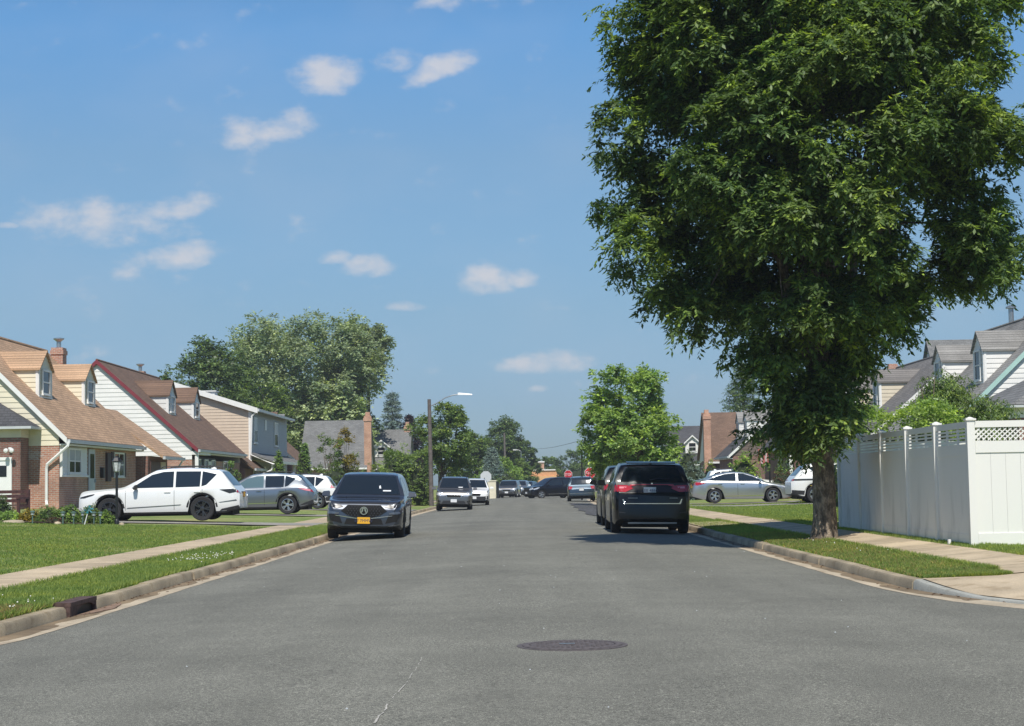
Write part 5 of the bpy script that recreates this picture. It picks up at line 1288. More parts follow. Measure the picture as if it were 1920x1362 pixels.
    def add_wheels(s, rim='rim', style=5, tw=.235, rimf=.66, only=None, steer=0):
        R = s.Rw; proto = None; hw = s.hwm
        for wy in s.wheels:
            for sg in (-1, 1):
                e = empty('wheel', (sg * (hw - tw / 2 - .012), wy - s.L / 2, R), 0, parent=s.root)
                if steer and wy == s.wheels[0]: e.rotation_euler.z = steer
                if proto is None:
                    t = MB(); a = rimf * R; w = tw / 2
                    t.lathe([(a, -w * .85), (R * .93, -w), (R * .985, -w * .86), (R, -w * .5), (R, w * .5), (R * .985, w * .86), (R * .93, w), (a, w * .85), (a * .97, 0)], 40, 'x', close=True)
                    ty = t.build('tyre', M['tyre'], None, smooth=40)
                    r = MB(); r.lathe([(a * 1.0, w * .80), (a * .93, w * .83), (a * .90, w * .55), (a * .9, -w * .7), (a, -w * .75)], 36, 'x', close=True)
                    ns = style
                    for k in range(ns):
                        th = 2 * math.pi * k / ns
                        for dth, wd in ((-.17, .055), (.17, .055)) if ns <= 6 else ((0, .06),):
                            c0, s0 = math.cos(th), math.sin(th); c1, s1 = math.cos(th + dth), math.sin(th + dth)
                            i0 = Vector((0, .05 * c0, .05 * s0)); i1 = Vector((0, a * .93 * c1, a * .93 * s1)); dd = (i1 - i0).normalized(); pp = Vector((0, -dd.z, dd.y)) * wd / 2
                            r.prism([Vector((w * .50, 0, 0)) + i0 - pp * .8, Vector((w * .72, 0, 0)) + i0 - pp * .6, Vector((w * .72, 0, 0)) + i0 + pp * .6, Vector((w * .50, 0, 0)) + i0 + pp * .8],
                                    [Vector((w * .55, 0, 0)) + i1 - pp, Vector((w * .80, 0, 0)) + i1 - pp * .8, Vector((w * .80, 0, 0)) + i1 + pp * .8, Vector((w * .55, 0, 0)) + i1 + pp])
                    r.lathe([(.075, w * .4), (.07, w * .78), (.03, w * .84), (.001, w * .84)], 16, 'x')
                    ri = r.build('rim', M[rim], None, smooth=35)
                    b = MB(); b.lathe([(a * .88, w * .25), (a * .85, w * .3), (.01, w * .3)], 24, 'x'); br = b.build('brake_disc', M['under'], None)
                    proto = (ty, ri, br); lst = proto
                else:
                    lst = []
                    for q in proto: c = q.copy(); COL.objects.link(c); lst.append(c)
                for q in lst:
                    q.parent = e
                    q.rotation_euler = (0, 0, math.pi if sg < 0 else 0)
        return s
    def mirrors(s, y, z, mat=None, size=1.0):
        for sg in (-1, 1):
            m = MB(); x = sg * (s.hwm * .97); yy = y - s.L / 2
            m.prism([(x + sg * .02, yy - .03, z - .05), (x + sg * .02, yy + .07, z - .05), (x + sg * .02, yy + .07, z - .01), (x + sg * .02, yy - .03, z - .01)], [(x + sg * .10, yy - .03, z - .03), (x + sg * .10, yy + .07, z - .03), (x + sg * .10, yy + .07, z + .01), (x + sg * .10, yy - .03, z + .01)])
            q = .085 * size
            m.prism([(x + sg * .07, yy - .06, z - .04), (x + sg * .07, yy + .10, z - .04), (x + sg * .07, yy + .11, z + q + .04), (x + sg * .07, yy - .01, z + q + .03)], [(x + sg * .27, yy - .02, z - .02), (x + sg * .27, yy + .09, z - .02), (x + sg * .26, yy + .09, z + q + .02), (x + sg * .26, yy + .02, z + q + .01)])
            m.build('mirror', mat or s.paint, s.root, smooth=50, bevel=.02)
    def handles(s, ys, z, m=None):
        for sg in (-1, 1):
            for y in ys:
                h, n, _, _ = s.bvh.ray_cast(Vector((sg * 9, y - s.L / 2, z)), Vector((-sg, 0, 0)))
                if h is None: continue
                b = MB(); b.box(h.x - .015, h.x + .015 + sg * .012, h.y - .10, h.y + .10, z - .018, z + .018); b.build('door_handle', m or s.paint, s.root, bevel=.008, smooth=50)
    def seam(s, ys, z0, z1):
        for y, (a, b) in zip(ys, [(z0, z1)] * len(ys)): s.decal([(y - .006, a), (y + .006, a), (y + .006, b), (y - .006, b)], 'left', 'under', 'door_seam', .003, mirror=True)
    def rails(s, y0, y1, z, x, m='plastic'):
        for sg in (-1, 1):
            b = MB(); b.tube([(sg * x, y0 - s.L / 2, z - .03), (sg * x, y0 + .12 - s.L / 2, z + .035), (sg * x, (y0 + y1) / 2 - s.L / 2, z + .05), (sg * x, y1 - .12 - s.L / 2, z + .035), (sg * x, y1 - s.L / 2, z - .03)], .018, 6); b.build('roof_rail', M[m], s.root, smooth=60)
    def plate(s, view, x, z, m, text=None, w=.305, h=.155, off=.03):
        d = -1 if view == 'front' else 1; hit, n, _, _ = s.bvh.ray_cast(Vector((x, 9 * d, z)), Vector((0, -d, 0))); y = hit.y + d * off
        b = MB(); b.box(x - w / 2, x + w / 2, y - .006, y + .006, z - h / 2, z + h / 2); o = b.build('number_plate', M[m], s.root)
        b = MB(); b.box(x - w / 2 - .012, x + w / 2 + .012, min(y - .005 * d, hit.y - d * .05), max(y - .005 * d, hit.y - d * .05), z - h / 2 - .012, z + h / 2 + .012); b.build('plate_bracket', M['plastic'], s.root)
        if text: text_mesh(text, .10, (x, y + d * .0075, z - .038), 0 if d < 0 else math.pi, M['ink'], o, 'plate_text')
        return o
    def part(s, name, mb, m, **k): return mb.build(name, M[m] if isinstance(m, str) else m, s.root, **k)
def text_mesh(txt, size, loc, rz, mat, parent, name, extrude=.001, sx=1):
    c = bpy.data.curves.new('t', 'FONT'); c.body = txt; c.size = size; c.align_x = 'CENTER'; c.extrude = extrude
    o = bpy.data.objects.new('t', c); COL.objects.link(o); dg = bpy.context.evaluated_depsgraph_get(); me = bpy.data.meshes.new_from_object(o.evaluated_get(dg)); bpy.data.objects.remove(o)
    me.materials.clear(); me.materials.append(mat); q = bpy.data.objects.new(name, me); COL.objects.link(q); q.location = loc; q.rotation_euler = (math.pi / 2, 0, rz); q.scale = (sx, 1, 1); q.parent = parent; return q

SUV_PLAN = [(0, .78), (.03, .84), (.10, .905), (.25, .955), (.5, .985), (.9, 1), (3.8, 1), (4.3, .985), (4.56, .955), (4.68, .91), (4.74, .85)]
def suv(name, label, loc, rz, paint, L=4.75, Wd=1.9, H=1.66, hood=1.0, belt=1.03, rear=.28, Rw=.365, rim='rim', style=5, rails=True, win='glass', clad=True, front='plain', back='plain', plate_f=None, plate_r=None, cat='suv', group=None, k=.36,
        cowl=1.28, rtop=2.05, wb=(.93, None), mirror=None, rim_steer=0, tail='red', dlo_end=None, glassf='glass'):
    f = L / 4.75; s_ = lambda y: y * f; wb1 = wb[1] or L - 1.0 * f
    yR = L - rear - .10   # roof rear end
    yG = L - .14
    top = [(0, hood - .34), (.02, hood - .22), (.05, hood - .13), (.11, hood - .065), (.30, hood - .03), (.9, hood + .01), (cowl - .12, hood + .045), (cowl, hood + .075), (rtop - .22, H - .17), (rtop, H - .06), (rtop + .45, H - .008), (rtop + 1.0, H), (yR - .55, H - .03), (yR, H - .085), (yG - .04, belt + .06), (yG + .04, belt - .04), (L - .03, belt - .13), (L, belt - .22)]
    bl = [(0, hood - .26), (.3, hood - .16), (.9, hood - .07), (cowl, hood - .035), (2.0, belt - .02), (3.4, belt + .01), (yR - .3, belt + .06), (yR + .1, belt + .05), (L, belt - .05)]
    plan = [(a * f, b) for a, b in SUV_PLAN]
    c = Car(name, label, cat, loc, rz, L, Wd, top, bl, plan, (wb[0], wb1), Rw, paint, cladding=clad, group=group, k=k)
    c.H, c.hood, c.belt = H, hood, belt
    hw = Wd / 2
    # glass: windscreen, side windows, tailgate
    xl = hw * .955 - .05; xt = hw * .955 - (H - belt - .1) * k - .07
    c.decal([(-xl + .06, hood + .10), (xl - .06, hood + .10), (xt, H - .10), (-xt, H - .10)], 'front', glassf, 'windshield', .008)
    zc = belt + .045; zt_ = H - .135
    e = dlo_end or yR - .10
    m1 = (cowl + e) / 2 + .12
    c.decal([(cowl + .20, zc), (m1 - .04, zc + .005), (m1 - .04, zt_ + .01), (rtop + .25, zt_), (rtop - .12, zt_ - .09)], 'left', win, 'side_window', .006, mirror=True)
    m2 = m1 + (e - m1) * .62
    c.decal([(m1 + .03, zc + .005), (m2 - .02, zc + .015), (m2 + .0, zt_), (m1 + .03, zt_ + .01)], 'left', 'glass', 'side_window', .006, mirror=True)
    c.decal([(m2 + .03, zc + .02), (e - .32, zc + .07), (e, zt_ - .10), (e - .35, zt_ - .02), (m2 + .05, zt_)], 'left', 'glass', 'side_window', .006, mirror=True)
    xb = hw * .90 - .10
    c.decal([(-xb, belt + .09), (xb, belt + .09), (xt - .03, H - .15), (-xt + .03, H - .15)], 'rear', 'glass', 'rear_window', .010)
    c.add_wheels(rim, style, steer=rim_steer)
    # arches
    for wy in c.wheels:
        for vw in ('left', 'right'):
            R0 = Rw + .075; P = []
            for q in range(13): a = math.radians(6 + 168 * q / 12); P.append((wy + (R0 + .045) * math.cos(a), Rw + (R0 + .045) * math.sin(a)))
            for q in range(12, -1, -1): a = math.radians(6 + 168 * q / 12); P.append((wy + (R0 - .012) * math.cos(a), Rw + (R0 - .012) * math.sin(a)))
            if clad: 
                for i in range(12): c_q = [P[i], P[i+1], P[24 - i], P[25 - i]]; MBQ.append(c_q)
                mbp = MB()
                for quad in MBQ:
                    pts = []
                    for a, b in quad:
                        sg = -1 if vw == 'left' else 1; hit, n, _, _ = c.bvh.ray_cast(Vector((sg * 9, a - L / 2, b)), Vector((-sg, 0, 0)))
                        pts.append((hit.x + sg * .008, a - L / 2, b) if hit and abs(hit.x) > hw * .7 else (sg * (hw * .985), a - L / 2, b))
                    mbp.face(pts)
                MBQ.clear(); mbp.build('wheel_arch_trim', M['plastic'], c.root, smooth=60)
    c.mirrors(cowl + .32, belt + .03, mirror and M[mirror]); c.handles([m1 - .22, m2 - .1], belt - .10); c.seam([cowl + .02, m1 - .005, m2 + .06], .36, belt - .02)
    if rails: c.rails(rtop + .1, yR - .1, H - .01, xt - .02)
    # antenna fin
    a = MB(); yy = yR - .35 - L / 2; zz = sm(yR - .35, [p[0] for p in top], [p[1] for p in top]); a.prism([(-.03, yy - .14, zz - .02), (.03, yy - .14, zz - .02), (.03, yy + .10, zz - .03), (-.03, yy + .10, zz - .03)], [(-.005, yy + .05, zz + .07), (.005, yy + .05, zz + .07), (.005, yy + .09, zz + .06), (-.005, yy + .09, zz + .06)]); a.build('antenna_fin', c.paint, c.root)
    return c
MBQ = []
def light_pair(c, poly, view, mat, name): return c.decal(poly, view, mat, name, .012, mirror=True)

# 1 charcoal SUV on the left kerb, nose towards us
p = W(690, 1006, 41.6); xk = KL + .30 + .955
c = suv('parked_suv', 'charcoal SUV with a gold number plate parked at the left kerb, nose towards the camera', (-3.72, 41.6 + 2.37, .045), 0, 'charcoal', L=4.74, Wd=1.90, H=1.67, hood=1.0, belt=1.03, front='x', rails=False, plate_f='y', rim='rim_dark')
c.root.rotation_euler = (0, math.radians(1.8), math.radians(.6))
c.decal([(-.40, .845), (.40, .845), (.56, .70), (.40, .60), (.20, .545), (-.20, .545), (-.40, .60), (-.56, .70)], 'front', 'under', 'grille', .010, .04)
m = MB()
for k in range(5):
    for sg in (-1, 1):
        for q in range(4):
            x = sg * (.15 + .075 * q + .03 * (k % 2)); z = .60 + .052 * k
            if x * sg > .50 - abs(z - .70) * .9: continue
            hit, n, _, _ = c.bvh.ray_cast(Vector((x, -9, z)), Vector((0, 1, 0))); m.prism([(x - .018, hit.y - .012, z), (x, hit.y - .014, z + .016), (x + .018, hit.y - .012, z), (x, hit.y - .014, z - .016)], [(x - .018, hit.y - .02, z), (x, hit.y - .022, z + .016), (x + .018, hit.y - .02, z), (x, hit.y - .022, z - .016)])
m.build('grille_pattern', M['rim_dark'], c.root)
# emblem: ring with a caliper
hit, _, _, _ = c.bvh.ray_cast(Vector((0, -9, .71)), Vector((0, 1, 0))); y = hit.y - .035; m = MB()
for k in range(28):
    a0, a1 = [2 * math.pi * (k + q) / 28 for q in (0, 1)]; P = [(.098 * math.cos(a0), .098 * math.sin(a0)), (.098 * math.cos(a1), .098 * math.sin(a1)), (.077 * math.cos(a1), .077 * math.sin(a1)), (.077 * math.cos(a0), .077 * math.sin(a0))]
    m.prism([(p_[0], y, .71 + p_[1]) for p_ in P], [(p_[0], y - .012, .71 + p_[1]) for p_ in P])
for sg in (-1, 1):
    P = [(sg * .012, .072), (sg * .045, .055), (sg * .066, -.035), (sg * .050, -.062), (sg * .038, -.035), (sg * .016, .0)]
    m.prism([(a, y, .71 + b) for a, b in P], [(a, y - .012, .71 + b) for a, b in P])
m.prism([(-.045, y, .755), (.045, y, .755), (.03, y, .78), (-.03, y, .78)], [(-.045, y - .011, .755), (.045, y - .011, .755), (.03, y - .011, .78), (-.03, y - .011, .78)])
m.build('emblem', M['chrome'], c.root)
light_pair(c, [(.50, .80), (.60, .855), (.80, .895), (.885, .885), (.86, .80), (.66, .765)], 'front', 'lamp_dark', 'headlight')
light_pair(c, [(.66, .852), (.82, .876), (.82, .862), (.66, .838)], 'front', 'gunmetal', 'headlight_strip')
light_pair(c, [(.52, .40), (.80, .46), (.86, .62), (.70, .63), (.60, .60)], 'front', 'under', 'air_intake')
c.decal([(-.46, .572), (-.20, .535), (.20, .535), (.46, .572), (.70, .60), (.68, .585), (.44, .552), (.20, .518), (-.20, .518), (-.44, .552), (-.68, .585), (-.70, .60)], 'front', 'chrome', 'bumper_trim', .024, .03)
light_pair(c, [(.60, .66), (.84, .70), (.88, .66), (.86, .635), (.62, .625)], 'front', 'charcoal_light', 'bumper_crease_light')  # lighter copy of the body paint draws light caught on the crease
c.decal([(-.60, .90), (.60, .90), (.60, .888), (-.60, .888)], 'front', 'under', 'bonnet_gap', .010)
light_pair(c, [(.50, .315), (.84, .36), (.86, .40), (.56, .345)], 'front', 'charcoal_light', 'splitter')
c.decal([(-.42, .52), (.42, .52), (.47, .38), (-.47, .38)], 'front', 'under', 'lower_grille', .010)
c.decal([(-.62, .345), (.62, .345), (.56, .30), (-.56, .30)], 'front', 'gunmetal', 'skid_trim', .016)
c.plate('front', 0, .475, 'plate_y', 'E7 7MMW', off=.05)
c.decal([(.36, 1.17), (.56, 1.17), (.56, 1.20), (.36, 1.20)], 'front', 'plate_w', 'dash_card', .018)
c.decal([(.26, 1.24), (.31, 1.24), (.285, 1.32), (.255, 1.30)], 'front', 'plate_w', 'windscreen_sticker', .018)
# bonnet creases
for sg in (-1, 1):
    m = MB(); pts = []
    for t in range(7):
        yy = .35 + t * .14; h_, n, _, _ = c.bvh.ray_cast(Vector((sg * (.46 + .012 * t), yy - c.L / 2, 5)), Vector((0, 0, -1))); pts.append(h_ + Vector((0, 0, .0)))
    m.tube(pts, [.004] + [.012] * 5 + [.004], 6); m.build('bonnet_crease', c.paint, c.root, smooth=60)

# 2 white SUV side on in the left driveway (nose to the left)
lf = math.radians(90)
def side_car(px0, px1, D): a, b = W(px0, 950, D).x, W(px1, 950, D).x; return (a + b) / 2, b - a
cx_, L_ = side_car(145, 448, 54.2)
c = suv('parked_suv', 'white SUV with dark alloy wheels parked side on in the left driveway', (cx_, 54.2 + .98, gz(cx_, 54) + .035), -lf, 'white_paint', L=L_, Wd=1.96, H=1.70, hood=1.04, belt=1.02, Rw=.385, rim='rim_dark', rear=.52, wb=(1.0, L_ - 1.17), mirror='plastic', k=.34, cowl=1.50, rtop=2.45, clad=True)
c.decal([(.06, .80), (.30, .86), (.55, .905), (.50, .86), (.22, .775), (.06, .76)], 'left', 'lamp_dark', 'headlight', .008, mirror=True)
c.decal([(L_ - .62, .98), (L_ - .06, 1.0), (L_ - .06, .90), (L_ - .30, .855)], 'left', 'lamp_dark', 'tail_light', .008, mirror=True)
c.decal([(1.55, .42), (3.25, .505), (3.3, .53), (1.6, .45)], 'left', 'gunmetal', 'door_trim', .010, mirror=True)
c.decal([(L_ - .65, .58), (L_ - .1, .66), (L_ - .08, .62), (L_ - .6, .565)], 'left', 'gunmetal', 'bumper_vent', .008, mirror=True)
c.decal([(L_ - .62, .30), (L_ - .04, .36), (L_ - .02, .48), (L_ - .55, .37)], 'left', 'plastic', 'rear_valance', .009, mirror=True)
light_pair(c, [(.52, .90), (.86, .96), (.88, .88), (.6, .83)], 'rear', 'red', 'tail_light')
c.plate('rear', 0, .82, 'plate_y')

# 3 grey crossover beyond it
_, _ = side_car(400, 588, 68.4); xr_ = W(588, 940, 68.4).x; L_ = 4.89
c = suv('parked_suv', 'metallic grey crossover with bright alloy wheels parked side on behind the white SUV', (xr_ - L_ / 2, 68.4 + .95, gz(-9.5, 68) + .04), -lf, 'gunmetal', L=L_, Wd=1.91, H=1.66, hood=1.02, belt=1.02, Rw=.37, rear=.50, wb=(.98, L_ - 1.05), win='glass_teal', cowl=1.42, rtop=2.35)
c.decal([(1.5, .40), (3.55, .44), (3.6, .47), (1.5, .44)], 'left', 'chrome', 'sill_trim', .012, mirror=True)
c.decal([(1.55, 1.035), (3.6, 1.05), (3.6, 1.065), (1.55, 1.05)], 'left', 'chrome', 'belt_trim', .012, mirror=True)
c.decal([(L_ - .62, 1.02), (L_ - .30, 1.0), (L_ - .08, .96), (L_ - .06, .88), (L_ - .34, .93)], 'left', 'red_pink', 'tail_light', .010, mirror=True)
c.decal([(L_ - .6, .33), (L_ - .04, .40), (L_ - .03, .56), (L_ - .35, .45)], 'left', 'plastic', 'rear_valance', .009, mirror=True)
light_pair(c, [(.52, .90), (.86, .96), (.88, .88), (.6, .83)], 'rear', 'red', 'tail_light')

# 4 white crossover beyond, tail to the right
xr_ = W(632, 930, 82).x; L_ = 4.55
c = suv('parked_suv', 'white compact SUV whose tail shows between the grey crossover and charcoal SUV', (xr_ - L_ / 2, 82 + .9, gz(-10, 82) + .04), -lf, 'white_paint', L=L_, Wd=1.82, H=1.66, belt=1.0, Rw=.35, rear=.42, wb=(.9, L_ - .95))
c.decal([(L_ - .34, .98), (L_ - .14, .98), (L_ - .10, 1.30), (L_ - .22, 1.34)], 'left', 'red_pink', 'tail_light', .010, mirror=True)
c.decal([(L_ - .75, .34), (L_ - .03, .40), (L_ - .02, .62), (L_ - .55, .55)], 'left', 'plastic', 'rear_valance', .009, mirror=True)
light_pair(c, [(.70, .98), (.84, .98), (.76, 1.30), (.66, 1.34)], 'rear', 'red', 'tail_light')

# generic nose details
def nose(c, grille='chrome', lamp='lamp', gz_=.70, gw=.42, gh=.10, lamps=None, plate='plate_w', lower=True, badge=True):
    h = c.hood
    c.decal([(-gw, h - .22), (gw, h - .22), (gw * .86, h - .22 - gh * 1.7), (-gw * .86, h - .22 - gh * 1.7)], 'front', grille, 'grille_surround', .012, .05)
    c.decal([(-gw * .88, h - .245), (gw * .88, h - .245), (gw * .78, h - .22 - gh * 1.45), (-gw * .78, h - .22 - gh * 1.45)], 'front', 'under', 'grille', .020, .05)
    light_pair(c, lamps or [(gw + .04, h - .20), (.66, h - .12), (.86, h - .10), (.87, h - .24), (.70, h - .30), (gw + .06, h - .30)], 'front', lamp, 'headlight')
    if lower: c.decal([(-.52, .50), (.52, .50), (.60, .36), (-.60, .36)], 'front', 'plastic', 'lower_grille', .012)
    light_pair(c, [(.66, .50), (.80, .52), (.78, .42), (.66, .42)], 'front', 'under', 'fog_lamp')
    if plate: c.plate('front', 0, .50, plate)
def tail(c, lampz=None, plate='plate_w', pz=.80):
    b = c.belt; light_pair(c, lampz or [(.60, b - .02), (.87, b + .0), (.88, b - .22), (.66, b - .18)], 'rear', 'red', 'tail_light')
    c.plate('rear', 0, pz, plate); c.decal([(-.70, .42), (.70, .42), (.66, .33), (-.66, .33)], 'rear', 'plastic', 'rear_valance', .012)
    c.decal([(-.80, .66), (.80, .66), (.80, .645), (-.80, .645)], 'rear', 'under', 'bumper_seam', .008)

# 5 grey-green wagon SUV behind the charcoal one
def kerb_car(px_edge_l, px_edge_r, D): a, b = W(px_edge_l, 940, D).x, W(px_edge_r, 940, D).x; return (a + b) / 2
x_ = kerb_car(817, 881, 85)
c = suv('parked_suv', 'dark grey SUV with chrome grille parked nose first beside the street lamp pole', (x_, 85 + 2.3, .05), 0, 'graphite', L=4.6, Wd=1.80, H=1.71, hood=1.03, belt=1.03, cowl=1.15, rtop=1.8, k=.30)
c.root.rotation_euler = (0, math.radians(1.8), math.radians(.8)); nose(c)
c.decal([(.20, 1.14), (.42, 1.14), (.42, 1.18), (.20, 1.18)], 'front', 'plate_w', 'dash_card', .018)
# 6 white SUV behind it
x_ = kerb_car(860, 911, 102)
c = suv('parked_suv', 'white SUV parked nose first behind the dark grey SUV beside the lamp post', (x_ + .05, 102 + 2.3, .05), 0, 'white_paint', L=4.6, Wd=1.85, H=1.66); c.root.rotation_euler = (0, math.radians(1.8), math.radians(.8)); nose(c, 'plastic', lamps=[(.45, .80), (.86, .88), (.86, .84), (.5, .76)], lamp='lamp_dark')
c.decal([(-.9, .62), (-.55, .58), (.55, .58), (.9, .62), (.9, .32), (-.9, .32)], 'front', 'plastic', 'bumper_face', .007)
# 7, 8 far left dark cars
x_ = kerb_car(937, 973, 158); c = suv('parked_suv', 'dark SUV parked nose first at the far end of the left kerb', (x_, 158, .06), 0, 'graphite', L=4.6, Wd=1.86, H=1.62, rails=False); c.root.rotation_euler.z = math.radians(-6); nose(c, 'chrome')
x_ = kerb_car(958, 981, 167); c = suv('parked_suv', 'silver SUV almost hidden behind the far dark SUV at the left kerb', (x_ + .25, 167, .06), math.radians(-6), 'silver', L=4.5, Wd=1.8, H=1.6, rails=False); nose(c)
x_ = kerb_car(976, 1000, 192); c = suv('parked_suv', 'dark teal car farthest down the street in front of the orange building', (x_, 192, .06), math.radians(-12), 'navy', L=4.5, Wd=1.8, H=1.55, rails=False); nose(c)

# 9 minivan crossing the junction, nose left and a little towards us
x0_, x1_ = W(984, 930, 141.5).x, W(1068, 930, 141.5).x
c = suv('minivan', 'black minivan crossing the far junction from right to left', (x0_ + 2.35, 142.3, .06), math.radians(-62), 'midnight', L=5.0, Wd=1.98, H=1.76, hood=1.02, belt=1.02, cowl=1.1, rtop=2.1, rear=.25, rails=False, cat='minivan', Rw=.34, win='glass', rim='rim', rim_steer=math.radians(-18))
nose(c, 'plastic'); c.decal([(.16, .80), (.55, .93), (.75, .93), (.50, .80), (.2, .74)], 'left', 'lamp', 'headlight', .010, mirror=True); c.decal([(1.5, .36), (4.2, .40), (4.2, .42), (1.5, .385)], 'left', 'chrome', 'sill_trim', .01, mirror=True)
# 10 blue SUV on the right, tail towards us
x_ = kerb_car(1066, 1118, 116)
c = suv('parked_suv', 'dark blue SUV parked tail towards the camera ahead of the two black SUVs', (x_ + .02, 116 + 2.4, .07), math.pi, 'navy', L=4.8, Wd=1.90, H=1.70, rear=.35); c.root.rotation_euler = (0, math.radians(1.0), math.pi - math.radians(1.2))
tail(c); c.decal([(-.86, .56), (.86, .56), (.84, .53), (-.84, .53)], 'rear', 'chrome', 'bumper_trim', .014); c.decal([(-.35, .92), (.35, .92), (.35, .90), (-.35, .90)], 'rear', 'chrome', 'tailgate_trim', .014)
# 11 large black SUV, tail towards us; 12 the one ahead of it
def big_black(label, loc, paint='black', detailed=True):
    L_ = 5.1; c = suv('parked_suv', label, loc, 0, paint, L=L_, Wd=1.95, H=1.80, hood=1.08, belt=1.20, Rw=.39, rear=.26, k=.36, rails=False, cowl=1.45, rtop=2.25, wb=(.95, L_ - 1.12), rim='rim_dark', clad=False, mirror='black')
    c.root.rotation_euler = (0, math.radians(-1.0), math.pi + math.radians(-.4))
    light_pair(c, [(.46, 1.125), (.60, 1.20), (.90, 1.21), (.93, 1.05), (.66, 1.035)], 'rear', 'red', 'tail_light')
    light_pair(c, [(.62, 1.165), (.80, 1.17), (.81, 1.125), (.66, 1.125)], 'rear', 'red_pink', 'tail_light_inner')
    c.decal([(-.50, 1.225), (.50, 1.225), (.50, 1.205), (-.50, 1.205)], 'rear', 'red', 'light_bar', .014)
    light_pair(c, [(.40, 1.225), (.52, 1.225), (.66, 1.08), (.62, 1.06), (.50, 1.17), (.40, 1.20)], 'rear', 'red', 'light_bar_corner')
    if detailed:
        m = MB(); hit, _, _, _ = c.bvh.ray_cast(Vector((-.12, 9, .92)), Vector((0, -1, 0)))
        c.plate('rear', .06, 1.08, 'plate_w', 'LEE 4860', off=.03)
        c.decal([(-.68, .765), (.68, .765), (.70, .745), (-.70, .745)], 'rear', 'chrome', 'tailgate_trim', .020)
        light_pair(c, [(.66, .77), (.71, .87), (.735, .865), (.70, .755)], 'rear', 'chrome', 'reflector_trim')
        light_pair(c, [(.66, .54), (.82, .56), (.82, .53), (.66, .52)], 'rear', 'lamp_dark', 'reflector')
        hit, _, _, _ = c.bvh.ray_cast(Vector((0, 9, 1.245)), Vector((0, -1, 0))); yb = hit.y
        m = MB(); m.prism([(-.035, yb + .01, 1.245), (0, yb + .01, 1.275), (.035, yb + .01, 1.245), (0, yb + .01, 1.215)], [(-.03, yb + .022, 1.245), (0, yb + .022, 1.27), (.03, yb + .022, 1.245), (0, yb + .022, 1.22)]); m.build('emblem', M['chrome'], c.root)
        c.decal([(.36, .90), (.60, .90), (.60, .882), (.36, .882)], 'rear', 'gunmetal', 'badge_letters', .012); c.decal([(-.62, .90), (-.42, .90), (-.42, .882), (-.62, .882)], 'rear', 'gunmetal', 'badge_letters', .012)
        for sg in (-1, 1):
            m = MB(); m.lathe([(.045, c.L / 2 - .30), (.055, c.L / 2 - .06), (.048, c.L / 2 - .055), (.04, c.L / 2 - .10)], 14, 'y', (sg * .58, 0, .40)); m.build('exhaust_tip', M['chrome'], c.root, smooth=50)
        hit, _, _, _ = c.bvh.ray_cast(Vector((-.1, 9, 1.36)), Vector((0, -1, 0))); m = MB(); m.tube([(.05, hit.y + .04, 1.33), (-.18, hit.y + .035, 1.375), (-.44, hit.y + .03, 1.362)], [.016, .012, .006], 6); m.build('rear_wiper', M['plastic'], c.root)
        m = MB(); m.box(-.60, .60, c.L / 2 - .12, c.L / 2 - .05, .26, .30); m.build('tow_bar_trim', M['gunmetal'], c.root)
        m = MB(); yy = c.L / 2 - .48; m.prism([(-.62, yy - .15, 1.765), (.62, yy - .15, 1.765), (.60, yy + .10, 1.735), (-.60, yy + .10, 1.735)], [(-.62, yy - .15, 1.795), (.62, yy - .15, 1.795), (.60, yy + .10, 1.765), (-.60, yy + .10, 1.765)]); m.build('spoiler', c.paint, c.root, smooth=50)
    return c
x_ = kerb_car(1150, 1297, 42.0)
c = big_black('large black SUV with red light band parked tail towards the camera at the right kerb', (x_, 42.0 + 2.55, .045))
x_ = W(1127, 940, 49.2).x + .975
c = big_black('second large black SUV parked directly ahead of the large black SUV at the right kerb', (x_ + .05, 49.3 + 2.55, .05), 'black', False)

# 13 silver sedan side on, nose to the right
cx_, L_ = side_car(1300, 1487, 79.2)
H = 1.44
top = [(0, .55), (.03, .66), (.10, .74), (.3, .81), (.8, .90), (1.1, .945), (1.25, .97), (1.7, 1.24), (2.0, 1.36), (2.35, 1.425), (2.7, 1.44), (3.1, 1.415), (3.5, 1.33), (4.0, 1.145), (4.2, 1.085), (4.45, 1.06), (4.53, 1.0), (4.6, .82), (4.63, .60)]
top = [(a * L_ / 4.63, b) for a, b in top]
bl = [(0, .6), (.5, .78), (1.2, .90), (2.4, .945), (3.6, .985), (4.2, .99), (L_, .90)]
c = Car('parked_sedan', 'silver grey sedan parked side on in the right driveway', 'car', (cx_, 79.2 + .9, gz(cx_, 79) + .035), lf, L_, 1.80, top, bl, [(a * L_ / 4.74, b) for a, b in SUV_PLAN], (.90, L_ - 1.02), .33, 'silver', zb=.18, cladding=False, k=.42)
c.H, c.hood, c.belt = H, .92, .96; c.add_wheels('rim', 5)
c.decal([(1.30, .985), (2.50, .995), (2.50, 1.365), (2.25, 1.345), (1.85, 1.22)], 'left', 'glass', 'side_window', .006, mirror=True)
c.decal([(2.60, .998), (3.70, 1.03), (3.92, 1.06), (3.55, 1.22), (3.1, 1.335), (2.60, 1.37)], 'left', 'glass', 'side_window', .006, mirror=True)
c.decal([(-.68, .99), (.68, .99), (.50, 1.33), (-.50, 1.33)], 'front', 'glass', 'windshield', .008); c.decal([(-.62, 1.11), (.62, 1.11), (.50, 1.33), (-.50, 1.33)], 'rear', 'glass', 'rear_window', .012)
c.mirrors(1.45, .99); c.handles([2.30, 3.35], .86, M['chrome']); c.seam([1.32, 2.53], .26, .93)
c.decal([(L_ - .62, .93), (L_ - .08, .99), (L_ - .06, .86), (L_ - .22, .83)], 'left', 'red', 'tail_light', .009, mirror=True); c.decal([(.06, .66), (.50, .78), (.55, .74), (.12, .60)], 'left', 'lamp', 'headlight', .009, mirror=True)
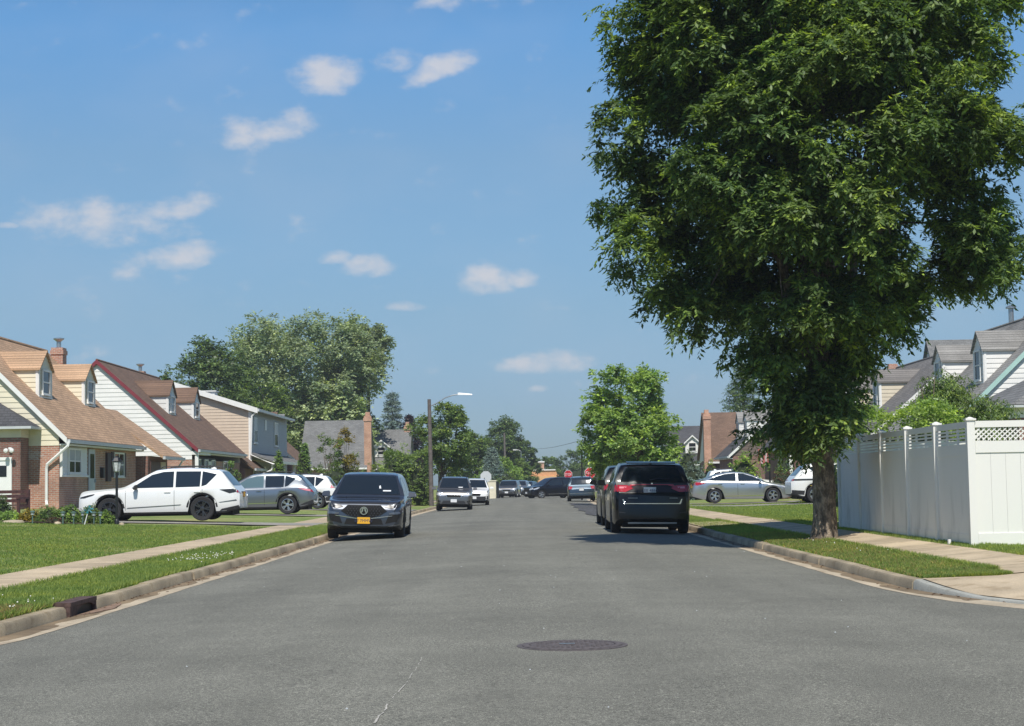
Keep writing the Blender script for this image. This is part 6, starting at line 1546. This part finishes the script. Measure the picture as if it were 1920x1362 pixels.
c.decal([(1.30, .30), (3.45, .30), (3.45, .33), (1.30, .36)], 'left', 'chrome', 'sill_trim', .012, mirror=True)
light_pair(c, [(.45, .95), (.86, .97), (.86, .84), (.6, .86)], 'rear', 'red', 'tail_light'); c.plate('rear', 0, .80, 'plate_y')

# 14 white SUV behind the trunk, tail to the left
xl_ = W(1485, 930, 72.2).x; L_ = 4.7
c = suv('parked_suv', 'white SUV with its tail showing left of the large tree trunk', (xl_ + L_ / 2, 72.2 + .95, gz(xl_ + 1, 72) + .035), lf, 'white_paint', L=L_, Wd=1.9, H=1.72, belt=1.08, rear=.55, wb=(.95, L_ - 1.0))
c.decal([(L_ - .95, 1.02), (L_ - .10, 1.02), (L_ - .08, .95), (L_ - .95, .96)], 'left', 'lamp_dark', 'tail_light', .010, mirror=True); c.decal([(L_ - .85, .33), (L_ - .03, .38), (L_ - .02, .56), (L_ - .55, .52)], 'left', 'plastic', 'rear_valance', .010, mirror=True)
light_pair(c, [(.5, 1.0), (.86, 1.02), (.86, .94), (.5, .95)], 'rear', 'red', 'tail_light')
# 15 white car whose roof shows behind the sedan
xl_ = W(1322, 900, 100).x
c = suv('parked_suv', 'white SUV whose roof shows above the rear of the silver sedan', (xl_ + 2.3, 100.9, gz(xl_ + 1, 100) + .035), lf, 'white_paint', L=4.6, Wd=1.85, H=1.68); tail(c)
# ------------------------------------------------------------------ street things
# manhole cover
mh = W(1073, 1219, 13.3); zc = rz_(mh.x, mh.y); root = empty('manhole_cover', (mh.x, mh.y, zc - .04), 0, 'round dark iron manhole cover set in the asphalt in the foreground', 'manhole cover')
mb = MB(); R = .385; mb.lathe([(R, 0), (R, .047), (R - .012, .050), (R - .05, .050), (R - .052, .043), (R - .06, .043), (R - .062, .049), (.001, .049)], 48); cv = mb.build('cover', M['iron'], root, smooth=20)
mb = MB()
for i in range(-8, 9):
    for j in range(-8, 9):
        x, y = i * .038, j * .038
        if x * x + y * y < (R - .085) ** 2 and abs(math.hypot(x, y) - .15) > .02: mb.box(x - .011, x + .011, y - .011, y + .011, .049, .0535)
mb.build('tread', M['iron'], root)
mb = MB(); mb.box(-.10, .02, -.012, .012, .0535, .057); mb.build('worn_lettering', M['metal'], root)
mb = MB(); mb.lathe([(R + .045, .036), (R + .045, .0435), (R + .002, .0435), (R + .002, .036)], 48, close=True); mb.build('ring', M['iron'], root)

M['rust_silt'] = plain('rusty_silt', (.24, .16, .11), .9, var=.35, scale=18)
# storm drain in the left kerb
y0, y1 = DR; kx = corner(-1, (y0 + y1) / 2); root = empty('storm_drain', (kx, (y0 + y1) / 2, 0), 0, 'rusty brown iron kerb inlet of the storm drain in the left kerb', 'storm drain')
hl = (y1 - y0) / 2; mb = MB(); mb.box(-.24, .025, -hl + .01, hl - .01, .125, .17); mb.box(-.22, .02, -hl + .01, -hl + .30, -.1, .125); mb.box(-.22, .02, hl - .06, hl - .01, -.1, .125); mb.box(-.22, -.16, -hl + .3, hl - .06, -.1, .125)
for k in range(16):
    a0, a1 = [-hl + .30 + (2 * hl - .36) * (k + q) / 16 for q in (0, 1)]; zz = .02 + .10 * math.sin(math.pi * min(1, (k + .8) / 18)) ** .5
    mb.prism([(-.02, a0, zz), (.015, a0, zz), (.015, a1, zz), (-.02, a1, zz)], [(-.02, a0, .1245), (.015, a0, .1245), (.015, a1, .1245), (-.02, a1, .1245)])
mb.build('casting', M['rust'], root, bevel=.008)
mb = MB(); mb.box(-.15, -.02, -hl + .31, hl - .07, -.02, .12); mb.build('opening', M['dark'], root)  # solid black block stands in for the darkness of the inlet mouth
mb = MB(); P = [(.03, -hl + .25), (.08, -hl + .35), (.14, 0), (.17, .35), (.21, .6), (.17, .95), (.13, 1.3), (.06, 1.6), (.03, 1.4)]; mb.prism([(a, b, .012) for a, b in P], [(a, b, .026) for a, b in P]); mb.build('inlet_apron', M['rust_silt'], root)

# white vinyl fence: one fence with side run, front run, posts, caps
fx = 7.05; fy0 = 26.4; root = empty('vinyl_fence', (fx, fy0, .2), 0, 'tall white vinyl privacy fence around the right corner yard with lattice and slatted tops', 'fence')
def T(p): return (p[0] - fx, p[1] - fy0, p[2] - .2)
def fmb(): m = MB(); m.T = T; return m
def post(x, y, g, h=1.93, w=.12):
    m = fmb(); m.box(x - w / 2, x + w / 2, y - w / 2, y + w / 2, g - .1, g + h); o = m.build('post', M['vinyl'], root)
    c = fmb(); e = w / 2 + .02; z = g + h; c.prism([(x - e, y - e, z), (x + e, y - e, z), (x + e, y + e, z), (x - e, y + e, z)], [(x - e, y - e, z + .03), (x + e, y - e, z + .03), (x + e, y + e, z + .03), (x - e, y + e, z + .03)])
    c.prism([(x - e + .02, y - e + .02, z + .03), (x + e - .02, y - e + .02, z + .03), (x + e - .02, y + e - .02, z + .03), (x - e + .02, y + e - .02, z + .03)], [(x - .01, y - .01, z + .055), (x + .01, y - .01, z + .055), (x + .01, y + .01, z + .055), (x - .01, y + .01, z + .055)]); c.build('post_cap', M['vinyl'], o)
ysf = [fy0 + 2.12 * i for i in range(6)]; gzf = lambda x, y: .27
rngf = random.Random(2)
for i, y in enumerate(ysf): post(fx, y, .27)
for i in range(5):
    a, b = ysf[i] + .07, ysf[i+1] - .07; m = fmb(); x = fx
    m.box(x - .025, x + .025, a, b, .30, .44); m.box(x - .025, x + .025, a, b, 1.66, 1.84); m.box(x - .025, x + .025, a, b, 2.09, 2.19)
    n = 9
    for k in range(n): v0 = a + (b - a) * k / n; v1 = a + (b - a) * (k + 1) / n - .0025; m.box(x - .014, x + .014, v0, v1, .44, 1.66)
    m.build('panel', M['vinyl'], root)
    s = fmb()
    for k in range(4): s.box(x - .012, x + .012, a, b, 1.865 + k * .057, 1.895 + k * .057)
    for q in (.33, .67): s.box(x - .016, x + .016, a + (b - a) * q - .02, a + (b - a) * q + .02, 1.84, 2.09)
    s.build('slatted_top', M['vinyl'], root)
# front run with lattice
xsf = [fx + 2.44 * i for i in range(1, 6)]
for x in xsf: post(x, fy0, gz(min(x, 9), fy0) + .04)
px_ = [fx] + xsf
for i in range(5):
    a, b = px_[i] + .07, px_[i+1] - .07; m = fmb(); y = fy0; b_ = .28
    m.box(a, b, y - .03, y + .03, b_, .46); m.box(a, b, y - .03, y + .03, 1.70, 1.88); m.box(a, b, y - .03, y + .03, 2.09, 2.19)
    n = 10
    for k in range(n): v0 = a + (b - a) * k / n; v1 = a + (b - a) * (k + 1) / n - .0025; m.box(v0, v1, y - .014, y + .014, .46, 1.70)
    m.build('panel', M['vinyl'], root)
    s = fmb(); z0, z1 = 1.88, 2.09; step = .082
    k = a - (z1 - z0)
    while k < b:
        for sg, dy in ((1, -.008), (-1, .008)):
            # slat from (k,z0) going up-right (or mirrored), clipped to the panel
            xa, xb = (k, k + (z1 - z0)) if sg > 0 else (k + (z1 - z0), k); za, zb_ = z0, z1
            def cut(xq): return z0 + (xq - k) if sg > 0 else z0 + (k + (z1 - z0) - xq)
            lo, hi = max(min(xa, xb), a), min(max(xa, xb), b)
            if hi - lo < .02: continue
            w = .024
            P = [(lo, cut(lo) - w), (hi, cut(hi) - w), (hi, cut(hi) + w), (lo, cut(lo) + w)]; P = [(xx, min(max(zz, z0), z1)) for xx, zz in P]
            s.prism([(xx, y + dy - .006, zz) for xx, zz in P], [(xx, y + dy + .006, zz) for xx, zz in P])
        k += step
    s.build('lattice_top', M['vinyl'], root)
# far return and mid bits
m = fmb(); m.box(fx + .07, fx + 3.2, ysf[-1] - .02, ysf[-1] + .02, .3, 2.1); m.build('panel', M['vinyl'], root)
tag(bpy.data.objects[root.name], None)
m = MB(); q = W(1775, 1007, 27.0); m.box(6.86, 6.90, 27.2, 27.26, gz(6.9, 27) - .02, gz(6.9, 27) + .10); tag(m.build('survey_stake', M['white']), 'small white stake in the grass at the foot of the fence corner', 'stake')

# street lamp on the left
D_ = 99.0; px_s = W(809, 945, D_); g = .14; root = empty('street_lamp', (px_s.x, D_, g), 0, 'street lamp on a brown weathered pole at the left kerb', 'street lamp'); ht = W(806, 749, D_).z - g
mb = MB(); mb.tube([(0, 0, -.1), (-.02, 0, ht * .5), (-.05, 0, ht)], [.14, .12, .10], 12); mb.build('pole', M['pole'], root, smooth=60)
mb = MB(); mb.tube([(-.03, 0, ht - .42), (.35, 0, ht - .25), (.9, 0, ht + .08), (1.35, 0, ht + .22), (1.7, 0, ht + .26)], .032, 8); mb.build('arm', M['metal'], root, smooth=60)
mb = MB(); mb.prism([(1.62, -.10, ht + .22), (1.62, .10, ht + .22), (1.62, .07, ht + .36), (1.62, -.07, ht + .36)], [(2.45, -.13, ht + .20), (2.45, .13, ht + .20), (2.45, .10, ht + .26), (2.45, -.10, ht + .26)]); mb.build('lamp_head', M['sign_white'], root)
# utility pole far, lamp far, black lamp pole right with wire
def pole(name, label, cat, px, pyt, D, r, mat, lean=0, z0=None):
    b = W(px, 900, D); g = gz(b.x, D); t = W(px + lean, pyt, D); root = empty(name, (b.x, D, g), 0, label, cat); mb = MB(); mb.tube([(0, 0, -.1), (t.x - b.x, 0, t.z - g)], [r, r * .8], 10); mb.build('pole', mat, root, smooth=60); return root, t.z - g, t.x - b.x
pole('utility_pole', 'bare leaning wooden pole in front of the dark flat topped tree', 'utility pole', 948, 812, 215, .15, M['pole'], -2.5)
r_, hh_, dx_ = pole('street_lamp', 'small far street lamp with a white head left of the orange building', 'street lamp', 977, 846, 225, .06, M['metal'])
mb = MB(); mb.tube([(0, 0, hh_), (-.3, 0, hh_ + .15), (-.6, 0, hh_ + .15)], .03, 6); mb.box(-1.0, -.5, -.1, .1, hh_ + .10, hh_ + .22); mb.build('lamp_head', M['sign_white'], r_)
r_, hh_, dx_ = pole('street_lamp', 'black lamp pole at the left edge of the bright street tree', 'street lamp', 1090.5, 826, 128, .07, M['black_metal'])
mb = MB(); mb.tube([(0, 0, hh_), (.1, 0, hh_ - .02), (.3, 0, hh_ - .05)], .03, 6); mb.lathe([(.05, 0), (.13, -.08), (.12, -.3), (.02, -.36)], 10, 'z', (.3, 0, hh_)); mb.build('lamp_head', M['black_metal'], r_)
a = W(1090.5, 826, 128); b = W(1008, 842, 260); mb = MB(); pts = [a.lerp(b, t / 12) - Vector((0, 0, 0.15 * math.sin(math.pi * t / 12))) for t in range(13)]; mb.tube(pts, .018, 5); tag(mb.build('overhead_wire', M['black_metal']), 'thin overhead wire running from the black lamp pole across the sky', 'wire')

# stop signs
def stop_sign(px, py, D, label, back=False, rz=0, dia=.76):
    p = W(px, py, D); g = gz(p.x, D); root = empty('stop_sign', (p.x, D, g), rz, label, 'stop sign'); z = p.z - g; R = dia / 2 / math.cos(math.pi / 8)
    mb = MB(); mb.tube([(0, .03, -.1), (0, .03, z + dia * .5)], .03, 6); mb.build('post', M['metal'], root)
    def octo(r, y0, y1, name, m, par):
        mb = MB(); P = [(r * math.cos(math.pi / 8 + k * math.pi / 4), r * math.sin(math.pi / 8 + k * math.pi / 4)) for k in range(8)]; mb.prism([(a, y0, z + b) for a, b in P], [(a, y1, z + b) for a, b in P]); return mb.build(name, m, par)
    pl = octo(R, -.004, .0, 'plate', M['sign_back' if back else 'sign_white'], root)
    if not back:
        octo(R * .93, -.008, -.0045, 'red_face', M['sign_red'], root); text_mesh('STOP', dia * .42, (0, -.011, z - dia * .145), 0, M['sign_white'], root, 'lettering', sx=.8)
    return root
stop_sign(1106.5, 887, 121, 'stop sign facing the camera above the dark blue SUV'); stop_sign(1065.5, 890, 152, 'farther stop sign above the roof of the black minivan', rz=math.radians(-25))
stop_sign(911, 894, 121, 'stop sign seen from its bare grey back beside the white SUV', back=True)
# low cream wall behind it
Dw = 156; x0_, x1_ = W(902, 920, Dw).x, W(930, 920, Dw).x; root = empty('garden_wall', ((x0_ + x1_) / 2, Dw, .1), 0, 'low cream wall panel right of the white SUV beside the far junction', 'wall'); mb = MB(); w = (x1_ - x0_) / 2; mb.box(-w, w, 0, .3, -.1, W(915, 903, Dw).z - .1); mb.box(-w - .05, w + .05, -.05, .35, W(915, 903, Dw).z - .1, W(915, 903, Dw).z); mb.build('wall', M['cream_wall'], root)
# black gate post at its right
mb = MB(); xx = W(933, 910, 155).x; mb.box(xx - .12, xx + .12, 155, 155.24, .0, W(933, 903, 155).z); tag(mb.build('gate_post', M['black_metal']), 'dark post at the right end of the low cream wall', 'post')

# garden lamp post in the left lawn
D_ = 51.2; p = W(219, 980, D_); g = gz(p.x, D_); root = empty('garden_lamp', (p.x, D_, g), 0, 'black garden lamp post with a glass lantern in front of the white SUV', 'garden lamp'); ht = W(218, 886, D_).z - g
mb = MB(); mb.tube([(0, 0, -.1), (0, 0, ht)], .04, 10); mb.lathe([(.07, 0), (.07, .12), (.045, .16)], 12); mb.build('post', M['black_metal'], root, smooth=50)
mb = MB(); mb.lathe([(.05, ht), (.09, ht + .03), (.135, ht + .30), (.13, ht + .31)], 6); mb.build('lantern_glass', M['lantern'] if 'lantern' in M else plain('lantern_glass', (.55, .57, .58), .15, var=.3, scale=12), root)
mb = MB(); mb.lathe([(.15, ht + .31), (.15, ht + .34), (.09, ht + .44), (.03, ht + .47), (.001, ht + .50)], 6); mb.build('lantern_roof', M['black_metal'], root)
mb = MB()
for k in range(6): a = math.pi / 3 * k; mb.tube([(.05 * math.cos(a), .05 * math.sin(a), ht), (.09 * math.cos(a), .09 * math.sin(a), ht + .03), (.135 * math.cos(a), .135 * math.sin(a), ht + .31)], .008, 4)
mb.build('lantern_frame', M['black_metal'], root)
# path lights
proto = None
for i, (px, py, lb) in enumerate([(61, 985, 'leftmost green path light in front of the yellowish plant'), (118, 984, 'green path light in front of the dark clipped bush'), (138, 980, 'green path light in front of the bright clipped bush'),
                      (155, 975, 'green path light just left of the teal garden stake'), (176, 975, 'green path light just right of the teal garden stake'), (188, 975, 'green path light nearest to the garden lamp post')]):
    D_ = 50.3 + (985 - py) * .05; p = W(px, py, D_); g = gz(p.x, D_)
    if proto is None:
        proto = empty('path_light', (p.x, D_, g), 0); mb = MB(); mb.tube([(0, 0, -.05), (0, 0, .30)], .022, 8); mb.build('stake', M['green_metal'], proto)
        mb = MB(); mb.lathe([(.03, .26), (.05, .27), (.05, .34), (.03, .35)], 12); mb.build('lens', M['lamp'], proto); mb = MB(); mb.lathe([(.080, .345), (.080, .36), (.04, .385), (.001, .39)], 14); mb.build('cap', M['green_metal'], proto); o = proto
    else: o = copy_tree(proto); o.location = (p.x, D_, g)
    tag(o, lb, 'path light', 'green path lights along the garden bed')
# teal garden ornament
p = W(165, 970, 50.2); g = gz(p.x, 50.2); root = empty('garden_pinwheel', (p.x, 50.2, g), 0, 'teal plastic garden pinwheel leaning in front of the white SUV', 'garden ornament')
mb = MB(); mb.tube([(-.12, 0, -.05), (.02, 0, .46)], .016, 6); mb.build('stick', M['sign_white'], root)
for k in range(6):
    a = k * math.pi / 3; mb = MB(); c, s = math.cos(a), math.sin(a); mb.prism([(.02, -.02, .46), (.02 + .17 * c, -.05, .46 + .12 * s), (.02 + .11 * c - .06 * s, -.02, .46 + .11 * s + .05 * c)], [(.02, -.012, .46), (.02 + .17 * c, -.042, .46 + .12 * s), (.02 + .11 * c - .06 * s, -.012, .46 + .11 * s + .05 * c)]); mb.build('vane', M['teal'], root)
# stones in the bed
for px, py, w in ((25, 985, .32), (108, 977, .10), (228, 985, .08)):
    p = W(px, py, 50.4); g = gz(p.x, 50.4); mb = MB(); mb.lathe([(w, -.02), (w * 1.0, .03), (w * .8, .07), (.01, .09)], 14); o = mb.build('garden_stone', M['gutter'], smooth=60, loc=(p.x, 50.4, g)); tag(o, {25: 'flat pale stone slab at the left front of the garden bed', 108: 'small white stone between the first two path lights', 228: 'small pale stone beside the garden lamp post'}[px], 'stone')
mb = MB(); mb.face([(-19, 50.6, gz(-19, 51) + .02), (-12.3, 50.55, gz(-12.3, 51) + .02), (-12.2, 52.5, gz(-12.2, 52) + .02), (-19, 52.5, gz(-19, 52) + .02)]); tag(mb.build('garden_soil', M['soil'], recalc=False), kind='structure')
# bench
p = W(50, 948, 55.8); g = gz(p.x, 55.8); root = empty('garden_bench', (p.x, 53.6, g - .02), math.radians(-20), 'dark brown wooden bench standing in front of the brick garage wall', 'bench')
for x in (-.62, .62):
    mb = MB(); mb.box(x - .04, x + .04, -.28, -.20, 0, .66); mb.box(x - .04, x + .04, .22, .30, 0, .92); mb.box(x - .05, x + .05, -.30, .24, .62, .68); mb.box(x - .035, x + .035, -.2, .22, .36, .42); mb.build('bench_end', M['wood_bench'], root)
mb = MB()
for k in range(5): mb.box(-.62, .62, -.27 + k * .10, -.19 + k * .10, .42, .45)
mb.build('seat', M['wood_bench'], root)
mb = MB()
for k in range(3): mb.box(-.58, .58, .23, .26, .52 + k * .14, .62 + k * .14)
mb.build('backrest', M['wood_bench'], root)
# flag on a short staff, and the yellow hooded cloth, right side
M['flag_red'] = plain('faded_flag_red', (.45, .14, .12), .8); M['flag_white'] = plain('faded_flag_white', (.6, .5, .5), .8)
p = W(1440, 870, 93); g = gz(p.x, 93); root = empty('garden_flag', (p.x, 93, g), 0, 'limp red and white striped flag hanging on a dark pole by the round shrub', 'flag'); z = W(1440, 842, 93).z - g
mb = MB(); mb.tube([(.08, 0, -.05), (.08, 0, z + .15)], .05, 8); mb.build('pole', M['black_metal'], root)
for k in range(5):
    mb = MB(); x = -.52 + k * .12; z0 = z - .95 + .07 * abs(k - 2); y0 = .05 * (-1) ** k
    mb.prism([(x, y0, z0), (x + .12, -y0, z0 + .05), (x + .12, -y0, z - .05 * k * .6), (x, y0, z - .05 * k * .5)], [(x, y0 + .02, z0), (x + .12, .02 - y0, z0 + .05), (x + .12, .02 - y0, z - .05 * k * .6), (x, .02 + y0, z - .05 * k * .5)]); mb.build('stripe', M['flag_red'] if k % 2 == 0 else M['flag_white'], root)
bush_px('golden_cypress', 'small bright yellow pointed shrub above the tail of the white SUV beside the large tree', 1496, 1520, 842, 78, 'leaf_goldy', n=3000, leaf=.07, seed=99, shape='cone', ry=.3) if not M.update({'leaf_goldy': leafmat('leaf_goldy', (.55, .50, .02), .15, (1, 1, 1), .2)}) else None

# small stones and litter scattered on the asphalt: countless
rng = np.random.default_rng(9); mb = MB()
for _ in range(60):
    y = 8 + 34 * rng.uniform() ** 1.5; x = rng.uniform(-4.4, 4.3) if y > 16 else rng.uniform(-3.5, 6); z = rz_(x, y) + .004; r = rng.uniform(.003, .008)
    mb.lathe([(r, z - .003), (r * .9, z + r * .5), (.001, z + r * .8)], 5, 'z', (x, y, 0))
tag(mb.build('road_grit', M['sign_back'], recalc=False), kind='stuff')
# afternoon air: far trees and houses pale slightly
mb = MB(); mb.box(-300, 320, -60, 520, -1.2, 26); hz = mb.build('haze', None)
m = bpy.data.materials.new('haze_air'); m.use_nodes = True; t = m.node_tree; t.nodes.clear()
v_ = t.nodes.new('ShaderNodeVolumePrincipled'); v_.inputs['Color'].default_value = (.86, .92, 1, 1); v_.inputs['Density'].default_value = .0004; v_.inputs['Anisotropy'].default_value = .1
o_ = t.nodes.new('ShaderNodeOutputMaterial'); t.links.new(v_.outputs[0], o_.inputs['Volume']); hz.data.materials.clear(); hz.data.materials.append(m); tag(hz, kind='stuff')
